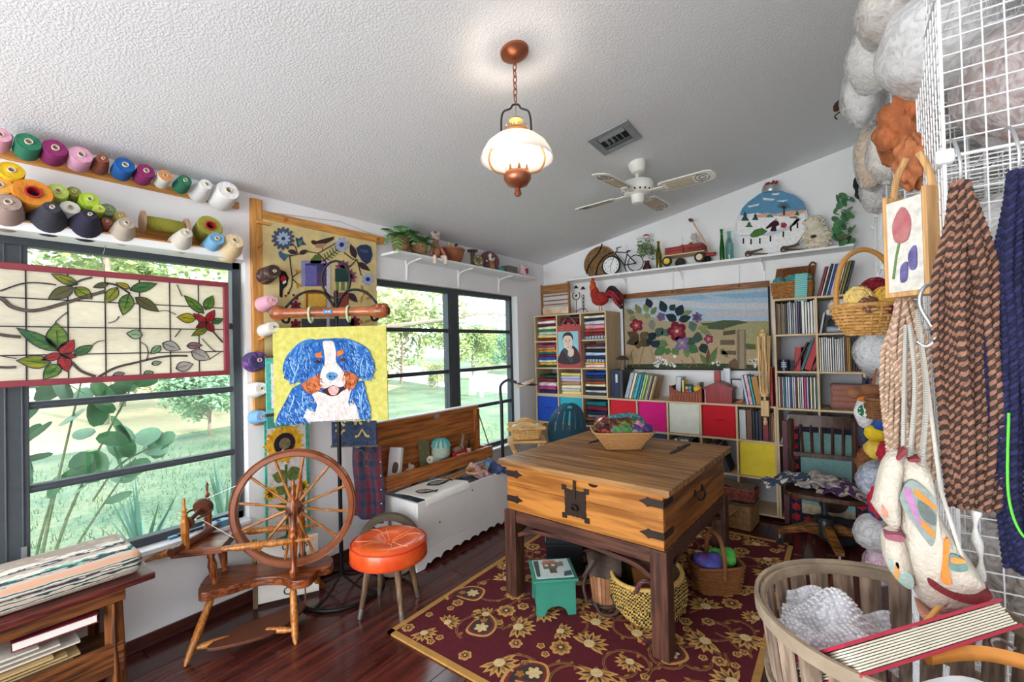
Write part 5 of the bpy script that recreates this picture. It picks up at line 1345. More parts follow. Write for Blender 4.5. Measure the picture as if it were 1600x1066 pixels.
# folding tray stand with wicker basket
M_LW=mat('#d9ab6a',.5,.12,14.,kind='wood',ax=0)
ts=thing('tray_table','folding light wood tray table in the corner','table',(.625,3.30,0),rad(37))
B().box(-.17,.17,-.13,.13,.655,.675).obj('table_top',M_LW,ts,bev=.003)
for y in(-.11,.11):
 B().bar((-.15,y,.655),(.15,y*.9,.0),.03,.018).obj('leg',M_LW,ts,bev=.002)
 B().bar((.15,y*.85,.655),(-.15,y*.75,.0),.03,.018).obj('leg',M_LW,ts,bev=.002)
M_WICK=mat('#cf9a55',.6,.2,50.,col2='#e3bd80')
wb_=thing('wicker_tray_basket','light wicker basket with shaped wooden handles on tray table','basket',(.625,3.30,.676),rad(37))
make_basket(wb_,[(.004,.12,.085),(.05,.135,.095),(.10,.15,.105)],22,10,M_WICK,.0045,4.,rimr=.008)
for y in(-.115,.115):
 q=bez([(-.165,.095),(-.16,.125),(-.10,.13),(-.05,.155),(0,.168),(.05,.155),(.10,.13),(.16,.125),(.165,.095),(.10,.10),(.05,.12),(0,.13),(-.05,.12),(-.10,.10)],4,True)
 B().prism(q,-.006,.006,T=Matrix.Translation((0,y,0))@TY).obj('handle_board',M_LW,wb_,bev=.002)
for k,(c,x,y,rr,lb)in enumerate((('#e6e8ef',-.06,0,.07,'white crumpled fleece in the wicker basket'),('#d5dfdd',.07,.03,.06,'pale grey fleece in the wicker basket'),('#c9b9a9',.0,-.03,.05,'beige fleece tuft in the wicker basket'))):
 v=Matrix.Rotation(rad(37),3,'Z')@Vector((x,y,0))
 blob('fleece',[((0,0,0),(rr,rr*.8,.05)),((rr*.5,.02,.02),(rr*.6,rr*.5,.04)),((-rr*.5,-.02,.02),(rr*.6,rr*.5,.04))],mat(c,.95,.1,30.,.8,60.),loc=(.625+v.x,3.30+v.y,.745),vox=.008,label=lb,cat='wool',group='fleece in the wicker basket')
# teal plastic chair
pc=thing('plastic_chair','dark teal plastic chair with a slotted shell back','chair',(.83,3.70,0),rad(58))
M_TEAL=mat('#2f5566',.35,.06,10.)
def shell(u,v):
 a=(u-.5)*2
 w=.205*sqrt(max(.03,1-((v-.30)/.715)**2))
 return(a*w,.04*a*a-.05*v+.0,.60+v*.36)
bb=B()
NU,NV=34,14
slots=[]
for i in range(NU):
 for j in range(NV):
  u,v=(i+.5)/NU,(j+.5)/NV
  slot=(4<=j<=10)and(i in(5,11,16,17,22,28))or(j==12 and 13<=i<=20)
  if slot:
   continue
  P4=[shell(i/NU,j/NV),shell((i+1)/NU,j/NV),shell((i+1)/NU,(j+1)/NV),shell(i/NU,(j+1)/NV)]
  bb.add(P4,[(0,1,2,3)])
bo=bb.obj('backrest',M_TEAL,pc)
md=bo.modifiers.new('weld','WELD')
md=bo.modifiers.new('thick','SOLIDIFY')
md.thickness=.012
B().sheet(lambda u,v:(-.22+u*.44,-.40+v*.42,.43+.012*cos(u*pi*2)-.01*sin(v*pi)),10,10,.015).obj('seat',M_TEAL,pc,60)
for x in(-.2,.2):
 for y,z in((-.37,.42),(.0,.42)):
  B().bar((x,y,z),(x*1.15,y+(.05 if y>-.1 else-.05),0),.04,.03).obj('leg',M_TEAL,pc,bev=.006)
 B().bar((x,.0,.42),(x*.93,.015,.60),.04,.025).obj('back_post',M_TEAL,pc,bev=.006)
# white shelf above the second window
def bracket(b,p,wall,L,H,w=.016):
 pass
SHZ=2.262
s2=thing('display_shelf','white bracketed shelf above the tall window','shelf',(0,3.2,SHZ-.02))
B().box(0,.215,-.96,1.0,0,.02).obj('board',M_WHITE,s2,bev=.002)
for y in(-.70,-.07,.55):
 b=B().bar((.004,y,-.002),(.004,y,-.16),.008,.016)
 b.tube(bez([(.006,y,-.15),(.012,y,-.05),(.06,y,-.018),(.19,y,-.004)],6),.006,6)
 b.obj('bracket',M_WHITE,s2,50)
# ferns
FERN=[mat('#3f7a45',.6,.25,20.,col2='#7fb06a'),mat('#2f5f3a',.6,.25,20.,col2='#5a8f55')]
def frond_mesh(L,seed,droop):
 R=random.Random(seed)
 b=B()
 pts=[]
 for i in range(10):
  t_=i/9
  pts.append(Vector((L*t_*(1-.25*droop*t_),0,L*(.75*t_-droop*t_*t_))))
 b.tube([tuple(p)for p in pts],[.0022-.0016*i/9 for i in range(10)],4)
 for i in range(1,10):
  w=L*.26*sin(pi*(i/10)**.7)+.008
  for s in(-1,1):
   p=pts[i]
   d=(pts[i]-pts[i-1]).normalized()
   e=Vector((0,s,-.25)).normalized()*w+d*w*.45
   k=d*(L*.045)
   b.add([tuple(p-k),tuple(p+e*.6-k*.7),tuple(p+e),tuple(p+e*.6+k*.7),tuple(p+k)],[(0,1,2,3,4)])
 return b.mesh('frond')
FRM=[frond_mesh(.24,1,.75),frond_mesh(.21,2,.55),frond_mesh(.26,3,1.0)]
for y,nf,sc_,sd,lb in((2.345,30,1.0,3,'fern in a wicker pot at the end of the shelf'),(2.53,26,.8,4,'smaller fern in a wicker pot beside the plush cat')):
 t=thing('potted_fern',lb,'plant',(.12,y,SHZ),0)
 make_basket(t,[(.003,.05,.05),(.06,.062,.062),(.125*sc_,.07,.07)],16,12,mat('#9a6a44',.7,.25,60.,col2='#c29a70'),.0045,liner='#4a3020',rimr=.006)
 R=random.Random(sd)
 for k in range(nf):
  s_=sc_*R.uniform(.75,1.1)
  if cos(2*pi*k/nf)<-.2:
   s_*=.45
  mobj('frond',FRM[k%3],FERN[k%2],t,loc=(0,0,.11*sc_),rot=(0,R.uniform(-.4,.25),2*pi*k/nf),scl=(s_,s_,s_))
# plush animals and keepsakes
t=thing('plush_cat','brown and pink plush cat sitting on the shelf edge','plush toy',(.15,2.70,SHZ),rad(-20),scl=.8)
M_PLB=mat('#b0755a',.95,.12,30.,.6,120.)
M_PLP=mat('#e3cfc0',.95,.08,30.,.6,120.)
blob('body',[((0,0,.075),(.055,.05,.08)),((0,-.005,.15),(.038,.036,.05)),((0,0,.19),(.03,.03,.03))],M_PLB,t,.006)
hd=blob('head',[((.005,0,.235),(.042,.046,.042)),((.03,0,.222),(.025,.027,.022)),((.0,.035,.275),(.012,.02,.028)),((.0,-.035,.275),(.012,.02,.028))],M_PLP,t,.005)
plush_eyes(t,[(.042,.016,.245),(.042,-.016,.245),(.054,0,.230)],.0055)
for s in(-1,1):
 blob('leg',[((.05,s*.045,.02),(.10,s*.06,.012),.022,.02),((.10,s*.06,.01),(.11,s*.062,-.05),.02,.022)],M_PLP if s>0 else M_PLP,t,.006)
 blob('arm',[((.02,s*.05,.12),(.05,s*.075,.05),.018,.02)],M_PLB,t,.006)
t=thing('round_basket','two-tone round basket of small toys on the shelf','basket',(.115,2.93,SHZ))
make_basket(t,[(.003,.06,.07),(.06,.085,.10),(.125,.10,.125)],24,14,mat('#c4885a',.7,.3,14.,col2='#a0503c'),.0048,liner='#6a4630',rimr=.009,rimm=mat('#a8684c',.6))
for k,(y,z,c,lb)in enumerate(((2.90,.155,'#d9c49a','tan toy giraffe head peeping from the round basket'),(2.95,.135,'#e6dcd2','cream toy lamb in the round basket'),(3.00,.15,'#3a2a26','dark haired doll in the round basket'))):
 t=thing('small_toy',lb,'toy',(.11,y,SHZ+z-.07))
 blob('figure',[((0,0,.04),(.02,.022,.04)),((0,0,.085),(.014,.013,.02)),((.0,.009,.105),(.004,.004,.012)),((.0,-.009,.105),(.004,.004,.012))],mat(c if k<2 else '#e9e6e4',.9,.1),t,.004)
 if k==2:
  B().ell((-.003,0,.095),(.017,.018,.02)).obj('hair',mat('#33231f',.8),t,60)
t=thing('wooden_spool','upright dark wooden textile spool on the shelf','spool',(.10,3.23,SHZ))
B().lathe([(0,0),(.045,0),(.045,.012),(.02,.02),(.022,.14),(.02,.15),(.05,.158),(.052,.172),(0,.172)],24).obj('spool_body',mat('#7a5c4a',.5,.2,20.,col2='#4a4a48'),t,40)
t=thing('painted_bobbin','painted bobbin end lying in front of the wooden spool','bobbin',(.19,3.20,SHZ+.052),rot=(0,rad(80),rad(-25)))
B().lathe([(.01,-.05),(.02,-.05),(.02,0),(.05,.004),(.052,.014),(.02,.016),(.02,.008),(0,.008)],26).obj('bobbin_body',mat('#4f5f55',.5,.3,40.,col2='#8a7a50'),t,40)
for k in range(8):
 a=2*pi*k/8
 B().ell((.036*cos(a),.036*sin(a),.0145),(.007,.007,.002),8,6).obj('painted_dot',mat(('#c9a83f','#d9d0b0','#9a5a3a')[k%3],.5),t,60)
t=thing('decorative_plate','round mauve plate with white flowers standing on the shelf','plate',(.11,3.47,SHZ+.098),rot=(0,rad(76),rad(-30)))
B().lathe([(0,0),(.06,0),(.10,.012),(.102,.015),(.06,.006),(0,.006)],36).obj('plate',mat('#6f4a50',.35,.12,14.),t,40)
for k,(x,y,r_,c)in enumerate(((-.05,.0,.016,'#e6e2c8'),(-.01,.035,.016,'#dfe2d0'),(.03,.03,.014,'#d8c6c0'),(-.03,.05,.012,'#e9e4d2'),(.06,.02,.014,'#c9d2c0'),(.02,.0,.02,'#5a7a5a'),(.045,-.02,.015,'#6a8a6a'),(.0,-.03,.014,'#e0d8d0'))):
 B().prism(rosette(5,r_*.6,r_,c=(x,y)),.006,.009).obj('painted_flower',mat(c,.5),t)
t=thing('clown_figure','small cloth figure with long orange legs beside the plate','figurine',(.18,3.40,SHZ))
blob('body',[((0,0,.10),(.014,.018,.025)),((0,0,.14),(.014,.014,.018))],mat('#e6d9d6',.9),t,.004)
for s in(-1,1):
 B().tube([(0,s*.01,.085),(.02,s*.022,.05),(.025,s*.024,.004)],.009,7).obj('leg',mat('#b5683f',.9),t,60)
B().lathe([(0,.0),(.05,0),(.055,.04),(.05,.045),(0,.045)],22).obj('teal_tin',mat('#3f8a80',.4,.08),smooth=40,loc=(.14,3.60,SHZ),label='low round teal tin on the shelf',cat='tin')
B().box(-.05,.05,-.085,.085,0,.085).obj('grey_box',mat('#7d756e',.8,.2,20.),loc=(.11,3.80,SHZ),bev=.003,label='weathered grey box on the shelf',cat='box')
t=thing('plush_pig','small white and pink plush pig at the shelf end','plush toy',(.15,3.99,SHZ))
blob('body',[((0,0,.04),(.035,.045,.04)),((.01,-.005,.095),(.03,.032,.03)),((.0,.022,.128),(.006,.009,.014)),((.0,-.03,.128),(.006,.009,.014)),((.035,0,.088),(.012,.012,.01)),((.04,.03,.015),(.018,.016,.015)),((.04,-.03,.015),(.018,.016,.015))],mat('#ead9dc',.9,.12,60.,col2='#e6aab5'),t,.005)
plush_eyes(t,[(.036,.01,.105),(.036,-.014,.105)],.004)
t=thing('flag_card','small red, white and blue flag card on the shelf','card',(.10,4.10,SHZ),rad(-15))
B().box(-.004,.004,-.05,.05,0,.11).obj('blue_field',mat('#2a5fa5',.6),t)
B().box(.003,.006,-.05,.05,.07,.11).obj('red_band',mat('#d25a4f',.6),t)
B().box(.003,.0065,-.05,-.02,.01,.06).obj('white_band',mat('#f0eeec',.6),t)
# cube shelving on the back wall
M_MAPLE=mat('#d8bd97',.5,.08,10.,kind='wood',ax=2)
M_MAPLEX=mat('#d8bd97',.5,.08,10.,kind='wood',ax=0)
M_BACKING=mat('#b9bcc4',.7,.05)
YF=4.27
YB=4.63
BT=.016
def cube_unit(label,x0,x1,z0,z1,nc,nr):
 t=thing('cube_shelf',label,'shelf',((x0+x1)/2,(YF+YB)/2,z0))
 ox,oy,oz=-(x0+x1)/2,-(YF+YB)/2,-z0
 px,pz=(x1-x0)/nc,(z1-z0)/nr
 for i in range(nc+1):
  x=x0+i*px
  xa,xb=(x,x+BT)if i==0 else((x-BT,x)if i==nc else(x-BT/2,x+BT/2))
  B().box(xa+ox,xb+ox,YF+oy,YB+oy,0,z1+oz).obj('upright',M_MAPLE,t,bev=.001)
 for j in range(nr+1):
  z=z0+j*pz
  za,zb=(z,z+BT)if j==0 else((z-BT,z)if j==nr else(z-BT/2,z+BT/2))
  for i in range(nc):
   B().box(x0+i*px+BT/2+ox,x0+(i+1)*px-BT/2+ox,YF+.002+oy,YB+oy,za+oz,zb+oz).obj('shelf_board',M_MAPLEX,t,bev=.001)
 B().box(x0+ox,x1+ox,YB-.004+oy,YB+.002+oy,0,z1+oz).obj('back_panel',M_BACKING,t)
 return px,pz
cube_unit('three by three pale wood cube shelf stacked with folded fabric',.094,.980,.952,1.846,3,3)
cube_unit('long low pale wood cube shelf along the back wall',.094,2.468,.03,.95,8,3)
cube_unit('tall pale wood cube bookcase by the wire grid',2.470,3.06,.03,1.838,2,6)
ORD=['top','second','third','fourth','fifth','sixth','seventh','eighth','ninth','tenth']
ORDL=['first','second','third','fourth','fifth','sixth','seventh','eighth','ninth','tenth','eleventh','twelfth','thirteenth','fourteenth','fifteenth','sixteenth','seventeenth','eighteenth','nineteenth','twentieth','last but one','last']
RF=random.Random(21)
CN={'red':'#b3222c','maroon':'#5e1f2b','wine':'#7a2432','navy':'#1f2b4c','blue':'#2450a8','royal blue':'#1c3fa0','pale blue':'#b5c3dd','teal':'#1f6f78','turquoise':'#35aebc','green':'#2f7d4a','dark green':'#1f4a3a','lime':'#8fd04a','yellow':'#ead27a','cream':'#ebe0c2','white':'#eceae8','grey':'#8a8d93','charcoal':'#3b3d44','black':'#1e1d20','orange':'#d98a35','gold':'#d9a63a','rust':'#9a4a2e','brown':'#6b4632','tan':'#b08a5f','pink':'#d98fa5','lilac':'#c7b3d0','pale pink':'#e9c6cb','purple':'#5c3a74','magenta':'#b03a78','plaid':'#56657f','olive':'#77793f','silver':'#c3c6cb'}
def fold_mesh(w,d,h,seed):
 R=random.Random(seed)
 prof=[]
 for i in range(9):
  a=pi/2+pi*i/8
  prof.append((h/2*cos(a)*1.1,h/2+h/2*sin(a)))
 nx=6
 vs,fs=[],[]
 pr=[(d,h)]+prof+[(d,0)]
 m=len(pr)
 ph=R.random()*6
 for i in range(nx+1):
  u=i/nx
  e=.004*sin(ph+u*5)
  for(y,z)in pr:
   vs.append((w*(u-.5),y+e+(.004 if i in(0,nx)else 0),z*(1+.10*sin(ph*2+u*4))if z>h*.3 else z))
 for i in range(nx):
  for k in range(m-1):
   fs.append((i*m+k,i*m+k+1,(i+1)*m+k+1,(i+1)*m+k))
 fs.append(tuple(reversed(range(m))))
 fs.append(tuple(nx*m+k for k in range(m)))
 return B().add(vs,fs)
def fabric_stack(xc,z0,cols,where,w=.235,hmax=.25,y=YF+.03,var=.3):
 n=len(cols)
 hs=[RF.uniform(.75,1.25)for _ in cols]
 k=hmax/sum(hs)
 z=z0
 for i in range(n-1,-1,-1):
  h=hs[i]*k
  c=cols[i]
  b=fold_mesh(w*RF.uniform(.92,1.0),.26,h*.97,RF.random())
  mt=mat(CN[c],.9,var,30.,.25,160.,col2=None)if c!='plaid' else mat('#4d6180',.9,.3,9.,kind='stripe',col2='#b9bfca',ax=0)
  b.obj('folded_fabric',mt,smooth=50,loc=(xc+RF.uniform(-.008,.008),y+RF.uniform(0,.012),z+.0005),label='%s folded fabric, %s in the stack %s'%(c,ORD[i]if i else 'topmost',where),cat='fabric',group='folded fabric '+where)
  z+=h
 return z
cx=[.094+.2953*(i+.5)for i in range(3)]
zr=[.952+BT*.5+.298*j for j in range(3)]
fabric_stack(cx[0],zr[2]+.002,['red','white','maroon','cream','green','silver','yellow','wine'],'beside the portrait in the upper cube')
fabric_stack(cx[1],zr[2]+.002,['maroon','navy','pale blue','wine'],'behind the hanging portrait',hmax=.24)
fabric_stack(cx[2],zr[2]+.002,['cream','navy','silver','pink','rust','wine','plaid'],'under the rooster')
fabric_stack(cx[0],zr[1]+.002,['magenta','tan','orange','teal','wine','blue','white','gold','dark green'],'in the middle cube by the window wall',var=.5)
fabric_stack(cx[1],zr[1]+.002,['maroon','charcoal','plaid','navy'],'hidden behind the portrait board',hmax=.22)
fabric_stack(cx[2],zr[1]+.002,['maroon','grey','black','pale blue','navy','plaid','gold','pale pink'],'in the middle cube near the mushroom')
fabric_stack(cx[0],zr[0]+.002,['dark green','wine','pale pink','magenta','navy'],'above the blue bin',hmax=.21,var=.6)
fabric_stack(cx[1],zr[0]+.002,['yellow','pale blue','lilac','tan','cream','silver','yellow'],'of pastels above the turquoise bin',hmax=.235,var=.06)
fabric_stack(cx[2],zr[0]+.002,['royal blue','navy','charcoal','rust','cream','black','silver','charcoal'],'beside the navy binders')
pz=.92/3
fabric_stack(.094+.2967*2.5,.03+pz*2+.010,['teal','wine','navy','grey','rust','charcoal'],'behind the basket of yarn in the low shelf')
def bin_(i,j,col,lb,pull=True):
 x=.094+.2967*(i+.5)
 z=.03+pz*j+.011
 t=thing('fabric_bin',lb,'storage bin',(x,YF+.012,z),0,'fabric bins in the cube shelf')
 m=mat(col,.85,.06,14.,.15,300.)
 B().box(-.136,.136,0,.30,0,.285).obj('bin_body',m,t,bev=.006)
 B().box(-.137,.137,-.002,.004,.278,.286).obj('binding',mat(col,.7,.03),t)
 if pull:
  B().tube(bez([(-.035,-.002,.16),(-.02,-.012,.154),(.02,-.012,.154),(.035,-.002,.16)],5),.006,6).obj('pull_tab',mat(col,.6,.03),t,60)
bin_(0,2,'#1c48b0','royal blue fabric bin below the folded fabrics')
bin_(1,2,'#32aabb','turquoise fabric bin behind the plastic chair')
bin_(3,2,'#c8202f','red fabric bin below the navy binders')
bin_(4,2,'#d11479','hot pink fabric bin in the cube shelf',False)
bin_(5,2,'#dfe0d2','off white fabric bin in the cube shelf',False)
bin_(6,2,'#c41426','red fabric bin below the little red house')
bin_(7,1,'#ecd23c','bright yellow fabric bin in the cube shelf',False)
bin_(4,1,'#2c3f63','navy fabric bin behind the table')
bin_(3,1,'#7d7f86','grey fabric bin behind the table')
bin_(2,1,'#5a2d3c','plum fabric bin behind the table')
# books
def book(x,z,w,h,d,c,label,group,tilt=0.,y=YF+.02,kind='book',pages=True,patt=None,yaw=0.):
 """spine faces -y, bottom edge at z, tilt>0 leans its top towards +x"""
 t=rad(tilt)
 b=B()
 if pages and w>.006:
  k=min(.003,w*.2)
  b.box(0,k,0,d,0,h).box(w-k,w,0,d,0,h).box(0,w,0,k,0,h)
  b.box(k,w-k,k,d-.004,.003,h-.003,1)
 else:
  b.box(0,w,0,d,0,h)
 m=patt or mat(CN.get(c,c),.5,.10,12.)
 o=b.obj('book' if kind!='magazine' else 'magazine',[m,mat('#eee9df',.8,.04,300.)],loc=(x,y,z+(w*math.sin(abs(t))if tilt>0 else 0)),rot=(0,t,rad(yaw)),label=label,cat=kind,group=group)
 return o
def row(x,z,items,where,ref,kind='book',y=YF+.025,hmul=1.,xmax=None):
 """items: (colour, width, height, tilt)"""
 n=len(items)
 for i,(c,w,h,tl)in enumerate(items):
  bw=w/max(.3,cos(rad(tl)))
  lb='%s %s %s, %s counted from the %s'%(c,kind,where,ORDL[i]if i<len(ORDL)-2 else 'far',ref)
  xx=x if tl<=0 else x
  book(xx,z,w,h,.2,c,lb,kind+'s '+where,tl,y,kind)
  x+=bw+.0008
 return x
M_FLORAL=mat('#d8dadd',.6,.3,60.,col2='#8fa0b0')
zt=.9505
items=[('navy',.030,.285,0),('navy',.055,.285,0),('charcoal',.035,.285,0)]
x=1.005
for i,(c,w,h,tl)in enumerate(items):
 bo=thing('ring_binder',('slim dark navy ring binder against the fabric shelf','wide navy ring binder under the mushroom','charcoal ring binder leaning on the navy binders')[i],'binder',(x,YF+.03,zt),0,'ring binders on the low shelf')
 B().box(0,w,0,.27,0,h).obj('cover',mat(CN[c],.45,.08),bo,bev=.003)
 B().box(w*.3,w*.7,-.001,.001,h*.55,h*.85).obj('spine_label',mat('#cfd6dc' if i==1 else '#33405e',.6),bo)
 x+=w+.002
x+=.012
LEAN=[('silver',.042,.262,M_FLORAL),('cream',.026,.262,None),('grey',.016,.262,None),('turquoise',.030,.25,None),('teal',.026,.25,None),('silver',.018,.248,None),('lime',.022,.245,None),('grey',.014,.24,None),('cream',.012,.24,None),('tan',.012,.24,None),('charcoal',.012,.238,None),('cream',.014,.236,None),('tan',.014,.232,None)]
for i,(c,w,h,pm)in enumerate(LEAN):
 book(x,zt,w,h,.2,c,'%s book leaning on the low shelf, %s after the ring binders'%('flower-patterned' if pm else c,ORDL[i]),'books leaning on the low shelf',16.,YF+.03,patt=pm)
 x+=w/cos(rad(16))+.001
# mushroom ornament on the binders
t=thing('mushroom','brown wooden mushroom ornament standing on the navy binder','ornament',(1.095,YF+.12,zt+.286))
B().lathe([(.022,0),(.016,.02),(.012,.11),(0,.11)],14).obj('stem',mat('#8a6d55',.6,.2),t,50)
B().lathe([(.006,.095),(.06,.098),(.066,.108),(.05,.128),(.02,.142),(0,.145)],22).obj('cap',mat('#4a3b34',.6,.25,20.),t,50)
# terracotta woven magazine tray
M_TERRA=mat('#9c4f33',.5,.15,18.,kind='stripe',col2='#7c3a25',ax=0,bump=.5)
t=thing('woven_tray','red brown woven magazine tray with curved front','tray',(1.60,YF+.015,zt))
fr_=[(0,0),(.29,0),(.29,.135),(.25,.105),(.20,.09),(.145,.085),(.09,.09),(.04,.115),(0,.15)]
B().prism(fr_,0,.012,T=TY).obj('front',M_TERRA,t)
B().prism(fr_,-.23,-.22,T=TY).obj('back',M_TERRA,t)
B().box(0,.012,0,.22,0,.14).obj('side',M_TERRA,t)
B().box(.278,.29,0,.22,0,.13).obj('side',M_TERRA,t)
for k in range(11):
 stroke(B(),[(.012+k*.026,.006),(.03+k*.024,.08)],.008,.012,.016,T=TY).obj('woven_strip',mat('#ab5c3e',.5,.1),t)
for i,(xx,w,h,c,lb,tl)in enumerate(((1.635,.05,.22,'silver','silver curled magazine standing in the woven tray',4),(1.70,.022,.19,'yellow','yellow booklet standing in the woven tray',0),(1.835,.02,.17,'grey','grey booklet at the end of the woven tray',2))):
 book(xx,zt+.004,w,h,.15,c,lb,'papers in the woven tray',tl,YF+.06)
t=thing('card_box','small black box with coloured squares in the woven tray','box',(1.765,YF+.04,zt+.06))
B().box(-.035,.035,0,.03,0,.10).obj('carton',mat('#222329',.5),t)
for k,c in enumerate(('#c9402f','#3f7fb5','#d9b53f','#5a9a5f')):
 B().box(-.026+.028*(k%2),-.004+.028*(k%2),-.001,.001,.025+.03*(k//2),.048+.03*(k//2)).obj('printed_square',mat(c,.5),t)
blob('yellow_pincushion',[((0,0,.03),(.04,.03,.032)),((.01,0,.055),(.012,.012,.015))],mat('#e2b32c',.7,.1),loc=(1.845,YF+.05,zt+.085),vox=.005,label='round yellow pincushion on the woven tray',cat='pincushion')
# little red house box
t=thing('red_house_box','red wooden schoolhouse box with a tall chimney','box',(2.02,YF+.03,zt))
M_RH=mat('#9b1c22',.4,.12,10.,kind='wood',ax=2)
B().prism([(-.115,0),(.115,0),(.115,.125),(.0,.18),(-.115,.125)],-.16,0,T=TY).obj('house_body',M_RH,t,bev=.002)
B().prism([(-.125,.118),(0,.178),(.125,.118),(.125,.134),(0,.194),(-.125,.134)],-.17,.01,T=TY).obj('roof',mat('#7d171d',.4,.1),t)
B().box(-.035,.015,.03,.08,.14,.285).obj('chimney',M_RH,t,bev=.002)
B().box(-.11,-.105,-.004,.0,0,.12).obj('corner_trim',mat('#e6e0da',.5),t)
t=thing('wall_switch','white cordless phone standing behind the red house','phone',(2.06,YF+.22,zt))
B().box(-.03,.03,0,.03,0,.30).obj('handset',mat('#dfe4ea',.4),t,bev=.008)
B().box(-.05,.05,-.03,.06,0,.06).obj('cradle',mat('#e4e6ea',.4),t,bev=.01)
B().tube([(0,.01,.30),(.0,.01,.33)],.006,6).obj('antenna',M_BLK,t)
t=thing('picture_frame','black picture frame behind the red house','frame',(2.14,YF+.26,zt))
for q in((-.06,.06,.19,.205),(-.06,.06,0,.015),(-.06,-.045,.015,.19),(.045,.06,.015,.19)):
 B().box(q[0],q[1],0,.014,q[2],q[3]).obj('frame_bar',M_BLK,t)
B().box(-.046,.046,.006,.010,.014,.191).obj('picture',mat('#e6e7ea',.5),t)
blob('bird_ornament',[((0,0,.02),(.022,.014,.018)),((.018,0,.036),(.012,.010,.011)),((-.022,0,.024),(.014,.006,.005))],mat('#a8674c',.6,.15),loc=(2.20,YF+.02,zt),vox=.004,label='tiny clay bird beside the red house',cat='ornament')
x=2.20
for i,(c,w,h)in enumerate((('pale blue',.022,.25),('white',.03,.255),('turquoise',.018,.25),('gold',.05,.24),('charcoal',.012,.23),('silver',.014,.23))):
 m_=mat('#a8762c',.5,.1)if c=='gold' else(mat('#f0e4e6',.5,.2,30.,col2='#d04a7a')if i==1 else None)
 tl=-9.
 book(x+.045,zt,w,h,.2,c,'%s book leaning by the umbrella swift, %s from the red house'%('ochre' if c=='gold' else c,ORDL[i]),'books leaning by the swift',tl,YF+.03,patt=m_)
 x+=w+.002
book(2.428,zt,.022,.32,.22,'red','tall red binder squeezed against the tall bookcase',None,0,YF+.015)
# row below: standing books beside red bin (cell 7, top row)
xx=.094+.2967*7+.014
row(xx,.03+pz*2+.010,[('silver',.055,.25,0),('brown',.045,.25,0),('black',.022,.245,0),('navy',.022,.24,0),('black',.03,.25,0),('wine',.045,.22,0),('charcoal',.014,.23,0),('rust',.012,.235,0),('tan',.010,.235,0)],'standing under the umbrella swift','red bin')
xx=.094+.2967*6+.10
row(xx,.03+pz+.010,[('white',.02,.23,-10),('silver',.016,.24,-12),('rust',.018,.25,-14),('cream',.012,.25,-16),('red',.010,.25,-16),('teal',.014,.25,-17),('charcoal',.035,.24,-18)],'tipped over below the red bin','table')
xx=.094+.2967*5+.02
row(xx,.03+pz+.010,[('navy',.03,.24,0),('white',.025,.25,0),('blue',.03,.24,0),('white',.02,.25,0),('silver',.05,.25,0),('navy',.03,.25,0)],'below the off white bin','pink bin')
# tall bookcase contents
RB=.3013
bx0,bxm=2.470+.018,2.765+.010
def bz(r):
 return 1.838-RB*(r+1)+.0095
def mags(n,w,h,pal,seed):
 R=random.Random(seed)
 return[(R.choice(pal),w*R.uniform(.7,1.3),h*R.uniform(.95,1.03),0)for _ in range(n)]
row(bx0,bz(0),mags(8,.010,.255,['grey','brown','charcoal','tan','silver'],1)+mags(5,.014,.262,['silver','grey'],2)+[('purple',.012,.26,0),('navy',.010,.26,0)]+[('white',.022,.262,0)]*1+mags(4,.016,.262,['white'],3),'in the uppermost bookcase cube','flower tapestry','magazine')
book(bxm+.005,bz(0),.018,.16,.2,'silver','silver flat booklet leaning beside the punches',None,10)
for k,(z,lb)in enumerate(((bz(0),'grey and white paper punch on the bookcase cube floor'),(bz(0)+.135,'white round-topped paper punch stacked on another'))):
 t=thing('paper_punch',lb,'hole punch',(bxm+.145,YF+.10,z))
 B().box(-.095,.095,-.06,.08,0,.05).obj('base',mat('#8d9aa8' if k==0 else '#cfd2d6',.35,.05),t,bev=.015)
 B().lathe([(.085,0),(.085,.04),(.06,.075),(0,.08)],22,T=Matrix.Translation((0,0,.05))).obj('domed_top',mat('#3a3f45' if k==0 else '#e2e3e6',.35),t,50)
 B().lathe([(0,0),(.022,0),(.018,.006),(0,.006)],16,T=Matrix.Translation((0,-.055 if k else-.061,.075 if k else.03))@Matrix.Rotation(rad(90),4,'X')).obj('knob',M_LATCH,t,50)
t=thing('mug','dark blue mug with white print in the bookcase','mug',(bx0+.045,YF+.06,bz(1)))
B().lathe([(0,.004),(.036,.004),(.04,.0),(.041,.09),(.037,.09),(.035,.01),(0,.01)],24,cap=False).obj('cup',mat('#1b2340',.25,.05),t,40)
B().tube(bez([(.04,0,.075),(.065,0,.07),(.07,0,.04),(.042,0,.02)],5),.006,7).obj('handle',mat('#1b2340',.25,.05),t,60)
for k in range(3):
 B().box(-.018,.018,-.0425,-.040,.03+k*.016,.037+k*.016).obj('print',mat('#c9cfdb',.5),t)
for i,(xx,w,h,c,tl,lb)in enumerate(((bx0+.105,.012,.25,'maroon',24,'thin maroon book leaning behind the mug'),(bx0+.115,.045,.19,'red',3,'red stapler-shaped book box beside the mug'),(bx0+.155,.022,.26,'teal',18,'teal album leaning against the big red binder'),(bx0+.18,.05,.265,'red',17,'big bright red binder leaning in the bookcase'),(bx0+.225,.03,.16,'wine',28,'small wine red book under the leaning binder'))):
 book(xx,bz(1),w,h,.2,c,lb,None,tl,YF+.03+.012*i)
row(bxm,bz(1),mags(12,.012,.262,['white','silver','cream','white'],5)+[('brown',.012,.262,0),('orange',.010,.262,0),('gold',.010,.26,0),('charcoal',.012,.26,0),('maroon',.014,.255,0),('navy',.012,.255,0),('wine',.012,.25,0)],'in the cube below the paper punches','divider','magazine')
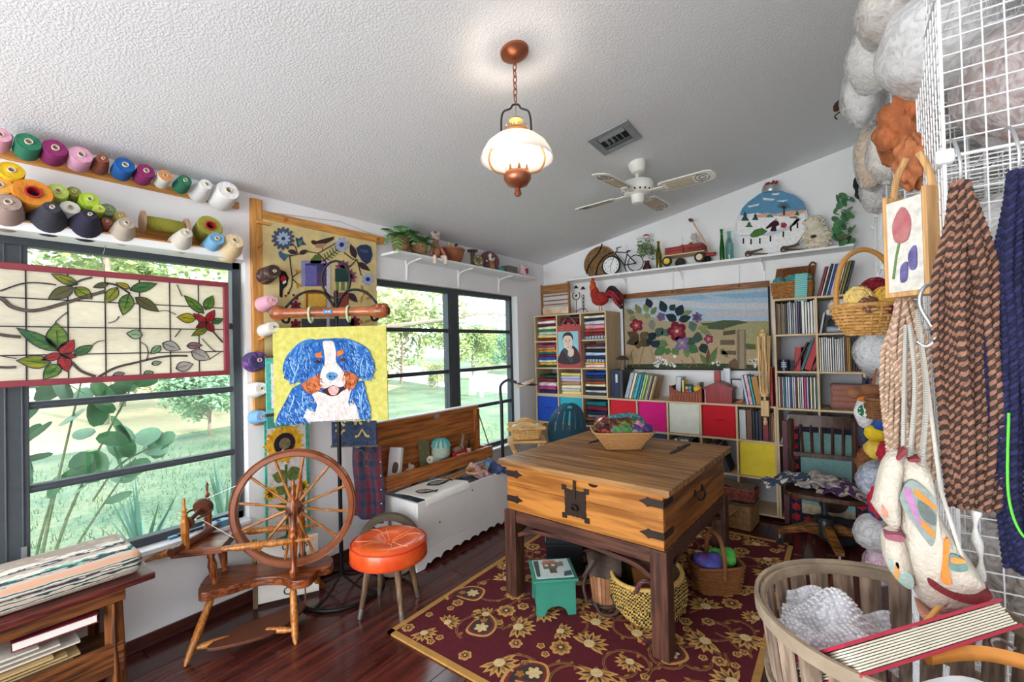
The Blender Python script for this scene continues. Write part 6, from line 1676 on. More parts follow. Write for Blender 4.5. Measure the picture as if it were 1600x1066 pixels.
row(bx0,bz(2),[('white',.012,.25,0),('wine',.014,.25,0),('silver',.010,.25,0),('teal',.012,.25,0),('pale blue',.016,.252,0),('white',.014,.25,0),('blue',.012,.25,0),('silver',.014,.25,0),('white',.01,.25,0),('maroon',.012,.25,0),('cream',.014,.25,0),('silver',.012,.25,0),('white',.014,.25,0),('magenta',.018,.25,0),('lilac',.014,.25,0),('navy',.008,.25,0),('cream',.014,.25,0),('olive',.008,.25,0),('white',.014,.25,0),('teal',.010,.25,0)],'in the cube below the mug','umbrella swift')
t=thing('leather_weave_box','woven reddish brown leather panel box in the bookcase','box',(bxm+.17,YF+.10,bz(2)))
B().box(-.105,.105,0,.16,0,.19).obj('panel',mat('#7c3a24',.4,.15),t,bev=.006)
for i in range(9):
 for j in range(4):
  x_=-.085+i*.0215
  z_=.025+j*.044
  stroke(B(),[(x_-.010,z_+(.0 if j%2 else.03)),(x_+.012,z_+(.03 if j%2 else.0))],.014,.0,.005,T=TY).obj('leather_strip',mat('#9b5234',.4,.15),t,bev=.0)
for k,(x0_,x1_,z0_,z1_)in enumerate(((-.11,.11,0,.012),(-.11,.11,.182,.194),(-.11,-.098,0,.19),(.098,.11,0,.19))):
 B().box(x0_,x1_,-.006,.004,z0_,z1_).obj('edge_strip',mat('#6a2e1c',.4),t)
row(bx0,bz(3),[('silver',.014,.25,14)]+[(c,.013,.25,14)for c in('white','cream','silver','white','white','silver','cream','white','navy','pale blue')],'slanting above the framed rug','umbrella swift','magazine')
row(bxm,bz(3),[('navy',.016,.24,8),('charcoal',.014,.24,8),('royal blue',.018,.24,8)]+[(c,.012,.245,8)for c in('pale blue','white','silver','white','white','silver','white','cream','navy')],'above the swivel chair','divider','magazine')
# on the top of the tall bookcase
row(2.775,1.839,[('wine',.022,.235,14),('cream',.012,.24,14),('navy',.014,.255,14),('pale blue',.014,.25,14),('blue',.012,.25,14),('silver',.030,.25,14),('white',.020,.255,14),('tan',.014,.26,14),('olive',.018,.265,14),('charcoal',.016,.26,14)],'on top of the tall bookcase','wicker hamper',y=YF+.05)
M_HAMP=mat('#a5652c',.6,.25,60.,col2='#c08a4a')
t=thing('picnic_hamper','open wicker picnic hamper on top of the tall bookcase','basket',(2.60,YF+.17,1.839))
make_basket(t,[(.003,.135,.095),(.07,.145,.10),(.135,.148,.105)],26,12,M_HAMP,.0055,5.,rimr=.008)
B().sheet(lambda u,v:(-.145+.29*u+.02*v,.10+.05*v,.14+.15*v),12,8,.012).obj('lid',mat('#8f5526',.6,.3,40.,kind='weave',ax=0,col2='#5a3214'),t)
for x_ in(-.05,.10):
 B().tube(bez([(x_,-.09,.13),(x_-.01,-.085,.22),(x_+.03,-.06,.25),(x_+.10,-.05,.24),(x_+.12,-.07,.15)]if x_<0 else[(x_,.08,.13),(x_+.01,.07,.25),(x_+.04,.05,.30),(x_+.07,.04,.28)],5),.008,7).obj('handle',mat('#6a4430',.5),t,60)
M_TURQ=mat('#2fb3c4',.9,.2,30.,.7,160.,kind='multi',col2='#d9b458')
t=thing('knitted_scarf','turquoise and gold knitted scarf spilling from the hamper','scarf',(2.60,YF+.17,1.839))
blob('knit_heap',[((-.09,-.01,.15),(.055,.06,.05)),((0,0,.165),(.07,.06,.045)),((.09,-.01,.165),(.06,.06,.05)),((.04,-.03,.18),(.05,.05,.03))],M_TURQ,t,.007)
B().sheet(lambda u,v:(.03+.085*u-.01*v,-.10-.016*min(1,v*3),.165-.20*v+.03*(1-min(1,v*3))),6,12,.008).obj('hanging_end',mat('#3fc0cc',.9,.2,20.,.5,140.,kind='stripe',col2='#a8cfc0',ax=2),t,60)
for k in range(9):
 B().tube([(.022+.0095*k,-.118,-.035),(.022+.0095*k,-.12,-.06)],.003,4).obj('fringe',mat('#c9b884',.9),t)
# flower tapestry and its rod
TAP2=[('a7bcd0',1,[(1039,1976),(2400,1971),(2394,1672),(1477,1722),(1036,1887)]),('c3c6cc',2,[(1042,1941),(1513,1948),(1897,1874),(2396,1835),(2397,1783),(2023,1802),(1625,1859),(1041,1887)]),('87abc6',2,[(1899,1951),(2397,1939),(2397,1887),(2150,1897)]),('b9b8bf',3,[(1828,1788),(2396,1770),(2395,1718),(1893,1742)]),('8fb0c8',3,[(1528,1962),(1833,1961),(1924,1916),(1654,1915)]),('4d5a44',2,[(1812,1683),(1917,1684),(2021,1702),(2145,1693),(2240,1667),(2393,1640),(2392,1601),(2018,1610),(1890,1623)]),('9c9a72',3,[(2018,1617),(2143,1652),(2264,1673),(2394,1672),(2390,1432),(2211,1475),(2117,1593)]),('b09a7c',1,[(1037,1474),(2393,1536),(2388,1250),(1034,1256)]),('56603f',4,[(2205,1476),(2394,1451),(2393,1412),(2209,1422)]),('3f4a34',2,[(1047,1279),(1608,1288),(2133,1289),(2389,1263),(2388,1240),(1313,1233),(1046,1240)]),('20303a',4,[(1332,1866),(1355,1905),(1349,1933),(1324,1955),(1289,1975),(1276,1939),(1272,1907),(1287,1881)]),('24353d',5,[(1480,1811),(1503,1855),(1496,1889),(1469,1916),(1432,1940),(1419,1899),(1415,1862),(1432,1831)]),('2a3c40',6,[(1524,1830),(1559,1821),(1576,1831),(1582,1855),(1583,1884),(1554,1887),(1530,1883),(1518,1866)]),('20303a',4,[(1594,1767),(1645,1774),(1664,1799),(1664,1836),(1653,1879),(1613,1866),(1582,1847),(1572,1816)]),('1f3038',5,[(1592,1723),(1582,1772),(1556,1793),(1520,1795),(1479,1789),(1495,1749),(1516,1719),(1547,1707)]),('223238',6,[(1607,1723),(1646,1696),(1679,1699),(1707,1721),(1733,1751),(1696,1768),(1661,1775),(1630,1764)]),('76804f',4,[(1223,1813),(1234,1853),(1222,1882),(1196,1905),(1163,1924),(1159,1887),(1163,1854),(1181,1828)]),('7f8a58',5,[(1300,1823),(1313,1856),(1306,1881),(1284,1900),(1257,1917),(1251,1886),(1251,1858),(1265,1836)]),('6d774a',6,[(1144,1818),(1137,1850),(1120,1866),(1094,1870),(1065,1869),(1075,1843),(1089,1821),(1111,1811)]),('6c7a4c',4,[(1330,1798),(1366,1801),(1385,1819),(1391,1845),(1393,1876),(1363,1868),(1338,1856),(1325,1834)]),('7a835a',5,[(1159,1794),(1125,1802),(1106,1792),(1098,1771),(1093,1743),(1122,1741),(1146,1745),(1160,1760)]),('8a9162',6,[(1253,1788),(1274,1760),(1294,1757),(1312,1770),(1330,1791),(1309,1810),(1289,1822),(1270,1817)]),('7b8250',4,[(1651,1785),(1680,1769),(1705,1772),(1727,1787),(1748,1807),(1720,1817),(1694,1821),(1670,1812)]),('5a4a35',5,[(1199,1547),(1189,1602),(1159,1627),(1116,1633),(1066,1628),(1083,1582),(1106,1547),(1143,1531)]),('4c4230',6,[(1199,1547),(1151,1577),(1113,1572),(1082,1544),(1054,1504),(1100,1487),(1141,1480),(1176,1496)]),('62523a',4,[(1207,1546),(1255,1535),(1280,1549),(1291,1580),(1294,1619),(1254,1622),(1221,1617),(1203,1595)]),('564a36',5,[(1207,1539),(1206,1487),(1228,1465),(1263,1462),(1305,1468),(1298,1509),(1285,1541),(1257,1554)]),('5f5138',6,[(1191,1531),(1150,1513),(1143,1490),(1156,1466),(1180,1440),(1209,1460),(1228,1481),(1226,1505)]),('1f2f3c',4,[(1368,1541),(1379,1591),(1364,1611),(1333,1612),(1294,1604),(1292,1564),(1297,1534),(1320,1522)]),('22333f',5,[(1352,1527),(1323,1486),(1329,1464),(1357,1454),(1395,1451),(1412,1485),(1418,1514),(1402,1530)]),('20303a',6,[(1338,1542),(1295,1556),(1276,1545),(1272,1518),(1275,1484),(1310,1479),(1337,1481),(1349,1500)]),('5f7a48',4,[(1499,1479),(1475,1521),(1443,1534),(1407,1527),(1367,1511),(1394,1479),(1424,1456),(1458,1452)]),('4f7047',5,[(1469,1450),(1419,1467),(1385,1453),(1364,1420),(1348,1377),(1393,1371),(1432,1374),(1460,1397)]),('557648',6,[(1498,1449),(1462,1438),(1454,1420),(1463,1399),(1481,1376),(1508,1389),(1526,1405),(1526,1424)]),('5d7c4b',4,[(1541,1448),(1528,1408),(1538,1387),(1564,1378),(1596,1375),(1602,1408),(1600,1436),(1583,1451)]),('61804e',5,[(1669,1446),(1645,1415),(1646,1389),(1662,1366),(1686,1345),(1702,1374),(1709,1402),(1701,1426)]),('466a48',6,[(1697,1460),(1699,1409),(1720,1390),(1753,1391),(1790,1401),(1781,1441),(1767,1471),(1741,1481)]),('243a3a',4,[(1819,1485),(1791,1444),(1796,1417),(1821,1400),(1856,1386),(1873,1422),(1880,1454),(1866,1476)]),('76815a',5,[(1810,1627),(1826,1590),(1850,1572),(1881,1566),(1914,1566),(1896,1596),(1875,1620),(1847,1632)]),('7f8a5c',6,[(1783,1628),(1815,1612),(1842,1615),(1867,1630),(1890,1651),(1861,1660),(1832,1664),(1806,1655)]),('41564f',4,[(1444,1583),(1458,1637),(1445,1658),(1412,1657),(1371,1646),(1366,1603),(1370,1571),(1392,1560)]),('546a63',5,[(1702,1646),(1736,1607),(1758,1607),(1773,1633),(1785,1670),(1755,1695),(1729,1709),(1710,1697)]),('3e5550',6,[(1741,1558),(1750,1504),(1772,1490),(1801,1502),(1834,1527),(1821,1567),(1803,1595),(1778,1597)]),('4f675f',4,[(1460,1642),(1433,1602),(1438,1581),(1465,1571),(1502,1567),(1517,1600),(1523,1627),(1508,1644)]),('3a504b',5,[(1699,1545),(1676,1500),(1684,1475),(1713,1464),(1751,1458),(1763,1497),(1766,1528),(1748,1547)]),('7a7d78',6,[(1372,1691),(1355,1738),(1336,1745),(1316,1726),(1296,1694),(1315,1661),(1333,1640),(1352,1645)]),('5b7446',4,[(1879,1260),(1924,1298),(1948,1345),(1959,1398),(1962,1454),(1925,1414),(1893,1371),(1876,1321)]),('5f7848',5,[(1866,1274),(1870,1315),(1857,1345),(1833,1367),(1803,1387),(1805,1350),(1813,1316),(1831,1289)]),('6a4a40',6,[(1866,1274),(1886,1315),(1893,1356),(1891,1399),(1884,1442),(1869,1401),(1857,1360),(1855,1318)]),('6f7d52',4,[(1987,1426),(1987,1399),(1998,1386),(2016,1383),(2037,1384),(2033,1406),(2026,1424),(2012,1432)]),('71804f',5,[(1999,1412),(2002,1381),(2016,1362),(2036,1351),(2060,1343),(2054,1369),(2044,1392),(2027,1408)]),('7a1f35',7,[(1226,1690),(1236,1674),(1236,1655),(1225,1641),(1206,1637),(1187,1642),(1174,1628),(1156,1622),(1138,1629),(1127,1645),(1127,1664),(1108,1672),(1097,1688),(1097,1706),(1110,1720),(1128,1726),(1130,1746),(1142,1760),(1160,1765),(1178,1758),(1190,1742),(1209,1746),(1227,1740),(1238,1725),(1237,1706)]),('a8465a',8,[(1198,1692),(1208,1682),(1210,1670),(1203,1662),(1191,1661),(1179,1668),(1173,1656),(1162,1651),(1152,1655),(1147,1666),(1150,1679),(1136,1681),(1127,1690),(1128,1701),(1137,1708),(1151,1709),(1149,1722),(1154,1733),(1165,1736),(1175,1729),(1181,1717),(1193,1723),(1205,1721),(1211,1712),(1208,1700)]),('d9b548',9,[(1185,1692),(1181,1683),(1171,1680),(1162,1684),(1158,1694),(1162,1703),(1172,1706),(1182,1702)]),('6f1a33',7,[(1660,1612),(1673,1589),(1673,1563),(1658,1544),(1634,1537),(1609,1544),(1592,1525),(1568,1517),(1545,1525),(1531,1547),(1530,1574),(1506,1584),(1490,1606),(1491,1631),(1508,1651),(1532,1660),(1535,1687),(1550,1707),(1574,1714),(1597,1704),(1613,1683),(1638,1688),(1662,1680),(1675,1659),(1674,1633)]),('8f3a55',8,[(1624,1613),(1636,1600),(1639,1584),(1630,1572),(1614,1571),(1599,1580),(1591,1564),(1577,1556),(1563,1561),(1556,1577),(1560,1595),(1542,1598),(1531,1609),(1531,1624),(1544,1635),(1562,1637),(1559,1655),(1566,1670),(1580,1674),(1594,1665),(1601,1648),(1617,1656),(1633,1653),(1641,1641),(1637,1625)]),('d9b548',9,[(1607,1614),(1601,1601),(1589,1596),(1576,1602),(1571,1615),(1577,1628),(1590,1633),(1602,1627)]),('80304a',7,[(1919,1524),(1924,1514),(1924,1502),(1918,1493),(1907,1489),(1896,1493),(1888,1483),(1877,1480),(1867,1484),(1861,1494),(1860,1506),(1849,1511),(1843,1521),(1843,1533),(1850,1542),(1861,1546),(1862,1559),(1869,1568),(1880,1572),(1890,1567),(1898,1558),(1909,1560),(1919,1556),(1926,1547),(1925,1535)]),('a85a70',8,[(1902,1525),(1908,1519),(1909,1511),(1905,1506),(1898,1505),(1891,1509),(1887,1502),(1881,1498),(1875,1500),(1872,1508),(1874,1516),(1866,1517),(1861,1523),(1861,1530),(1866,1535),(1874,1536),(1873,1544),(1876,1551),(1883,1553),(1889,1549),(1892,1541),(1899,1545),(1906,1544),(1910,1538),(1908,1531)]),('d9b548',9,[(1895,1525),(1892,1519),(1886,1517),(1881,1520),(1879,1526),(1881,1532),(1887,1534),(1893,1531)]),('77648a',7,[(1682,1489),(1698,1467),(1697,1440),(1680,1423),(1654,1423),(1633,1441),(1612,1424),(1586,1424),(1569,1443),(1570,1470),(1587,1491),(1571,1513),(1571,1540),(1590,1558),(1616,1557),(1636,1539),(1658,1555),(1683,1555),(1700,1536),(1699,1509)]),('8c7a9c',8,[(1656,1489),(1668,1478),(1669,1463),(1659,1453),(1645,1455),(1634,1468),(1623,1456),(1608,1454),(1599,1464),(1601,1479),(1614,1490),(1602,1502),(1600,1517),(1610,1527),(1625,1524),(1636,1511),(1647,1524),(1662,1525),(1671,1515),(1668,1500)]),('d0b04a',9,[(1648,1497),(1643,1487),(1632,1484),(1624,1492),(1624,1503),(1633,1510),(1643,1507)]),('6d5a7c',7,[(1467,1767),(1474,1757),(1474,1744),(1467,1735),(1455,1733),(1443,1738),(1436,1728),(1424,1724),(1413,1728),(1407,1739),(1407,1752),(1395,1756),(1388,1766),(1388,1778),(1396,1787),(1408,1790),(1409,1803),(1416,1813),(1427,1816),(1438,1810),(1445,1800),(1457,1803),(1469,1799),(1475,1789),(1474,1777)]),('6d5a7c',7,[(1819,1739),(1829,1729),(1832,1717),(1826,1708),(1815,1705),(1802,1711),(1799,1697),(1790,1688),(1780,1689),(1772,1698),(1770,1712),(1756,1709),(1745,1712),(1740,1722),(1744,1734),(1754,1743),(1744,1753),(1741,1765),(1747,1774),(1758,1777),(1771,1771),(1774,1785),(1783,1794),(1793,1793),(1801,1783),(1804,1769),(1817,1773),(1828,1769),(1833,1759),(1829,1748)]),('56456a',8,[(1804,1740),(1796,1722),(1779,1716),(1762,1724),(1756,1743),(1763,1760),(1781,1767),(1798,1758)]),('e6e8e6',7,[(1540,1283),(1545,1276),(1541,1270),(1532,1273),(1527,1265),(1520,1268),(1521,1277),(1512,1279),(1512,1287),(1522,1289),(1521,1299),(1528,1301),(1533,1293),(1542,1296),(1546,1290)]),('e6e8e6',7,[(1373,1273),(1379,1266),(1374,1260),(1365,1263),(1360,1255),(1353,1258),(1353,1267),(1344,1270),(1344,1277),(1354,1280),(1353,1289),(1361,1292),(1366,1283),(1375,1287),(1379,1281)]),('e6e8e6',7,[(1565,1264),(1570,1257),(1566,1251),(1557,1254),(1552,1246),(1545,1248),(1546,1258),(1537,1260),(1538,1267),(1547,1270),(1546,1279),(1553,1282),(1558,1274),(1567,1277),(1571,1271)]),('e6e8e6',7,[(1398,1305),(1404,1298),(1400,1292),(1391,1295),(1386,1287),(1378,1289),(1379,1299),(1370,1301),(1370,1309),(1380,1311),(1379,1321),(1387,1323),(1391,1315),(1401,1319),(1405,1312)]),('e6e8e6',7,[(1399,1351),(1405,1344),(1401,1338),(1392,1341),(1386,1333),(1379,1335),(1380,1345),(1371,1347),(1371,1355),(1381,1357),(1380,1367),(1387,1369),(1392,1361),(1401,1364),(1406,1358)]),('e6e8e6',7,[(1488,1285),(1494,1277),(1490,1271),(1481,1275),(1476,1267),(1469,1269),(1470,1279),(1461,1281),(1461,1288),(1470,1291),(1470,1300),(1477,1303),(1482,1295),(1491,1298),(1495,1292)]),('e6e8e6',7,[(1528,1277),(1533,1269),(1529,1263),(1520,1267),(1515,1259),(1508,1261),(1509,1271),(1500,1273),(1500,1280),(1510,1283),(1509,1292),(1516,1294),(1521,1286),(1530,1290),(1534,1284)]),('e6e8e6',7,[(1420,1346),(1426,1339),(1421,1332),(1413,1336),(1407,1328),(1400,1330),(1401,1340),(1392,1342),(1392,1350),(1401,1352),(1401,1362),(1408,1364),(1413,1356),(1422,1359),(1426,1353)]),('e6e8e6',7,[(1394,1262),(1400,1254),(1396,1248),(1387,1252),(1382,1243),(1374,1246),(1375,1255),(1366,1258),(1366,1265),(1376,1268),(1375,1277),(1383,1280),(1388,1271),(1397,1275),(1401,1269)]),('e6e8e6',7,[(1452,1323),(1458,1315),(1453,1309),(1445,1313),(1439,1305),(1432,1307),(1433,1317),(1424,1319),(1424,1327),(1434,1329),(1433,1338),(1441,1341),(1445,1333),(1454,1336),(1458,1330)]),('e6e8e6',7,[(1477,1317),(1483,1310),(1479,1304),(1470,1307),(1465,1299),(1458,1301),(1459,1311),(1450,1313),(1450,1321),(1459,1323),(1459,1333),(1466,1335),(1471,1327),(1479,1330),(1484,1324)]),('e6e8e6',7,[(1449,1303),(1455,1296),(1450,1290),(1442,1294),(1436,1286),(1429,1288),(1430,1297),(1421,1300),(1421,1307),(1431,1310),(1430,1319),(1437,1321),(1442,1313),(1451,1317),(1455,1311)]),('e6e8e6',7,[(1454,1293),(1460,1286),(1455,1280),(1447,1284),(1441,1275),(1434,1278),(1435,1287),(1426,1290),(1426,1297),(1436,1299),(1435,1309),(1442,1311),(1447,1303),(1456,1307),(1460,1301)]),('e6e8e6',7,[(1403,1290),(1409,1283),(1404,1277),(1395,1281),(1390,1272),(1383,1275),(1384,1284),(1375,1287),(1375,1294),(1384,1297),(1384,1306),(1391,1308),(1396,1300),(1405,1304),(1409,1298)]),('e6e8e6',7,[(1367,1289),(1373,1281),(1368,1275),(1359,1279),(1354,1270),(1346,1273),(1347,1282),(1338,1285),(1338,1292),(1348,1295),(1347,1304),(1355,1307),(1360,1298),(1369,1302),(1373,1296)]),('e6e8e6',7,[(1570,1359),(1575,1352),(1571,1346),(1562,1350),(1557,1342),(1550,1344),(1551,1353),(1542,1356),(1543,1363),(1552,1365),(1551,1375),(1558,1377),(1563,1369),(1572,1372),(1576,1366)]),('e3e6e6',7,[(2279,1318),(2282,1312),(2279,1307),(2273,1309),(2269,1303),(2263,1305),(2264,1313),(2257,1315),(2257,1321),(2264,1324),(2264,1331),(2269,1333),(2273,1327),(2280,1329),(2283,1324)]),('e3e6e6',7,[(2296,1327),(2300,1321),(2297,1316),(2291,1319),(2286,1313),(2281,1314),(2281,1322),(2275,1324),(2275,1331),(2282,1333),(2282,1340),(2287,1342),(2291,1336),(2297,1338),(2301,1333)]),('e3e6e6',7,[(2288,1284),(2291,1278),(2288,1273),(2282,1275),(2278,1269),(2273,1271),(2273,1278),(2266,1280),(2267,1287),(2273,1289),(2273,1297),(2279,1298),(2282,1292),(2289,1295),(2292,1290)]),('e3e6e6',7,[(2286,1263),(2289,1257),(2286,1252),(2280,1254),(2276,1248),(2270,1250),(2271,1257),(2264,1259),(2264,1266),(2271,1268),(2271,1276),(2276,1277),(2280,1271),(2287,1274),(2290,1269)]),('e3e6e6',7,[(2243,1306),(2247,1300),(2244,1295),(2237,1297),(2233,1291),(2228,1293),(2228,1301),(2222,1303),(2222,1309),(2228,1312),(2229,1319),(2234,1321),(2238,1315),(2244,1317),(2247,1312)]),('e3e6e6',7,[(2276,1310),(2280,1304),(2277,1299),(2271,1301),(2266,1295),(2261,1297),(2261,1305),(2255,1307),(2255,1313),(2262,1316),(2262,1323),(2267,1325),(2271,1319),(2277,1321),(2281,1316)]),('e3e6e6',7,[(2245,1314),(2249,1307),(2245,1302),(2239,1305),(2235,1299),(2230,1301),(2230,1308),(2224,1310),(2224,1317),(2230,1319),(2230,1327),(2236,1329),(2240,1322),(2246,1325),(2249,1320)]),('e3e6e6',7,[(1975,1279),(1979,1273),(1975,1267),(1968,1270),(1964,1263),(1958,1265),(1958,1273),(1951,1276),(1952,1282),(1959,1285),(1959,1292),(1965,1294),(1969,1288),(1976,1291),(1979,1285)]),('e3e6e6',7,[(1971,1301),(1975,1295),(1971,1290),(1964,1292),(1960,1286),(1954,1288),(1954,1296),(1947,1298),(1948,1305),(1955,1307),(1955,1315),(1961,1317),(1965,1311),(1972,1313),(1975,1308)]),('e3e6e6',7,[(1980,1291),(1984,1285),(1980,1280),(1974,1282),(1969,1276),(1964,1278),(1964,1286),(1957,1288),(1957,1295),(1964,1297),(1964,1305),(1970,1307),(1974,1301),(1981,1303),(1985,1298)]),('e3e6e6',7,[(1927,1293),(1931,1287),(1927,1282),(1920,1284),(1916,1278),(1910,1280),(1910,1288),(1903,1290),(1903,1297),(1910,1299),(1911,1307),(1917,1309),(1921,1303),(1928,1305),(1931,1300)]),('7d6f5e',5,[(2136,1605),(2212,1602),(2202,1241),(2125,1240)]),('9a8b76',6,[(2160,1598),(2196,1596),(2186,1241),(2150,1240)]),('6a5c4c',5,[(1990,1515),(2115,1512),(2113,1464),(1988,1467)]),('5d5142',5,[(2017,1597),(2124,1606),(2122,1565),(2016,1556)]),('6b5c4a',5,[(1987,1412),(2124,1410),(2123,1370),(1986,1378)]),('6f5a48',6,[(2059,1302),(2110,1343),(2139,1302),(2138,1243),(2045,1242)]),('s','8a6e42',8,[(1133,1456),(1047,1256)]),('s','8a6e42',8,[(1243,1454),(1183,1256)]),('s','8a6e42',8,[(1319,1438),(1359,1257)]),('s','8a6e42',8,[(1100,1426),(1119,1256)]),('s','8a6e42',8,[(1690,1245),(1748,1331)]),('s','8a6e42',8,[(1663,1259),(1623,1324)]),('s','8a6e42',8,[(1773,1260),(1714,1359)]),]
rd=thing('tapestry_rod','wooden hanging rod with three round fixings','rod',(1.68,4.615,2.01))
B().box(-.76,.73,-.012,.012,-.026,.026).obj('batten',mat('#9a6236',.5,.2,12.,kind='wood',ax=0,col2='#6d4020'),rd,bev=.003)
for x_ in(-.62,-.12,.49):
 B().lathe([(0,0),(.013,0),(.013,.008),(0,.010)],14,T=Matrix.Translation((x_,-.012,.0))@Matrix.Rotation(rad(90),4,'X')).obj('fixing',mat('#5a3a20',.4),rd,40)
 B().tube([(x_,-.004,.02),(x_,.02,.20)],.0012,4).obj('wire',mat('#9fb0bd',.4,metal=.5),rd)
tp=thing('flower_tapestry','large hooked tapestry of dark flowers by a gate','wall hanging',(0,4.615,0))
B().box(1.03,2.405,-.002,.006,1.232,1.985).obj('backing',hook('a8997c'),tp)
for q in((1.022,1.036),(2.398,2.412)):
 B().box(q[0],q[1],-.004,.007,1.228,1.985).obj('binding',hook('2f2826'),tp)
B().box(1.022,2.412,-.004,.007,1.225,1.238).obj('binding',hook('2f2826'),tp)
draw(TAP2,Matrix.Translation((0,.0,0))@TY,tp,.0025,.0006)
# portrait board hanging on the fabric shelf
pt=thing('portrait_board','red scalloped board with a painted man in dark jacket','picture',(.405,YF-.006,1.255))
top=[(0,.44)]+[p for k in range(5)for p in arcpts((.029+.058*k,.44+.012*(2-abs(k-2))),.029,180,0,5,'xy')]
top=[(p[0],p[1])for p in top]
B().prism([(0,0),(.29,0),(.29,.44)]+top[::-1],0,.010,T=TY).obj('board',mat('#a8433f',.6,.08,8.),pt)
B().box(.012,.262,-.013,-.009,.045,.395).obj('painted_ground',mat('#8fc2cf',.6,.08,12.),pt)
for nm,pts,c,h in(('suit',[(.015,.05),(.262,.05),(.262,.16),(.225,.22),(.18,.24),(.09,.22),(.03,.15)],'#3a1f2c',.0142),('collar',[(.07,.20),(.10,.15),(.15,.07),(.19,.06),(.185,.12),(.11,.21)],'#2a4a52',.0152),('face',[(.078,.28),(.09,.225),(.115,.185),(.145,.17),(.175,.195),(.188,.26),(.187,.32),(.165,.36),(.12,.365),(.085,.33)],'#e0c4b4',.0150),('hand',[(.13,.15),(.16,.12),(.20,.14),(.205,.19),(.18,.215),(.15,.20)],'#dcbcaa',.0160),('hair',[(.072,.31),(.075,.345),(.095,.375),(.14,.388),(.18,.372),(.198,.335),(.193,.30),(.184,.325),(.165,.345),(.115,.35),(.088,.335)],'#2c2726',.0160)):
 B().prism(bez(pts,3,True),.009,h,T=TY).obj(nm,mat(c,.6,.1,30.),pt)
for x_ in(.112,.155):
 B().prism([(x_-.012,.288),(x_,.294),(x_+.012,.288),(x_,.283)],.009,.0165,T=TY).obj('eye',mat('#3a2a26',.6),pt)
 B().prism([(x_-.014,.304),(x_,.309),(x_+.014,.304),(x_,.302)],.009,.0165,T=TY).obj('eyebrow',mat('#2c2726',.6),pt)
B().prism([(.128,.285),(.136,.25),(.147,.252),(.14,.285)],.009,.0162,T=TY).obj('nose',mat('#cda590',.6),pt)
B().prism([(.115,.228),(.138,.234),(.16,.228),(.138,.222)],.009,.0165,T=TY).obj('mouth',mat('#b57a70',.6),pt)
B().tube([(.14+.025*cos(a)-.075,-.012,.43+.018*sin(a))for a in[i*.55 for i in range(12)]],.003,5).obj('gilt_swirl',mat('#d98a4a',.5),pt)
B().tube([(.04,-.005,.455),(.14,-.004,.575),(.25,-.005,.455)],.0025,5).obj('hanging_cord',mat('#c9bca6',.8),pt)
# long shelf on the back wall
BZ=2.240
bs=thing('display_shelf','long white bracketed shelf high on the back wall','shelf',(1.75,4.52,BZ-.02))
B().box(-1.32,1.27,-.12,.125,0,.02).obj('board',M_WHITE,bs,bev=.002)
for x_ in(-.69,-.10,.62):
 b=B().box(x_-.01,x_+.01,.115,.128,-.18,.35)
 b.tube([(x_,.115,-.09),(x_,.06,-.02),(x_,-.09,-.004)],.006,6)
 b.obj('bracket',M_WHITE,bs)
YS=4.50
t=thing('woven_mat','round brown woven seagrass mat with dark bands','mat',(.765,YS+.06,BZ),rot=(rad(-12),0,0))
for k in range(9):
 B().tube([((.012+.0205*k)*cos(a),.0,.187+(.012+.0205*k)*sin(a))for a in[2*pi*i/40 for i in range(40)]],.0115,6,True).obj('coil',mat('#8a6a45',.9,.35,40.,.8,90.,col2='#b08c5e'),t,60)
for q in([(-.14,-.012,.06),(-.10,-.013,.18),(.0,-.013,.30),(.03,-.012,.39)],[(-.02,-.012,.02),(.0,-.013,.14),(.08,-.013,.24),(.18,-.012,.27)]):
 B().tube(bez(q,6),.008,5).obj('dark_band',mat('#1e1812',.8),t,60)
M_WIRE=mat('#26262a',.5,.05,metal=.4)
t=thing('bicycle_clock','black wire bicycle clock with a dial for its front wheel','clock',(.96,YS-.02,BZ))
B().tube([(.098*cos(a),0,.10+.098*sin(a))for a in[2*pi*i/36 for i in range(36)]],.010,7,True).obj('case_ring',M_WIRE,t,60)
dl=B().lathe([(0,0),(.093,0),(.093,.01),(0,.01)],36,T=Matrix.Translation((0,.005,.10))@Matrix.Rotation(rad(90),4,'X')).obj('dial',mat('#eef0f1',.5,.02),t,40)
for k in range(12):
 a=pi/2-2*pi*(k+1)/12
 mobj('numeral',text_mesh(str(k+1),.028,.0005),M_WIRE,dl,loc=(.072*cos(a),-.0065,.10+.072*sin(a)),rot=(rad(90),0,0))
for a,L in((205,.04),(262,.062)):
 B().bar((0,-.008,.10),(L*cos(rad(a)),-.008,.10+L*sin(rad(a))),.005,.002).obj('hand',M_WIRE,dl)
fp=[[(0,0,.10),(.06,0,.24),(.08,0,.265),(.06,0,.275),(.12,0,.285)],[(.065,0,.235),(.17,0,.215),(.20,0,.22)],[(.055,0,.215),(.15,0,.085)],[(.15,0,.085),(.185,0,.21)],[(.15,0,.085),(.275,0,.09)],[(.18,0,.20),(.275,0,.09)],[(.15,0,.085),(.17,0,.0)]]
for q in fp:
 B().tube(q,.006,6).obj('frame_tube',M_WIRE,t,60)
B().tube([(.27+.082*cos(a),0,.092+.082*sin(a))for a in[2*pi*i/30 for i in range(30)]],.005,6,True).obj('rear_wheel',M_WIRE,t,60)
B().ell((.20,0,.228),(.025,.012,.008)).obj('saddle',M_WIRE,t,60)
for k in range(8):
 a=pi*k/8
 B().tube([(.27-.08*cos(a),0,.092-.08*sin(a)),(.27+.08*cos(a),0,.092+.08*sin(a))],.001,4).obj('wheel_spoke',M_WIRE,t)
t=thing('christmas_plant','small leafy plant in a brown vase wearing a red hat','plant',(1.342,YS,BZ))
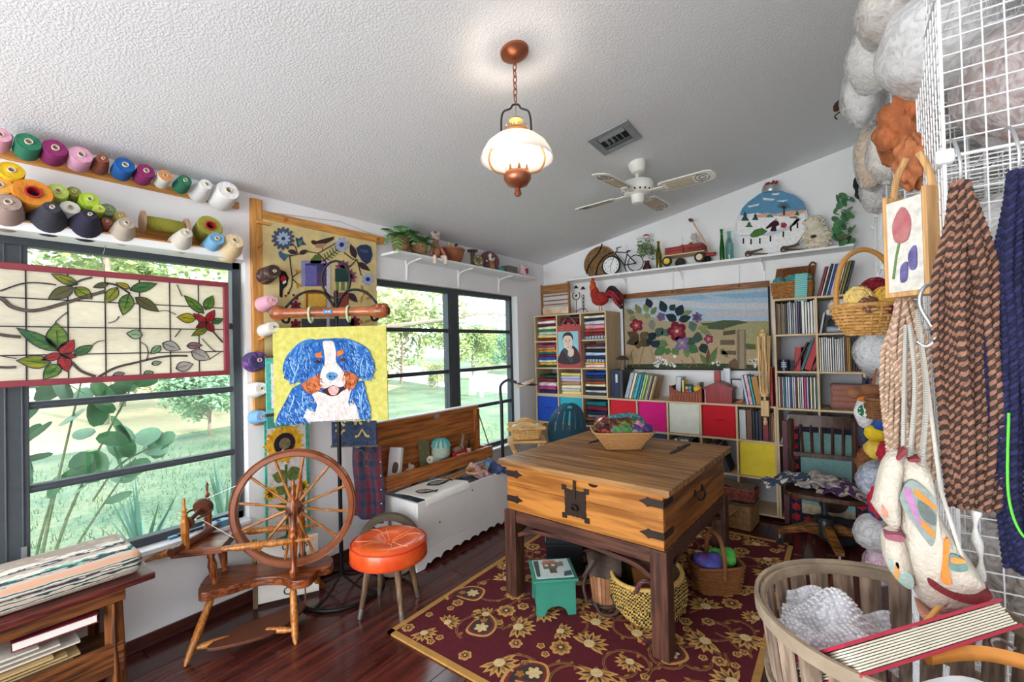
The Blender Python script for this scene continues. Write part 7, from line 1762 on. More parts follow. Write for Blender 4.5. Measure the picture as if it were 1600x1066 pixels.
B().lathe([(0,0),(.04,0),(.046,.03),(.03,.06),(.022,.085),(.03,.10),(0,.10)],18).obj('vase',mat('#4a1f1c',.25,.1),t,50)
lc=leafcloud(31,420,(.075,.075,.12),.035,.35).mesh('leaves')
mobj('leaves',lc,mat('#4f7a4a',.7,.3,30.,col2='#8fa868'),t,loc=(0,0,.10))
B().ell((0,0,.355),(.034,.03,.02)).obj('hat',mat('#c01c30',.8),t,60)
B().lathe([(.028,-.012),(.036,-.006),(.036,.004),(.028,.008)],14,T=Matrix.Translation((0,0,.345))).obj('hat_brim',M_WHITE,t,50)
def bottle(x,y,r,h,neck,col,label,nh=.35):
 t=thing('glass_bottle',label,'bottle',(x,y,BZ))
 T=glass_mat("bottle_"+col,tuple(c**.45 for c in hx(col)),.3,.03)
 B().lathe([(0,.002),(r*.9,0),(r,.01),(r,h*(1-nh-.12)),(neck,h*(1-nh*.6)),(neck,h*.95),(neck*1.25,h*.96),(neck*1.25,h),(neck*.8,h),(neck*.8,h*.6)],20,cap=False).obj('glass',T,t,45)
 B().lathe([(0,.006),(r*.86,.006),(r*.86,h*(1-nh-.14)),(neck*.7,h*(1-nh*.6))],16,cap=False).obj('inner_wall',T,t,45)
bottle(1.475,YS-.03,.030,.275,.013,'#a59a2a','olive green tall bottle beside the red wagon')
bottle(2.052,YS,.022,.30,.012,'#2f9a35','bent green glass bottle beside the clear one',.45)
bottle(2.118,YS-.02,.036,.265,.017,'#b5d6d2','pale aqua glass bottle with a wide shoulder')
# red wagon
t=thing('toy_wagon','old red wooden toy wagon with a long handle','toy wagon',(1.75,YS-.01,BZ))
M_RW=mat('#a8433c',.7,.2,12.,kind='wood',ax=0)
B().box(-.20,.17,-.09,.09,.10,.112).obj('deck',mat('#d6bd96',.7,.1),t,bev=.002)
for y_ in(-.09,.08):
 for k in range(2):
  B().box(-.19,-.02,y_,y_+.01,.112+.036*k,.146+.036*k).obj('side_slat',M_RW,t,bev=.002)
  B().box(-.015,.15,y_,y_+.01,.114+.038*k,.149+.038*k).obj('side_slat',M_RW,t,bev=.002)
for x_ in(-.195,.145):
 B().box(x_,x_+.01,-.08,.08,.112,.182).obj('end_board',M_RW,t,bev=.002)
B().box(.13,.25,-.02,.02,.065,.095).obj('tongue',M_RW,t,bev=.003)
for x_,y_,c in((-.17,-.10,'#e3c22f'),(-.10,.09,'#2a2624'),(.13,-.10,'#e6d3a8'),(.14,.09,'#2a2624')):
 w=B().lathe([(.022,-.014),(.046,-.014),(.05,0),(.046,.014),(.022,.014)],22,T=Matrix.Translation((x_,y_,.05))@Matrix.Rotation(rad(90),4,'X')).obj('wheel',mat('#2e2b2a',.7,.1),t,40)
 B().lathe([(0,0),(.030,0),(.026,.006),(.008,.004),(0,.010)],18,T=Matrix.Translation((x_,y_-.013,.05))@Matrix.Rotation(rad(90),4,'X')).obj('hubcap',mat(c,.5,.1),w,40)
B().bar((.22,0,.085),(.04,.01,.435),.016,.012).obj('handle',mat('#d9a890',.6,.1),t,bev=.002)
B().box(.02,.05,-.03,.05,.425,.445).obj('handle_grip',mat('#5a4a42',.6),t,bev=.003)
blob('cat_doll',[((0,0,.07),(.035,.035,.07)),((-.004,-.01,.155),(.03,.028,.03)),((-.02,0,.185),(.008,.008,.018)),((.014,0,.185),(.008,.008,.018))],mat('#c9c4be',.95,.15,40.,.5,100.),loc=(1.81,YS+.01,BZ+.113),vox=.006,label='grey fluffy cat doll riding in the wagon',cat='plush toy')
RP=random.Random(3)
for k in range(5):
 b=B()
 for i in range(6):
  b.lathe([(.004,.006*i),(.020*sin(.5+i*.42),.006*i+.003),(.006,.006*i+.009)],9)
 b.obj('pine_cone',mat('#7a564c',.8,.25,60.),loc=(1.66+.03*k,YS-.02+.025*(k%2),BZ+.165+.018*(k%3==1)),rot=(RP.uniform(0,2),RP.uniform(0,1),0),label='brown pine cone heaped in the toy wagon',cat='pine cone',group='pine cones in the wagon')
# winter ornament rug
ORN=[('5f94b8',1,[(2273,2753),(2369,2809),(2452,2819),(2531,2801),(2627,2739),(2691,2669),(2713,2591),(2585,2606),(2445,2599),(2344,2643),(2205,2646),(2223,2703)]),('e3e2de',2,[(2267,2718),(2367,2721),(2356,2705),(2282,2703)]),('dfe2e2',2,[(2389,2769),(2490,2735),(2469,2725),(2399,2743)]),('e3e3e0',2,[(2461,2788),(2526,2779),(2510,2765),(2471,2771)]),('dcdfe2',2,[(2494,2717),(2587,2708),(2548,2694)]),('dba98a',2,[(2312,2625),(2426,2626),(2506,2593),(2585,2612),(2708,2592),(2702,2554),(2583,2566),(2465,2578),(2343,2601)]),('efeff1',3,[(2180,2615),(2269,2616),(2373,2584),(2485,2585),(2583,2561),(2698,2572),(2703,2492),(2683,2384),(2615,2305),(2536,2260),(2415,2254),(2313,2304),(2220,2390),(2179,2494)]),('c9ced6',4,[(2189,2468),(2359,2445),(2441,2454),(2581,2481),(2640,2527),(2673,2532),(2668,2510),(2580,2447),(2440,2419),(2200,2454)]),('8f7a6a',4,[(2583,2561),(2641,2555),(2664,2522),(2629,2484),(2580,2458),(2620,2508),(2640,2533),(2593,2547)]),('2f4f4a',5,[(2249,2674),(2265,2628),(2258,2630),(2281,2583),(2213,2596),(2238,2634),(2231,2635)]),('2f4f4a',5,[(2331,2645),(2344,2610),(2339,2611),(2356,2575),(2302,2585),(2322,2614),(2317,2615)]),('3f6a3f',5,[(2279,2578),(2295,2548),(2288,2549),(2311,2518),(2243,2531),(2268,2553),(2261,2554)]),('3f6a4a',5,[(2647,2605),(2656,2580),(2652,2581),(2665,2556),(2627,2563),(2641,2583),(2637,2584)]),('3d3029',5,[(2543,2580),(2547,2659),(2557,2657),(2556,2577)]),('s','3d3029',5,[(2551,2636),(2501,2668)]),('s','3d3029',5,[(2551,2636),(2510,2683)]),('s','3d3029',5,[(2551,2636),(2523,2694)]),('s','3d3029',5,[(2551,2636),(2538,2699)]),('s','3d3029',5,[(2551,2636),(2555,2698)]),('s','3d3029',5,[(2551,2636),(2571,2691)]),('s','3d3029',5,[(2551,2636),(2585,2678)]),('s','3d3029',5,[(2551,2636),(2596,2661)]),('s','3d3029',5,[(2551,2636),(2603,2642)]),('s','33241f',7,[(2220,2402),(2357,2374)]),('s','33241f',6,[(2221,2424),(2358,2395)]),('s','33241f',7,[(2357,2374),(2439,2384)]),('s','33241f',6,[(2358,2395),(2440,2405)]),('s','33241f',7,[(2439,2384),(2540,2402)]),('s','33241f',6,[(2440,2405),(2540,2423)]),('s','33241f',7,[(2540,2402),(2672,2476)]),('s','33241f',6,[(2540,2423),(2672,2496)]),('2c1f1b',6,[(2222,2434),(2235,2432),(2233,2382),(2221,2384)]),('2c1f1b',6,[(2284,2418),(2296,2416),(2295,2366),(2282,2368)]),('2c1f1b',6,[(2354,2413),(2366,2411),(2365,2361),(2352,2363)]),('2c1f1b',6,[(2436,2419),(2448,2417),(2447,2368),(2435,2370)]),('2c1f1b',6,[(2535,2440),(2547,2438),(2545,2390),(2533,2392)]),('2c1f1b',6,[(2592,2481),(2603,2479),(2602,2432),(2590,2434)]),('2c1f1b',6,[(2640,2497),(2652,2495),(2650,2448),(2639,2450)]),('3b2230',6,[(2449,2534),(2479,2552),(2504,2536),(2515,2505),(2488,2492),(2490,2451),(2441,2458),(2455,2498),(2412,2483),(2407,2495)]),('c9a58c',7,[(2499,2550),(2496,2543),(2489,2541),(2482,2545),(2479,2554),(2483,2562),(2490,2564),(2497,2559)]),('a8333c',6,[(2528,2519),(2548,2522),(2572,2494),(2556,2468),(2522,2478)]),('e0b8a0',7,[(2550,2515),(2547,2510),(2541,2509),(2537,2514),(2537,2521),(2542,2525),(2547,2522)]),('4f7a3f',6,[(2280,2452),(2319,2493),(2381,2500),(2421,2463),(2390,2440),(2338,2425),(2296,2426)]),('3d8a8a',6,[(2415,2587),(2425,2609),(2461,2604),(2470,2577)]),]
t=thing('ornament_rug','round bauble-shaped hooked rug of a snowy scene','wall hanging',(0,4.53,0))
B().prism(rosette(40,.278,.280,c=(2.44,2.527)),-.012,.0,T=TY).obj('backing',hook('dfe3ea'),t)
draw(ORN,TY,t,.0015,.0006)
B().lathe([(.07,0),(.075,.01),(.068,.055),(.03,.065),(0,.066)],22,T=Matrix.Translation((2.455,.01,2.80))@Matrix.Rotation(rad(5),4,'Y')).obj('bauble_cap',mat('#b9bcc0',.3,.05,metal=.7),t,45)
for k in range(8):
 B().ell((2.415+.013*k,.0-.02*(k%2),2.868+.008*(k%3)),.013,8,6).obj('berry' if k%3 else 'leaf_knot',mat('#b51f2c' if k%3 else '#3a6a45',.5),t,60)
# fluffy sheep
b=B()
R=random.Random(9)
t=thing('fluffy_sheep','shaggy cream felted sheep sitting by the bauble rug','plush toy',(2.78,YS,BZ))
blob('body',[((0,0,.11),(.09,.075,.11)),((-.025,-.01,.23),(.055,.05,.055)),((-.07,-.02,.235),(.03,.028,.024)),((0,0,.26),(.04,.04,.03))],mat('#e3d9c6',.95,.1,40.,.9,60.),t,.008)
for i in range(230):
 th,ph=R.random()*2*pi,math.acos(R.uniform(-.9,1))
 p=Vector((.09*sin(ph)*cos(th),.075*sin(ph)*sin(th),.11+.11*cos(ph)))
 if i>160:
  p=Vector((-.01+.055*sin(ph)*cos(th),.055*sin(ph)*sin(th),.245+.045*cos(ph)))
 q=p+Vector((R.gauss(0,.01),R.gauss(0,.01),-.012))*1.3
 b.tube([tuple(p),tuple((p+q)/2+Vector((cos(th),sin(th),.3))*.012),tuple(q)],.006,4)
o=b.obj('wool_lock',mat('#e6dcc8',.95,.12,50.),t,60)
o['kind']='stuff'
plush_eyes(t,[(-.075,-.042,.25)],.006)
B().ell((-.02,-.085,.10),(.022,.01,.014),8,6).obj('brown_bow',mat('#4a382c',.8),t,60)
for k,x_ in enumerate((2.33,2.60)):
 t=thing('toy_cannon',('rusty little toy cannon under the bauble rug','rusty little toy cannon beside the sheep')[k],'toy',(x_,YS-.08,BZ),rad(8))
 for s in(-1,1):
  B().tube([(-.05+.022*cos(a),s*.018,.024+.022*sin(a))for a in[2*pi*i/16 for i in range(16)]],.005,5,True).obj('wheel',mat('#5a4438',.7,.2),t,60)
 B().turned((-.07,0,.03),(.06,0,.055),[(0,.012),(.5,.010),(.9,.008),(1,.010)],10).obj('barrel',mat('#6a5546',.5,.2,metal=.4),t,50)
 B().turned((-.05,0,.024),(.10,0,.006),[(0,.008),(1,.005)],8).obj('trail',mat('#5a4438',.7,.2),t,50)
# ivy at the end of the shelf
t=thing('ivy_plant','trailing ivy with round green and red leaves','plant',(2.965,YS-.04,BZ))
B().lathe([(0,0),(.035,0),(.045,.07),(0,.07)],16).obj('pot',mat('#5a4434',.7),t,50)
for k in range(46):
 p=(R.uniform(-.07,.05),R.uniform(-.09,.05),R.uniform(-.02,.36))
 lfm='leaf'
 s_=R.uniform(.4,.7)
 mobj('leaf',lme,mat(('#23432c','#2f6038','#5a232c','#437a3a')[k%4 if k%9 else 2],.4,.15,20.),t,loc=p,rot=(R.uniform(.4,1.6),R.uniform(-.6,.6),R.uniform(-1.2,1.2)),scl=(s_,s_,s_))
# on the fabric shelf
t=thing('wooden_rack','small wooden washboard-like rack on the fabric shelf','rack',(.265,4.45,1.847))
M_RK=mat('#9a683c',.5,.15,12.,kind='wood',ax=2)
for x_ in(-.19,.175):
 B().box(x_,x_+.02,0,.03,0,.37).obj('post',M_RK,t,bev=.004)
B().box(-.17,.175,.004,.024,.26,.36).obj('top_panel',mat('#a87544',.5,.15,12.,kind='wood',ax=0),t,bev=.003)
for z,h in((.225,.012),(.17,.014),(.125,.012)):
 B().box(-.17,.175,.006,.022,z,z+h).obj('slat',M_RK,t,bev=.002)
B().box(-.17,.175,.008,.020,.02,.10).obj('glass_panel',mat('#d9a878',.3,.15,10.,col2='#efe3d2'),t)
B().box(-.17,.175,.004,.024,0,.02).obj('bottom_rail',M_RK,t,bev=.002)
for k,(x_,lb)in enumerate(((.575,'black iron star and horseshoe stake with a cowboy hat'),(.66,'black iron cowboy figure made of loops'))):
 t=thing('iron_cowboy',lb,'ornament',(x_,4.40,1.847))
 B().tube([(0,0,0),(0,0,.16 if not k else.20)],.004,6).obj('stake',M_WIRE,t,60)
 B().ell((0,0,.285-.02*k),(.034,.02,.006)).obj('hat_brim',M_WIRE,t,60)
 B().ell((0,0,.295-.02*k),(.018,.014,.016)).obj('hat_crown',M_WIRE,t,60)
 if k==0:
  B().tube([(.045*sin(a),0,.20-.045*cos(a))for a in[-2.4+4.8*i/16 for i in range(17)]],.005,6).obj('horseshoe',M_WIRE,t,60)
  B().prism([(.022*(1 if i%2==0 else.42)*sin(pi*i/5),.20+.022*(1 if i%2==0 else.42)*cos(pi*i/5))for i in range(10)],-.002,.002,T=TY).obj('star',M_WIRE,t)
 else:
  for z in(.06,.10,.14,.18):
   B().tube([(.018*cos(a),0,z+.02*sin(a))for a in[2*pi*i/12 for i in range(12)]],.003,5,True).obj('loop',M_WIRE,t,60)
  B().tube([(-.10,0,.02),(-.03,0,.05),(.02,0,.05),(.06,0,.0)],.004,6).obj('lasso',M_WIRE,t,60)
t=thing('rooster','red and orange feathered rooster on the fabric shelf','ornament',(.86,4.40,1.847))
M_RO=mat('#8f1f26',.8,.35,40.,.6,80.,col2='#c0392a')
blob('body',[((0,0,.14),(.10,.06,.075)),((-.06,0,.20),(.05,.045,.08)),((-.075,0,.28),(.032,.03,.06)),((-.085,0,.335),(.022,.02,.022))],M_RO,t,.007)
blob('hackle',[((-.078,-.005,.27),(.036,.036,.06)),((-.085,0,.33),(.024,.023,.026))],mat('#d2581f',.8,.3,50.,.6,90.),t,.006)
B().bar((-.10,0,.333),(-.13,0,.325),.010,.008,w1=.002,h1=.002).obj('beak',mat('#c9a04a',.5),t)
for k in range(3):
 B().ell((-.088+.012*k,0,.362-.004*k),(.008,.004,.014),8,6).obj('comb',mat('#b3151f',.6),t,60)
for k in range(9):
 a=k/8
 b=B().tube(bez([(.06,(k%3-1)*.02,.16),(.13+.02*a,(k%3-1)*.03,.24-.02*k*.6),(.20+.01*(k%3),(k%3-1)*.035,.21-.022*k),(.225+.01*(k%2),(k%3-1)*.035,.13-.012*k)],5),[.006+.016*sin(pi*(i/15)**.8)+.001 for i in range(16)],6)
 b.obj('tail_feather',mat('#8a1f2c' if k%4 else '#241c22',.7,.25,40.),t,60)
for s in(-1,1):
 B().tube([(.0,s*.025,.08),(.005,s*.028,.02),(.0,s*.03,.003),(-.03,s*.032,.003)],.005,5).obj('leg',mat('#b98a3a',.6),t,60)
# umbrella swift clamped to the low shelf
t=thing('umbrella_swift','closed wooden umbrella swift clamped on the low shelf','yarn swift',(2.395,4.235,.87))
M_SWF=mat('#e0b983',.5,.1,14.,kind='wood',ax=2)
B().box(-.03,.03,-.02,.03,.0,.13).obj('clamp',M_SWF,t,bev=.004)
B().turned((0,0,-.01),(0,0,-.075),[(0,.012),(.3,.010),(.5,.016),(.9,.014),(1,.006)],12).obj('clamp_screw',M_SWF,t,50)
B().cyl((0,0,.13),(0,0,.68),.011,n=12).obj('post',M_SWF,t,40)
B().lathe([(0,.66),(.03,.66),(.03,.69),(.016,.70),(.018,.72),(0,.725)],16).obj('cap',M_SWF,t,40)
B().lathe([(.012,.165),(.03,.165),(.03,.20),(.012,.20)],16).obj('collar',M_SWF,t,40)
for k in range(16):
 a=2*pi*k/16
 a2=a+(.5 if k%2 else-.5)
 B().bar((.030*cos(a),.030*sin(a),.19),(.055*cos(a2),.055*sin(a2),.665),.012,.004).obj('rib',M_SWF,t)
# ceiling fan
FX,FY=1.745,3.21
fz=ceil_z(FX)
M_FAN=mat('#eeece6',.4,.04,8.)
t=thing('ceiling_fan','white ceiling fan with cane-inlaid blades','ceiling fan',(FX,FY,fz))
B().lathe([(0,.01),(.065,.012),(.062,-.03),(.045,-.075),(.02,-.085),(0,-.085)],24,T=Matrix.Rotation(rad(-6),4,'Y')).obj('canopy',M_FAN,t,45)
B().cyl((0,0,-.07),(0,0,-.14),.014).obj('downrod',M_FAN,t,40)
B().lathe([(0,-.125),(.05,-.13),(.105,-.145),(.115,-.16),(.115,-.205),(.10,-.225),(.05,-.24),(.045,-.29),(.035,-.30),(0,-.30)],32).obj('motor_housing',M_FAN,t,40)
for k in range(18):
 a=2*pi*k/18
 B().box(-.006,.006,-.001,.003,-.006,.006).obj('vent_slot',M_DARK,t,loc=(.106*cos(a),.106*sin(a),-.219),rot=(.5,0,a+pi/2))
M_CANE=mat('#cdbfa6',.7,.12,60.,.3,200.)
for k,ang in enumerate((173,87,-4,-97)):
 a=rad(ang)
 ar=thing('blade_arm',None,None,(0,0,-.225),a)
 ar.parent=t
 pts=[(.17,-.05),(.19,-.062),(.50,-.068),(.53,-.05),(.545,0),(.53,.05),(.50,.068),(.19,.062),(.17,.05)]
 TB=Matrix.Rotation(rad(-11),4,'X')
 B().prism(pts,-.004,.004,T=TB).obj('blade',M_FAN,ar,bev=.001)
 B().prism([(.22,-.038),(.40,-.042),(.40,.042),(.22,.038)],-.0065,-.0035,T=TB).obj('cane_inlay',M_CANE,ar)
 b=B()
 for q in(arcpts((.20,0),.035,90,270,8,'xy'),arcpts((.46,0),.045,0,330,14,'xy'),arcpts((.46,0),.022,0,330,10,'xy')):
  stroke(b,[(p[0],p[1])for p in q],.005,-.0065,-.004,T=TB)
 stroke(b,[(.2,.046),(.45,.052)],.003,-.006,-.004,T=TB)
 stroke(b,[(.2,-.046),(.45,-.052)],.003,-.006,-.004,T=TB)
 b.obj('filigree',mat('#5f5648',.6),ar)
 B().bar((.06,0,-.002),(.20,0,-.008),.03,.008,w1=.06).obj('bracket',M_FAN,ar,bev=.002)
# ceiling vent
t=thing('air_vent','grey metal ceiling air vent with curved louvres','vent',(1.777,2.74,ceil_z(1.777)-.001),rot=(0,-math.atan(.196),rad(2)))
M_VENT=mat('#9da3a8',.4,.05,metal=.4)
for q in((-.135,.135,-.14,-.10),(-.135,.135,.10,.14),(-.135,-.09,-.10,.10),(.09,.135,-.10,.10)):
 B().box(q[0],q[1],q[2],q[3],-.012,0).obj('frame_bar',M_VENT,t,bev=.002)
B().box(-.095,.095,-.105,.105,-.002,.001).obj('duct',mat('#2a2d30',.9),t)
for k in range(3):
 for s in(-1,1):
  B().box(-.085,.085,-.008,.008,-.001,.001).obj('louvre',M_VENT,t,loc=(0,s*(.055+.018*k),-.008),rot=(s*.8,0,0))
for k in range(4):
 B().box(-.008,.008,-.038,.038,-.001,.001).obj('louvre',M_VENT,t,loc=(-.05+.033*k,0,-.008),rot=(0,.8 if k>1 else-.8,0))
# pendant lamp
PX,PY=1.770,1.645
pz_=ceil_z(PX)
M_COP=mat('#a8664a',.3,.12,12.,metal=.75)
M_BRS=mat('#c08a4a',.3,.1,metal=.8)
t=thing('pendant_lamp','copper oil-style pendant lamp with frosted glass shade','lamp',(PX,PY,pz_))
B().lathe([(0,.004),(.066,.004),(.064,-.012),(.04,-.028),(.012,-.034),(0,-.034)],28,T=Matrix.Rotation(-math.atan(.2),4,'Y')).obj('ceiling_rose',M_COP,t,45)
for k in range(7):
 z=-.045-k*.0285
 b=B().tube([((.009*cos(a))*(1 if k%2 else 0),(.009*cos(a))*(0 if k%2 else 1),z+.018*sin(a))for a in[2*pi*i/12 for i in range(12)]],.0028,5,True)
 b.obj('chain_link',M_COP,t,60)
RV=Vector((cos(rad(36.5)),sin(rad(36.5)),0))
def pv(a,z):
 return(RV.x*a,RV.y*a,z)
B().tube(bez([pv(-.068,-.385),pv(-.066,-.31),pv(-.055,-.275),pv(-.025,-.262),pv(-.012,-.245),pv(.012,-.245),pv(.025,-.262),pv(.055,-.275),pv(.066,-.31),pv(.068,-.385)],6),.0045,7).obj('yoke',M_WIRE,t,60)
B().lathe([(0,-.306),(.03,-.312),(.032,-.318),(.012,-.322),(0,-.324)],18).obj('smoke_bell',M_BRS,t,45)
B().cyl((0,0,-.25),(0,0,-.306),.0015,n=5).obj('bell_wire',M_BRS,t)
_T=NT('frosted_shade_glass')
_T.b.inputs['Base Color'].default_value=(.86,.84,.86,1)
_T.b.inputs['Roughness'].default_value=.35
_T.b.inputs['Subsurface Weight'].default_value=0
_tr=_T.n('ShaderNodeBsdfTranslucent',{0:(.95,.93,.9,1)})
_mx=_T.n('ShaderNodeMixShader',{0:.55,1:_T.b.outputs[0],2:_tr.outputs[0]})
_T.t.links.new(_mx.outputs[0],_T.t.nodes['Material Output'].inputs['Surface'])
n=64
vs,fs=[],[]
prof=[(.045,-.375),(.06,-.385),(.10,-.40),(.135,-.43),(.155,-.465),(.165,-.50)]
for i in range(n):
 a=2*pi*i/n
 for j,(r,z)in enumerate(prof):
  e=(.006*abs(sin(a*14))if j==len(prof)-1 else 0)
  vs.append((r*cos(a),r*sin(a),z+e))
m_=len(prof)
for i in range(n):
 for j in range(m_-1):
  fs.append((i*m_+j,i*m_+j+1,((i+1)%n)*m_+j+1,((i+1)%n)*m_+j))
so_=B().add(vs,fs).obj('glass_shade',_T.m,t,60)
so_.modifiers.new('thick','SOLIDIFY').thickness=.003
B().lathe([(.046,-.382),(.056,-.37),(.05,-.362),(.042,-.368),(.046,-.382)],24,cap=False).obj('shade_gallery',M_BRS,t,45)
for k in range(10):
 a=2*pi*k/10
 B().tube([(.05*cos(a)+.008*cos(q)*-sin(a),.05*sin(a)+.008*cos(q)*cos(a),-.356+.010*sin(q))for q in[i*pi/4 for i in range(8)]],.0018,4,True).obj('crown_scroll',M_BRS,t,60)
B().lathe([(.024,-.545),(.042,-.52),(.048,-.49),(.038,-.45),(.026,-.42),(.022,-.39)],24,cap=False).obj('chimney',mat('#fff2dc',.4,.0,kind='plain',emit=6.),t,50)
for s in(-1,1):
 B().tube(bez([pv(s*.045,-.56),pv(s*.10,-.545),pv(s*.125,-.50),pv(s*.115,-.45),pv(s*.068,-.385)],6),.0045,6).obj('harp_arm',M_BRS,t,60)
B().lathe([(.02,-.545),(.05,-.55),(.062,-.565),(.062,-.585),(.045,-.61),(.02,-.62),(.012,-.625),(.014,-.64),(.018,-.65),(.012,-.66),(0,-.66)],28).obj('font',M_COP,t,40)
for k in range(8):
 a=2*pi*k/8
 B().prism([(-.009,0),(.009,0),(.005,.02),(0,.026),(-.005,.02)],-.001,.001,T=Matrix.Translation((.052*cos(a),.052*sin(a),-.552))@Matrix.Rotation(a+pi/2,4,'Z')@TY).obj('gallery_prong',M_BRS,t)
light('pendant_bulb','POINT',(PX,PY,pz_-.47),13,color=(1,.90,.78),shadow_soft_size=.05)
# patterned rug
RX0,RX1,RY0,RY1=.955,2.60,1.503,3.83
t=thing('area_rug','burgundy area rug with gold flowers, vines and paisleys','rug',((RX0+RX1)/2,(RY0+RY1)/2,0))
hw,hl=(RX1-RX0)/2,(RY1-RY0)/2
B().box(-hw+.03,hw-.03,-hl+.03,hl-.03,.0005,.010).obj('field',mat('#5a1420',.95,.15,30.,.5,260.,kind='knit'),t)
for q in((-hw,hw,-hl,-hl+.032),(-hw,hw,hl-.032,hl),(-hw,-hw+.032,-hl,hl),(hw-.032,hw,-hl,hl)):
 B().box(*q,.0005,.011).obj('border',mat('#b98a48',.95,.12,40.,.5,260.,kind='knit'),t)
G1,G2,G3,G4,G5=[mat(c,.95,.15,50.,.5,260.,kind='knit')for c in('#c79a56','#a06a34','#3f3230','#d8bf8c','#7a2a2c')]
def flower(n,r):
 b=B()
 b.prism(rosette(n,r*.78,r),0,.0012,0).prism(rosette(n,r*.52,r*.70),0,.0018,1)
 b.prism(rosette(n,r*.28,r*.42),0,.0024,2).prism(rosette(8,r*.12,r*.18),0,.003,3)
 return b.mesh('flower')
def palmette(r):
 b=B()
 for k in range(9):
  a=rad(-10+25*k)
  b.prism(leafpts((0,0),(r*cos(a),r*sin(a)),r*.17),0,.0014+.0001*k,0)
  b.prism(leafpts((r*.2*cos(a),r*.2*sin(a)),(r*.75*cos(a),r*.75*sin(a)),r*.07),0,.0026,2 if k%2 else 1)
 return b.prism(rosette(10,r*.26,r*.3),0,.003,3).mesh('palmette')
def paisley(L):
 b=B()
 out=bez([(0,0),(L*.32,L*.05),(L*.42,L*.42),(L*.2,L*.8),(-L*.18,L*.98),(-L*.32,L*.86),(-L*.12,L*.74),(-L*.22,L*.42),(-L*.24,L*.12)],5,True)
 c=(L*.06,L*.4)
 sc2=lambda k:[(c[0]+(x-c[0])*k,c[1]+(y-c[1])*k)for x,y in out]
 b.prism(out,0,.0012,0).prism(sc2(.86),0,.0017,4).prism(sc2(.70),0,.0022,2).prism(rosette(6,L*.1,L*.17,c=(L*.08,L*.3)),0,.003,3).prism(rosette(5,L*.06,L*.1,c=(L*.06,L*.58)),0,.003,1)
 return b.mesh('paisley')
FLM=[flower(8,.055),flower(6,.035),palmette(.095),paisley(.23),palmette(.07),flower(5,.022)]
for m_ in FLM:
 for g in(G1,G2,G3,G4,G5):
  m_.materials.append(g)
R=random.Random(14)
put=[]
def place(k,x,y,a,r):
 if abs(x)>hw-.05-r*.5 or abs(y)>hl-.05-r*.5:
  return False
 if any((x-p[0])**2+(y-p[1])**2<(r+p[2])**2 for p in put):
  return False
 put.append((x,y,r))
 mobj(FLM[k].name.split('.')[0],FLM[k],G1,t,loc=(x,y,.010),rot=(0,0,a))
 return True
for x,y,a in((-.42,-.93,.4),(.05,-.95,2.2),(.5,-.55,1.0),(-.55,-.1,-.6),(.55,.5,2.6),(-.3,.75,.3),(.62,-.98,.6),(-.62,-.62,2.)):
 place(3,x,y,a,.115)
for k,n_,r in((2,200,.088),(4,240,.062),(0,320,.05),(1,420,.033),(5,500,.021)):
 for i in range(n_):
  place(k,R.uniform(-hw,hw),R.uniform(-hl,hl),R.random()*6.3,r)
for k in range(60):
 x,y,a=R.uniform(-hw+.1,hw-.1),R.uniform(-hl+.1,hl-.1),R.random()*6.3
 pts=[]
 for i in range(16):
  pts.append((x,y))
  a+=.22+.02*i*(1 if k%2 else.3)
  x+=.032*cos(a)
  y+=.032*sin(a)
 pts=[p for p in pts if abs(p[0])<hw-.06 and abs(p[1])<hl-.06]
 if len(pts)>4:
  b=B()
  stroke(b,pts,.012,.0,.0009)
  stroke(b,pts,.005,.0,.0011,1)
  for i in range(2,len(pts)-1,3):
   b.prism(leafpts(pts[i],(pts[i][0]+.035*cos(a+i),pts[i][1]+.035*sin(a+i)),.009),0,.001,0)
  b.obj('vine',[G2,G3],t).location=(0,0,.010)
# trunk table
tb=thing('trunk_table','pine trunk with iron straps on a dark stand','table',(1.78,2.65,.011),rad(-3.2))
M_TOP=mat('#a87a48',.42,.14,5.,kind='wood',ax=0,col2='#7a5230')
M_BODY=mat('#c4823c',.4,.12,5.,kind='wood',ax=0,col2='#94591f')
M_BODYY=mat('#a8682c',.4,.2,5.,kind='wood',ax=1,col2='#6a3c18')
M_STAND=mat('#5f3a2c',.5,.18,10.,kind='wood',ax=0,col2='#3f241a')
M_STANDZ=mat('#5f3a2c',.5,.18,10.,kind='wood',ax=2,col2='#3f241a')
M_STRAP=mat('#3a2c26',.5,.15,30.,metal=.5)
BW,BD,Z0,Z1=.48,.515,.515,.775
for k in range(6):
 y_=-.55+k*1.10/6
 B().box(-.525,.525,y_+.001,y_+1.10/6-.001,Z1,Z1+.032).obj('lid_board',M_TOP,tb,bev=.004)
B().box(-.51,.51,-.535,.535,Z1-.012,Z1).obj('lid_moulding',M_BODY,tb,bev=.003)
zm=Z0+.14
for za,zb in((Z0,zm),(zm,Z1-.012)):
 for s in(-1,1):
  B().box(-BW,BW,s*BD-(.0 if s<0 else.024),s*BD+(.024 if s<0 else 0),za,zb-.001).obj('front_board' if s<0 else 'back_board',M_BODY,tb,bev=.002)
  B().box(s*BW-(0 if s<0 else.024),s*BW+(.024 if s<0 else 0),-BD+.024,BD-.024,za,zb-.001).obj('end_board',M_BODYY,tb,bev=.002)
B().box(-BW,BW,-BD,BD,Z0-.006,Z0+.004).obj('bottom_board',M_BODY,tb)
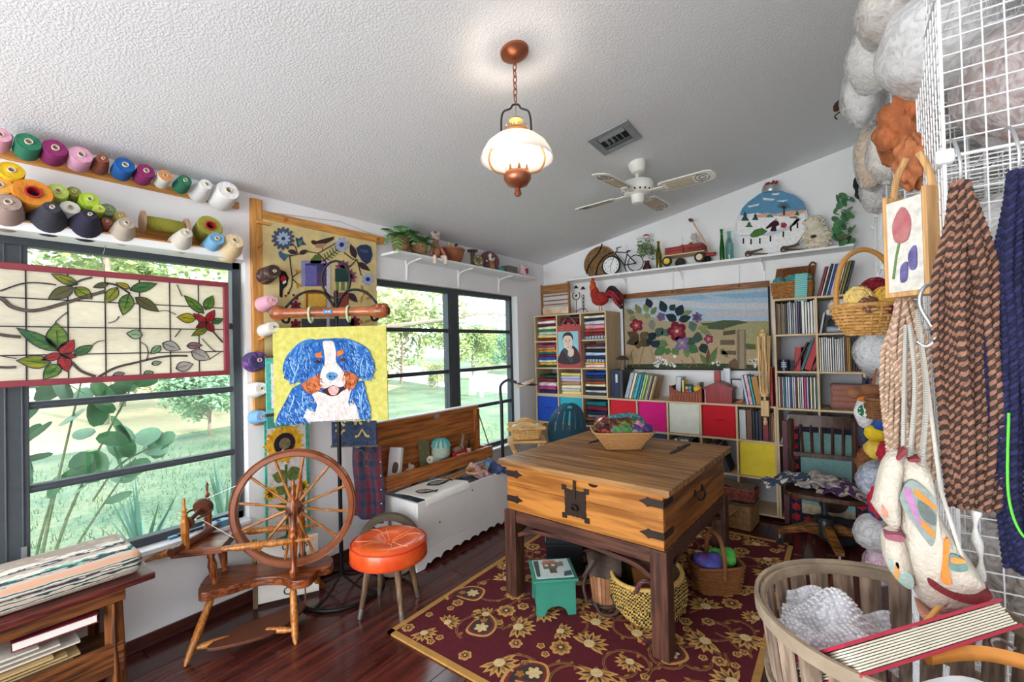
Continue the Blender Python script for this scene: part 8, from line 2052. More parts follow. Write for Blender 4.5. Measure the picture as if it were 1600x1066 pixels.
# stand
for sx in(-1,1):
 for sy in(-1,1):
  B().box(sx*.455-.042,sx*.455+.042,sy*.49-.042,sy*.49+.042,0,Z0-.006).obj('leg',M_STANDZ,tb,bev=.004)
for sy in(-1,1):
 B().box(-.413,.413,sy*.49-.035,sy*.49+.035,.44,Z0-.007).obj('rail',M_STAND,tb,bev=.003)
 b=B()
 q=bez([(-.413,.36),(-.3,.405),(0,.425),(.3,.405),(.413,.36)],6)
 stroke(b,q,.022,-.018,.018,T=Matrix.Translation((0,sy*.49,0))@TY)
 b.obj('arched_brace',M_STAND,tb)
for sx in(-1,1):
 B().box(sx*.455-.035,sx*.455+.035,-.448,.448,.44,Z0-.007).obj('rail',M_STAND,tb,bev=.003)
 b=B()
 q=bez([(-.448,.36),(-.3,.405),(0,.425),(.3,.405),(.448,.36)],6)
 stroke(b,q,.022,-.018,.018,T=Matrix.Translation((sx*.455,0,0))@TX)
 b.obj('arched_brace',M_STAND,tb)
# iron work
TF=Matrix.Translation((0,-BD,0))@TY
for sx in(-1,1):
 for z in(Z0+.06,Z1-.05):
  q=[(sx*BW,z-.018),(sx*(BW-.06),z-.018),(sx*(BW-.075),z-.024),(sx*(BW-.09),z-.012),(sx*(BW-.12),z),(sx*(BW-.09),z+.012),(sx*(BW-.075),z+.024),(sx*(BW-.06),z+.018),(sx*BW,z+.018)]
  B().prism(q,0,.004,T=TF).obj('corner_strap',M_STRAP,tb)
  B().box(sx*BW-.002,sx*BW+.004,-BD-.003,-BD+.12,z-.016,z+.016).obj('corner_strap',M_STRAP,tb)
pl=[]
for i in range(32):
 a=2*pi*i/32
 c,s=cos(a),sin(a)
 k=1/max(abs(c),abs(s))
 e=1.0 if i%2 or i%8==4 else.95
 pl.append((.0+.066*c*k*e,.635+.072*s*k*e))
B().prism(pl,0,.006,T=TF).obj('lock_plate',M_STRAP,tb)
for sx in(-1,1):
 for sz in(-1,1):
  B().cb((sx*.07,-BD-.003,.635+sz*.076),(.028,.006,.028)).obj('plate_ear',M_STRAP,tb)
B().bar((0,-BD-.010,.76),(0,-BD-.010,.66),.014,.006).obj('hasp',M_STRAP,tb)
B().tube([(.0+.018*cos(a),-BD-.018,.615+.014*sin(a))for a in[2*pi*i/14 for i in range(14)]],.006,6,True).obj('lock_ring',M_STRAP,tb,60)
B().ell((.11,-BD-.002,.755),(.028,.006,.014)).obj('boss',M_STRAP,tb,60)
for x_ in(-.28,.28):
 for y0_,y1_ in((.18,.30),(.32,.47)):
  B().prism([(x_-.006,y0_-.05),(x_+.012,y0_),(x_+.016,y1_-.02),(x_+.006,y1_),(x_-.012,y1_-.02),(x_-.016,y0_)],Z1+.032,Z1+.037).obj('strap_hinge',M_STRAP,tb)
 B().cyl((x_-.02,.31,Z1+.037),(x_+.02,.31,Z1+.037),.007).obj('hinge_pin',M_STRAP,tb,40)
for sx in(-1,1):
 for y_ in(-.06,.06):
  B().ell((sx*(BW+.002),y_,.66),(.006,.02,.02)).obj('handle_boss',M_STRAP,tb,60)
 B().tube(bez([(sx*(BW+.01),-.06,.66),(sx*(BW+.02),-.055,.63),(sx*(BW+.022),0,.615),(sx*(BW+.02),.055,.63),(sx*(BW+.01),.06,.66)],5),.006,7).obj('bail_handle',M_STRAP,tb,60)
# basket of yarn on the trunk
yb=thing('tray_basket','flared tan woven tray basket on the trunk table','basket',(1.745,2.79,.819),rad(33))
M_TAN=mat('#c99a66',.6,.2,60.,col2='#b07c48')
make_basket(yb,[(.003,.105,.075),(.06,.145,.105),(.115,.19,.14)],30,14,M_TAN,.005,7.,rimr=.007,liner='#a87a4c')
for k,(x,y,z,L,r,an,c,c2,lb)in enumerate(((.02,.05,.155,.22,.042,10,'#2f9fb5','#d9b04a','turquoise, pink and gold twisted hank topping the yarn basket'),(-.11,.04,.15,.15,.036,60,'#b52a4a','#e6e0d8','red and white speckled hank at the basket end'),(-.04,-.04,.14,.24,.042,-4,'#6a2a30','#6f7a3a','maroon and olive twisted hank across the basket'),(.11,-.02,.135,.14,.04,80,'#3f8a8f','#d98aa5','teal and rose hank at the basket side'),(.10,-.075,.12,.15,.034,15,'#5a3f86','#8f8a86','purple and grey hank near the basket rim'),(-.02,-.085,.12,.14,.032,-10,'#4f9a45','#a05a9a','green and violet hank at the front of the basket'),(-.09,-.06,.12,.12,.034,30,'#3a2226','#a8433c','dark maroon hank beside the green one'),(.06,-.04,.13,.10,.03,40,'#b5a89f','#d9cfc8','pale grey brown hank in the middle of the basket'))):
 a=rad(33)
 wx,wy=1.745+x*cos(a)-y*sin(a),2.79+x*sin(a)+y*cos(a)
 b=skein(B(),(0,0,0),L*1.12,r*1.2,(cos(a+rad(an)),sin(a+rad(an)),.05),6.,4)
 b.obj('yarn_hank',mat(c,.9,.3,16.,.7,200.,kind='multi',col2=c2),smooth=70,loc=(wx,wy,.819+z+.004),label=lb,cat='yarn',group='hanks in the tray basket')
B().box(-.03,.03,-.015,.015,0,.002).obj('yarn_label',mat('#eeeeec',.7),loc=(1.80,2.70,.95),rot=(.5,.2,.6),label='white paper yarn label lying on the hanks',cat='label')
# under the trunk
M_GRN=mat('#3a8c78',.5,.08,9.)
t=thing('step_stool','teal painted step stool with a house picture on top','step stool',(1.555,2.20,.011),rad(41))
for y_ in(-.105,.085):
 B().prism([(-.11,0),(-.065,0),(-.05,.035),(-.02,.05),(.02,.05),(.05,.035),(.065,0),(.11,0),(.11,.19),(-.11,.19)],0,.02,T=Matrix.Translation((0,y_+.02,0))@TY).obj('end_panel',M_GRN,t,bev=.002)
for x_ in(-.11,.098):
 B().box(x_,x_+.012,-.085,.085,.05,.19).obj('side_rail',M_GRN,t)
B().box(-.125,.125,-.125,.125,.19,.205).obj('tread',M_GRN,t,bev=.004)
B().box(-.105,.105,-.10,.112,.2045,.2065).obj('picture',mat('#d5e2e0',.6,.08,30.),t)
for q,c,h in(([(-.08,-.08),(-.07,.10),(-.10,.10),(-.10,-.08)],'#4a5a48',.0075),([(-.05,.0),(.03,.0),(.03,.07),(-.05,.07)],'#7a6d5c',.0078),([(-.06,.065),(.04,.065),(.02,.10),(-.04,.10)],'#c97f6a',.0082),([(.03,.02),(.07,.03),(.07,.08),(.03,.07)],'#8f8474',.0078),([(-.02,-.05),(.02,-.05),(.02,.0),(-.02,.0)],'#6a5d4c',.008),([(.05,-.09),(.10,-.08),(.10,-.03),(.06,-.04)],'#4f6a72',.0078),([(-.04,.03),(-.02,.03),(-.02,.05),(-.04,.05)],'#e9e6de',.0086),([(.0,.03),(.02,.03),(.02,.05),(.0,.05)],'#e9e6de',.0086)):
 B().prism(q,.205,.2+h,T=None).obj('painted_shape',mat(c,.6,.15,60.),t)
t=thing('flower_box','black keepsake box with a white flower on its lid','box',(1.36,2.66,.011),rad(33))
B().box(-.12,.12,-.12,.12,0,.175).obj('box_body',mat('#1d1c20',.4,.05),t,bev=.004)
B().box(-.125,.125,-.125,.125,.175,.20).obj('lid',mat('#22242a',.3,.05),t,bev=.004)
for k in range(5):
 a=2*pi*k/5
 B().prism(leafpts((0,0),(.085*cos(a),.085*sin(a)),.042),.20,.2012+.0003*k).obj('petal',mat('#d3d2dc',.6,.1,40.),t)
B().prism(rosette(8,.012,.016),.2,.2032).obj('flower_centre',mat('#8a6a78',.6),t)
t=thing('pack_basket','old slatted pack basket with a dark leather flap','bag',(1.80,2.36,.011),rad(30))
M_LEA=mat('#463830',.6,.25,20.,.3,60.)
for k in range(22):
 a=2*pi*k/22
 B().bar((.066*cos(a),.05*sin(a),.02),(.088*cos(a),.07*sin(a),.21),.017,.004,w1=.022).obj('slat',mat('#9a6a4a' if k%3 else '#b58460',.6,.15,20.),t)
for z,k in((.205,.094),(.02,.072)):
 B().tube([(k*cos(a),k*.8*sin(a),z)for a in[2*pi*i/24 for i in range(24)]],.012,7,True).obj('leather_band',M_LEA,t,60)
B().lathe([(0,.012),(.064,.012)],20,cap=False).obj('bottom',M_LEA,t)
B().sheet(lambda u,v:((u-.5)*.22*(1-.25*v),.07-.16*v,.225+.09*sin(pi*(.15+.75*v))-.05*v+.01*sin(u*9)),10,10,.007).obj('flap',M_LEA,t,60)
for q in([(-.09,-.03,.22),(-.12,-.06,.14),(-.10,-.07,.05)],[(.03,-.07,.10),(.06,-.10,.04),(.03,-.11,.012),(-.03,-.10,.012),(-.06,-.07,.05)],[(-.06,-.09,.30),(-.10,-.10,.24),(-.12,-.08,.20)]):
 B().tube(bez(q,5),.010,6).obj('strap',M_LEA,t,60)
_T=NT('bolga_straw')
_tc=_T.co()
_v=_T.n('ShaderNodeTexChecker',{'Vector':_T.co((1,1,1)),'Scale':95.})
_T.base(_T.ramp(_v.outputs['Fac'],[(0,hx('#241a16')),(1,hx('#d8b35c'))],'CONSTANT'))
_T.b.inputs['Roughness'].default_value=.7
t=thing('market_basket','large round black and straw market basket with leather handles','basket',(2.04,2.43,.011),rot=(rad(6),rad(-5),.5))
M_STRAW=mat('#d2ac5e',.7,.15,60.)
make_basket(t,[(.004,.09,.09),(.03,.15,.15),(.09,.19,.185),(.16,.20,.19),(.215,.195,.18),(.245,.185,.165)],52,26,_T.m,.0055,liner='#4a3a22',rimr=.012,rimm=M_STRAW,amp=.004)
for s in(-1,1):
 b=B().tube(bez([(s*.05-.03,s*.165,.24),(s*.05,s*.19,.31),(s*.05+.05,s*.185,.30),(s*.05+.07,s*.165,.24)],6),.012,7)
 b.obj('handle',mat('#8d4a3c',.5,.4,30.,kind='stripe',col2='#2b2a4a',ax=2),t,60)
for k in range(3):
 B().box(-.09,.09,-.10,.10,0,.012).obj('thin_book',mat(('#c9b39a','#8a8f96','#a8713f')[k],.6),loc=(2.03,2.45,.10+.022*k),rot=(.35,.25,.3*k),label=('tan thin book in the market basket','grey thin book in the market basket','brown thin book on top in the market basket')[k],cat='book',group='books in the market basket')
t=thing('handled_basket','brown wicker basket with a tall hoop handle','basket',(2.275,2.90,.011),rad(40))
M_BW=mat('#a06a3c',.6,.25,50.,col2='#7a4a26')
make_basket(t,[(.004,.12,.085),(.08,.135,.095),(.16,.145,.105)],28,15,M_BW,.0058,4.,rimr=.010)
B().tube(bez([(0,-.105,.10),(0,-.105,.22),(0,-.07,.31),(0,0,.335),(0,.07,.31),(0,.105,.22),(0,.105,.10)],6),.013,7).obj('handle',M_BW,t,60)
for x,y,z,r,c,c2,lb in((.05,.02,.18,.085,'#3fae4c','#6fd05a','bright green silk roving in the hoop-handled basket'),(-.06,-.02,.175,.085,'#7a3f9a','#3f5fb5','purple and blue silk roving in the hoop-handled basket')):
 a=rad(40)
 blob('silk_roving',[((0,0,0),(r,r*.8,.05)),((r*.4,.02,.03),(r*.5,r*.5,.035)),((-r*.4,-.02,.025),(r*.5,r*.5,.035))],mat(c,.5,.2,14.,.6,40.,col2=c2),loc=(2.275+x*cos(a)-y*sin(a),2.90+x*sin(a)+y*cos(a),z),vox=.008,label=lb,cat='wool')
for x,y,c,h,lb in((1.62,2.95,'#2f6a66',.22,'dark teal storage tin standing behind the pack basket'),(1.88,3.0,'#2a2d33',.24,'charcoal canvas tote standing behind the market basket'),(1.45,2.98,'#6a5a6a',.20,'mauve cloth bundle behind the flower box')):
 B().box(-.11,.11,-.08,.08,0,h).obj('storage_box',mat(c,.6,.15,12.),loc=(x,y,.011),rot=(0,0,.3),bev=.015,label=lb,cat='box')
# picnic basket and red basket
t=thing('picnic_basket','tan splint picnic basket on the floor by the cube shelf','basket',(2.15,4.06,0),rad(-4))
M_SPL=mat('#b58a58',.6,.2,14.,col2='#8a6238')
for j in range(4):
 for i in range(13):
  for s,m1 in((-1,0),(1,1)):
   B().box(-.168+i*.026,-.144+i*.026,s*.135+(s*.004 if(i+j)%2 else 0)-.003,s*.135+(s*.004 if(i+j)%2 else 0)+.003,.012+j*.047,.056+j*.047).obj('splint',M_SPL,t)
 for i in range(10):
  for s in(-1,1):
   o_=s*.17+(s*.004 if(i+j)%2 else 0)
   B().box(o_-.003,o_+.003,-.13+i*.026,-.106+i*.026,.012+j*.047,.056+j*.047).obj('splint',M_SPL,t)
B().box(-.165,.165,-.13,.13,.004,.012).obj('bottom',M_SPL,t)
B().tube([(*sup(2*pi*k/48,.178,.143,6.),.205)for k in range(48)],.010,6,True).obj('rim',mat('#4a3f3a',.6),t,60)
for s in(-1,1):
 B().tube(bez([(.10,s*.14,.19),(.0,s*.15,.10),(-.10,s*.14,.19)],6),.008,6).obj('swing_handle',M_SPL,t,60)
for x,y,z,c,lb in((-.06,0,.20,'#a9b0bd','grey plastic wrap stuffed in the picnic basket'),):
 blob('plastic_wrap',[((0,0,0),(.10,.10,.03)),((.05,.03,.015),(.06,.06,.03))],mat(c,.3,.1,20.,.8,40.),loc=(2.15+x,4.06+y,z),vox=.009,label=lb,cat='plastic')
t=thing('red_basket','red brown lidded basket resting on the picnic basket','basket',(2.21,4.05,.215),rad(-8))
make_basket(t,[(.003,.125,.075),(.05,.13,.08),(.09,.132,.082)],26,9,mat('#7d3430',.6,.3,40.,col2='#a0584a'),.0055,5.,rimr=.007)
B().sheet(lambda u,v:(-.13+.26*u,-.07+.14*v,.105+.035*sin(pi*v)-.02*u+.008*sin(9*u)),10,8,.008).obj('cloth_cover',mat('#5a453a',.9,.2),t,60)
# swivel chair
sc_=thing('swivel_chair','dark oak swivel chair with slatted back on casters','chair',(2.79,3.88,0),rad(2))
M_OAK=mat('#8a5a2c',.4,.18,10.,kind='wood',ax=0,col2='#4f2f14')
M_OAKD=mat('#4f3020',.4,.15,10.,kind='wood',ax=2,col2='#33190f')
for k in range(4):
 a=rad(45+90*k-30)
 d=Vector((cos(a),sin(a),0))
 q=[(.03,.10),(.03,.19),(.10,.185),(.30,.115),(.30,.085),(.12,.12)]
 lg=B().prism(q,-.025,.025,T=Matrix.Rotation(a,4,'Z')@TY).obj('base_leg',M_OAK,sc_,bev=.004)
 B().tube([tuple(d*.285+Vector((0,0,.085))),tuple(d*.285+Vector((0,0,.05)))],.008,6).obj('caster_stem',M_LATCH,lg,60)
 B().lathe([(0,-.014),(.02,-.014),(.026,-.006),(.026,.006),(.02,.014),(0,.014)],16,T=Matrix.Translation(d*.285+Vector((0,0,.0265)))@Matrix.Rotation(a,4,'Z')@Matrix.Rotation(rad(90),4,'X')).obj('caster',M_BLK,lg,45)
B().lathe([(.05,.10),(.055,.2),(.05,.215),(.06,.22),(.06,.235),(.02,.25),(.02,.40),(0,.40)],20).obj('pedestal',M_BLK,sc_,45)
st_=bez([(-.22,.19),(-.235,0),(-.21,-.20),(0,-.235),(.21,-.20),(.235,0),(.22,.19)],5,True)
B().prism(st_,.40,.435).obj('seat',M_OAKD,sc_,bev=.008)
for s in(-1,1):
 B().tube(bez([(s*.19,.19,.42),(s*.195,.21,.62),(s*.20,.25,.88)],6),[.020]*13,4).obj('back_post',M_OAKD,sc_,30)
B().sheet(lambda u,v:(-.215+.43*u,.235+.012*v-.02*sin(pi*u)+.02,.83+.085*v-.012*(2*u-1)**2),10,4,.022).obj('crest_rail',M_OAKD,sc_,60)
B().box(-.19,.19,.200,.222,.60,.635).obj('lower_rail',M_OAKD,sc_,bev=.003)
for k in range(5):
 x_=-.125+.0625*k
 B().tube(bez([(x_,.212,.63),(x_*1.03,.222,.73),(x_*1.08,.245,.84)],5),.011,4).obj('back_slat',M_OAKD,sc_,30)
for k,(x,y,z,rx,ry,c,c2,rz,lb)in enumerate(((-.16,-.02,.438,.20,.11,'#3a4a66','#e0d8cf',.3,'blue and white woven cloth draped over the chair seat'),(.02,-.03,.455,.17,.12,'#c9bdb0','#6a5a72',.0,'cream fleece cloth heaped on the chair seat'),(.16,-.10,.445,.15,.12,'#4a2a5a','#b5a898',-.4,'purple and tan handwoven shawl on the chair edge'))):
 a=rad(2)
 b=B().sheet(lambda u,v:(rx*(2*u-1),ry*(2*v-1),.012+.05*(1-(2*u-1)**2)*(1+.4*sin(6*u+5*v+k))+.01*sin(19*u+k)-.09*max(0,abs(2*v-1)-.75)*(k!=1)),16,12,.014)
 b.obj('shawl',mat(c,.9,.3,22.,.6,120.,kind='multi',col2=c2),smooth=70,loc=(2.77+x*cos(a)-y*sin(a),3.88+x*sin(a)+y*cos(a),z),rot=(0,0,rz+a),label=lb,cat='fabric',group='textiles on the swivel chair')
# big framed rug behind the chair
t=thing('owl_rug','big dark bordered hooked rug with an owl behind the chair','rug',(2.79,4.235,.02),rot=(rad(-3),0,0))
B().box(-.24,.26,0,.012,0,.84).obj('backing',hk2('1c2030','2a3048'),t)
B().box(-.16,.18,-.004,.002,.10,.74).obj('teal_ground',hk2('8fb8b4','6f9a98'),t)
for z in(.03,.11,.19,.27,.35,.43,.51,.59,.67,.75):
 for x_ in(-.20,.22):
  B().prism(rosette(6,.020,.032,c=(x_,z+.03)),.0,.006,T=TY).obj('border_flower',hk2('a51f2c','c8343a'),t)
for x_ in(-.12,-.04,.04,.12):
 B().prism(rosette(6,.020,.032,c=(x_,.05)),.0,.006,T=TY).obj('border_flower',hk2('a51f2c','c8343a'),t)
B().prism(bez([(-.02,.15),(.10,.15),(.15,.25),(.13,.38),(.05,.42),(-.03,.38),(-.06,.26)],4,True),0,.007,T=TY).obj('owl_body',hk2('2a1c18','4a3226'),t)
for x_ in(.01,.085):
 B().prism(rosette(10,.022,.024,c=(x_,.345)),0,.009,T=TY).obj('owl_eye',hk2('d9a02c'),t)
 B().prism(rosette(8,.009,.010,c=(x_,.345)),0,.011,T=TY).obj('owl_pupil',hk2('120d0c'),t)
B().prism([(-.16,.10),(.18,.10),(.18,.16),(-.16,.18)],0,.006,T=TY).obj('ground_band',hk2('b5a58c'),t)
B().box(-.28,-.245,-.02,.03,0,.82).obj('roller_bar',mat('#5a1f2c',.5),t)
blob('black_bundle',[((0,0,.10),(.16,.10,.10)),((.1,0,.12),(.1,.09,.08))],mat('#1f1c20',.9,.2),loc=(2.86,4.02,0),vox=.012,label='dark cloth bundle on the floor under the chair',cat='fabric')
# white wire cube shelving along the wall
M_GRID=mat('#e9ebee',.35,.03)
GX,GY,GC=3.115,1.30,.356
GZ=[.09+GC*k for k in range(9)]
b=B()
for i in range(11):
 a=GC*i/10
 r=.0032 if i in(0,10)else.0016
 b.cyl((a,0,0),(a,0,GC),r,n=5)
 b.cyl((0,0,a),(GC,0,a),r,n=5)
GM=b.mesh('grid_panel',60)
GM.materials.append(M_GRID)
gw=thing('wire_cube_shelving','tall white wire cube shelving stuffed with wool','shelving',(GX,GY,0))
SX=(XR-.012-GX)/GC
for k in range(8):
 z=GZ[k]
 mobj('grid_panel',GM,M_GRID,gw,loc=(0,0,z),scl=(SX,1,1))
 for j in range(7):
  mobj('grid_panel',GM,M_GRID,gw,loc=(0,j*GC,z),rot=(rad(-90),0,0),scl=(SX,1,1))
  if j in(0,5,6)or k<2:
   mobj('grid_panel',GM,M_GRID,gw,loc=(0,j*GC,z),rot=(0,0,rad(90)))
  if j:
   mobj('grid_panel',GM,M_GRID,gw,loc=(0,j*GC,z),scl=(SX,1,1))
 for j in range(0,8):
  B().cb((0,j*GC,z),(.03,.03,.03)).obj('connector',M_WHITE,gw,bev=.006)
def lump(r,seed,amp=.12,n=18,m=12,f=3.):
 R=random.Random(seed)
 ph=[R.random()*6 for _ in range(6)]
 vs,fs=[],[]
 for i in range(n):
  for j in range(m+1):
   th,q=2*pi*i/n,pi*j/m
   k=1+amp*(sin(f*th+ph[0]+2*q)*sin(f*q+ph[1])+.6*sin(2.3*f*th+ph[2])*sin(1.7*f*q+ph[3])*sin(q))
   vs.append((r[0]*k*sin(q)*cos(th),r[1]*k*sin(q)*sin(th),-r[2]*k*cos(q)))
 for i in range(n):
  for j in range(m):
   fs.append((i*(m+1)+j,((i+1)%n)*(m+1)+j,((i+1)%n)*(m+1)+j+1,i*(m+1)+j+1))
 return B().add(vs,fs)
M_FILM=glass_mat('clear_plastic_film',(.97,.97,.98),.78,.12,(.9,.9,.93))
M_MILK=glass_mat('milky_plastic_film',(.95,.95,.96),.45,.15,(.92,.92,.93))
BAGS=[(3.09,2.02,2.62,.10,.14,.11,'#d9cfc2','bag of cream fleece near the ceiling'),(3.08,2.27,2.60,.11,.13,.14,'#e9e7e3','bag of white fleece beside the cream one'),(3.04,2.62,2.62,.09,.12,.15,'#ebe9e6','bag of white fleece hanging by the twig figure'),(3.07,2.94,2.42,.07,.08,.17,'#d8b88a','bag of tan curled locks'),(3.11,2.47,2.28,.08,.1,.13,'#dfd8cb','narrow bag of ivory locks with a white tag'),(3.15,1.62,2.27,.13,.15,.13,None,'big empty-looking milky bag above the orange wool'),(3.10,3.08,2.28,.08,.1,.12,'#c9c6c2','bag of silver grey wool over the basket'),(3.08,3.07,1.42,.11,.14,.13,'#dfe3e6','bag of white wool beside the bookcase'),(3.05,2.93,.77,.09,.11,.10,'#7d93b5','pale blue plastic bag of wool by the chair'),(3.03,3.03,.47,.09,.09,.09,None,'knotted empty clear bag near the floor'),(3.06,3.07,.29,.08,.09,.10,'#c98aa5','bag of pink wool near the floor'),(3.29,1.50,2.07,.13,.15,.15,'#a08078','bag of mauve brown wool behind the front wires'),(3.28,1.50,1.69,.13,.15,.14,'#e2e2e2','bag of white wool behind the brown skein'),(3.28,1.50,1.33,.13,.15,.14,'#d5d2cd','bag of grey white wool behind the skeins'),(3.28,1.50,.97,.13,.15,.14,'#7d654c','bag of dark brown fleece low in the front cube'),(3.28,1.50,.62,.13,.15,.14,'#a89c8c','bag of taupe fleece in the low front cube'),(3.28,1.50,2.43,.13,.15,.14,'#8d8478','bag of grey brown fleece high in the front cube'),(3.27,1.86,1.69,.13,.15,.14,'#cdbfae','bag of beige wool behind the wooden bag frame'),(3.27,1.86,1.33,.13,.15,.14,'#c2a88c','bag of tan wool behind the backpack straps'),(3.27,1.86,.97,.13,.15,.14,'#8a7a68','bag of brown grey wool behind the backpack'),(3.27,2.22,2.07,.14,.16,.15,'#857866','bag of dark taupe fleece pressed on the side wires'),(3.27,2.58,2.07,.14,.16,.15,'#786c5c','bag of brown grey fleece beside the taupe one'),(3.27,2.94,1.72,.14,.16,.14,'#b5a79c','bag of speckled grey wool behind the yarn basket'),(3.27,2.58,1.69,.13,.15,.14,'#bcae9e','bag of oatmeal wool behind the yarn basket handle'),(3.27,2.58,1.33,.13,.15,.14,'#d9dde2','bag of bluish white wool below the yarn basket'),(3.27,2.94,1.0,.13,.15,.14,'#c9b45a','bag of straw yellow wool inside the wires'),(3.27,2.22,2.43,.13,.15,.14,'#9a8a78','bag of brown wool under the cream fleece')]
for k,(x,y,z,rx,ry,rz,c,lb)in enumerate(BAGS):
 t=thing('wool_bag',lb,'bag of wool',(x,y,z-rz),0,'plastic bags of wool in the wire shelving')
 if c:
  o=lump((rx*.86,ry*.86,rz*.86),k,.14,20,14,4.).obj('wool',mat(c,.95,.22,22.,.9,45.),t,80)
  o.location=(0,0,rz)
 o=lump((rx,ry,rz),k+50,.07,20,14,3.).obj('plastic_film',M_FILM if c else M_MILK,t,80)
 o.location=(0,0,rz)
for x,y,z,r,c,lb in((3.10,1.80,2.12,(.07,.13,.10),'#a8623c','loose orange brown wool bulging from the side wires'),(3.10,1.63,1.97,(.04,.06,.07),'#b56f48','small tuft of orange wool below the big bulge'),(3.07,3.70,2.50,(.05,.06,.12),'#232228','black wool hank hanging above the ivy'),(3.09,2.86,.93,(.04,.05,.05),'#b01f38','crimson wool ball in the side stack'),(3.06,2.82,.70,(.05,.05,.08),'#c02a44','bright red wool bundle below the yellow pouch'),(3.02,3.12,.82,(.05,.06,.07),'#7a4a30','brown wool bundle beside the chair'),(3.04,3.28,1.0,(.05,.07,.25),'#3a3f52','long dark blue wool hank hanging by the bookcase'),(3.09,2.7,.52,(.04,.05,.07),'#3f8fb0','blue wool ball low in the side stack')):
 lump(r,int(x*99+z*77),.16,44,30,5.).obj('loose_wool',mat(c,.95,.3,26.,.9,40.),smooth=80,loc=(x,y,z),label=lb,cat='wool')
t=thing('twig_figure','dark twig animal head jutting out under the ceiling','ornament',(3.06,3.05,2.74))
for k in range(9):
 B().tube(bez([(.05,.0+.006*k,-.10),(.0,.004*k,-.02+.008*(k%3)),(-.06,0,.05+.008*(k%4)),(-.12-.006*(k%3),-.01,.01+.010*(k%4))],5),.010,5).obj('twig',mat('#4a2c1e',.8,.3,30.),t,60)
B().tube(bez([(-.10,-.01,.0),(-.13,-.01,-.02),(-.12,-.01,-.04)],4),.004,5).obj('curl',mat('#4a2c1e',.8),t,60)
# skeins hanging on the front wires
def hank(name,label,x,y,ztop,zbot,n,r,spread,col,col2,tw=26.,hook=True):
 t=thing(name,label,'yarn',(x,y,zbot))
 H=ztop-zbot
 m=[mat(col,.9,.2,60.,.4,200.),mat(col2,.9,.25,60.,.4,200.)]
 R=random.Random(int(x*1000))
 for k in range(n):
  u=(k+.5)/n*2-1
  yy=R.uniform(-.012,.012)
  pts,rs=[],[]
  N=40
  for i in range(N+1):
   v=i/N
   e=min(1,(1-v)*3+.18)*(1-.25*max(0,.15-v)/.15)
   pts.append((u*spread*e+.004*sin(9*v+k),yy*e-.006*(k%2)+.004*cos(7*v+k),H*v))
  b=B()
  NN=int(H*tw*6)
  for s_ in(0,1):
   q=[]
   for i in range(NN+1):
    f=i/NN*N
    i0=min(int(f),N-1)
    f-=i0
    an=2*pi*tw*H*i/NN+s_*pi+k
    q.append(tuple(pts[i0][j]*(1-f)+pts[i0+1][j]*f+(r*.5*cos(an),r*.5*sin(an),0)[j]for j in range(3)))
   b.tube(q,r*.62,5,mi=s_)
  b.obj('strand',m,t,70)
 if hook:
  B().tube(bez([(0,.01,H-.02),(0,-.015,H+.03),(-.005,.0,H+.08),(-.005,.04,H+.10)],6),.003,6).obj('wire_hook',M_LATCH,t,60)
 return t
hank('brown_skein','thick brown and black twisted skein on the front wires',3.128,1.245,1.80,1.155,14,.0062,.046,'#9a705c','#46342f',52.)
t=hank('navy_skein','navy and purple glittery skein on the front wires',3.205,1.24,1.80,1.05,12,.0068,.047,'#1a2040','#2b2a55',48.)
B().tube(bez([(-.03,-.03,.30),(-.035,-.032,.15),(-.02,-.034,.08),(0,-.032,.09),(.01,-.03,.22)],6),.0022,5).obj('green_cord',mat('#5fd23c',.7),t,60)
B().tube(bez([(0,0,0),(.003,0,.05),(-.003,0,.10),(0,0,.14)],5),[.006+.003*sin(i)for i in range(16)],6).obj('yarn_tail',mat('#e6e4e0',.95,.05,40.,.8,60.),loc=(3.135,1.25,1.01),smooth=70,label='white fuzzy yarn end dangling below the brown skein',cat='yarn')
hank('cream_skein','long cream and tan chain skein behind the backpack',3.055,1.47,1.60,1.10,13,.0055,.046,'#d6bda6','#b5937c',55.)
# wooden bag frame with hooked front
t=thing('bag_frame','wooden bag frame with a hooked flower panel','bag',(3.055,1.40,1.60),rad(-42),scl=.88)
M_BF=mat('#d9a870',.5,.12,12.,kind='wood',ax=2)
for x_ in(-.055,.045):
 B().box(x_,x_+.012,0,.07,0,.27).obj('side_board',M_BF,t,bev=.002)
B().box(-.055,.057,0,.07,-.01,.004).obj('base_board',M_BF,t,bev=.002)
B().box(-.043,.045,.0,.008,.004,.25).obj('hooked_panel',hk2('d9d6cc','e6e4dc'),t)
B().prism(bez([(-.02,.14),(.01,.14),(.02,.19),(.0,.23),(-.025,.19)],4,True),0,.004,T=TY).obj('pink_flower',hk2('c98a86','b0606a'),t)
for q in([(-.01,.03),(.005,.035),(.008,.08),(-.008,.07)],[(.015,.06),(.03,.065),(.03,.12),(.012,.10)]):
 B().prism(bez(q,4,True),0,.004,T=TY).obj('violet_petal',hk2('5a5486','7a72a8'),t)
stroke(B(),[(-.03,.04),(-.02,.10),(-.01,.14)],.005,0,.003,T=TY).obj('stem',hk2('6a8a58'),t)
for x_ in(-.05,.05):
 B().tube(bez([(x_,.035,.26),(x_*.8,.035,.32),(x_*.3,.04,.37)],5),.009,6).obj('handle',M_BF,t,60)
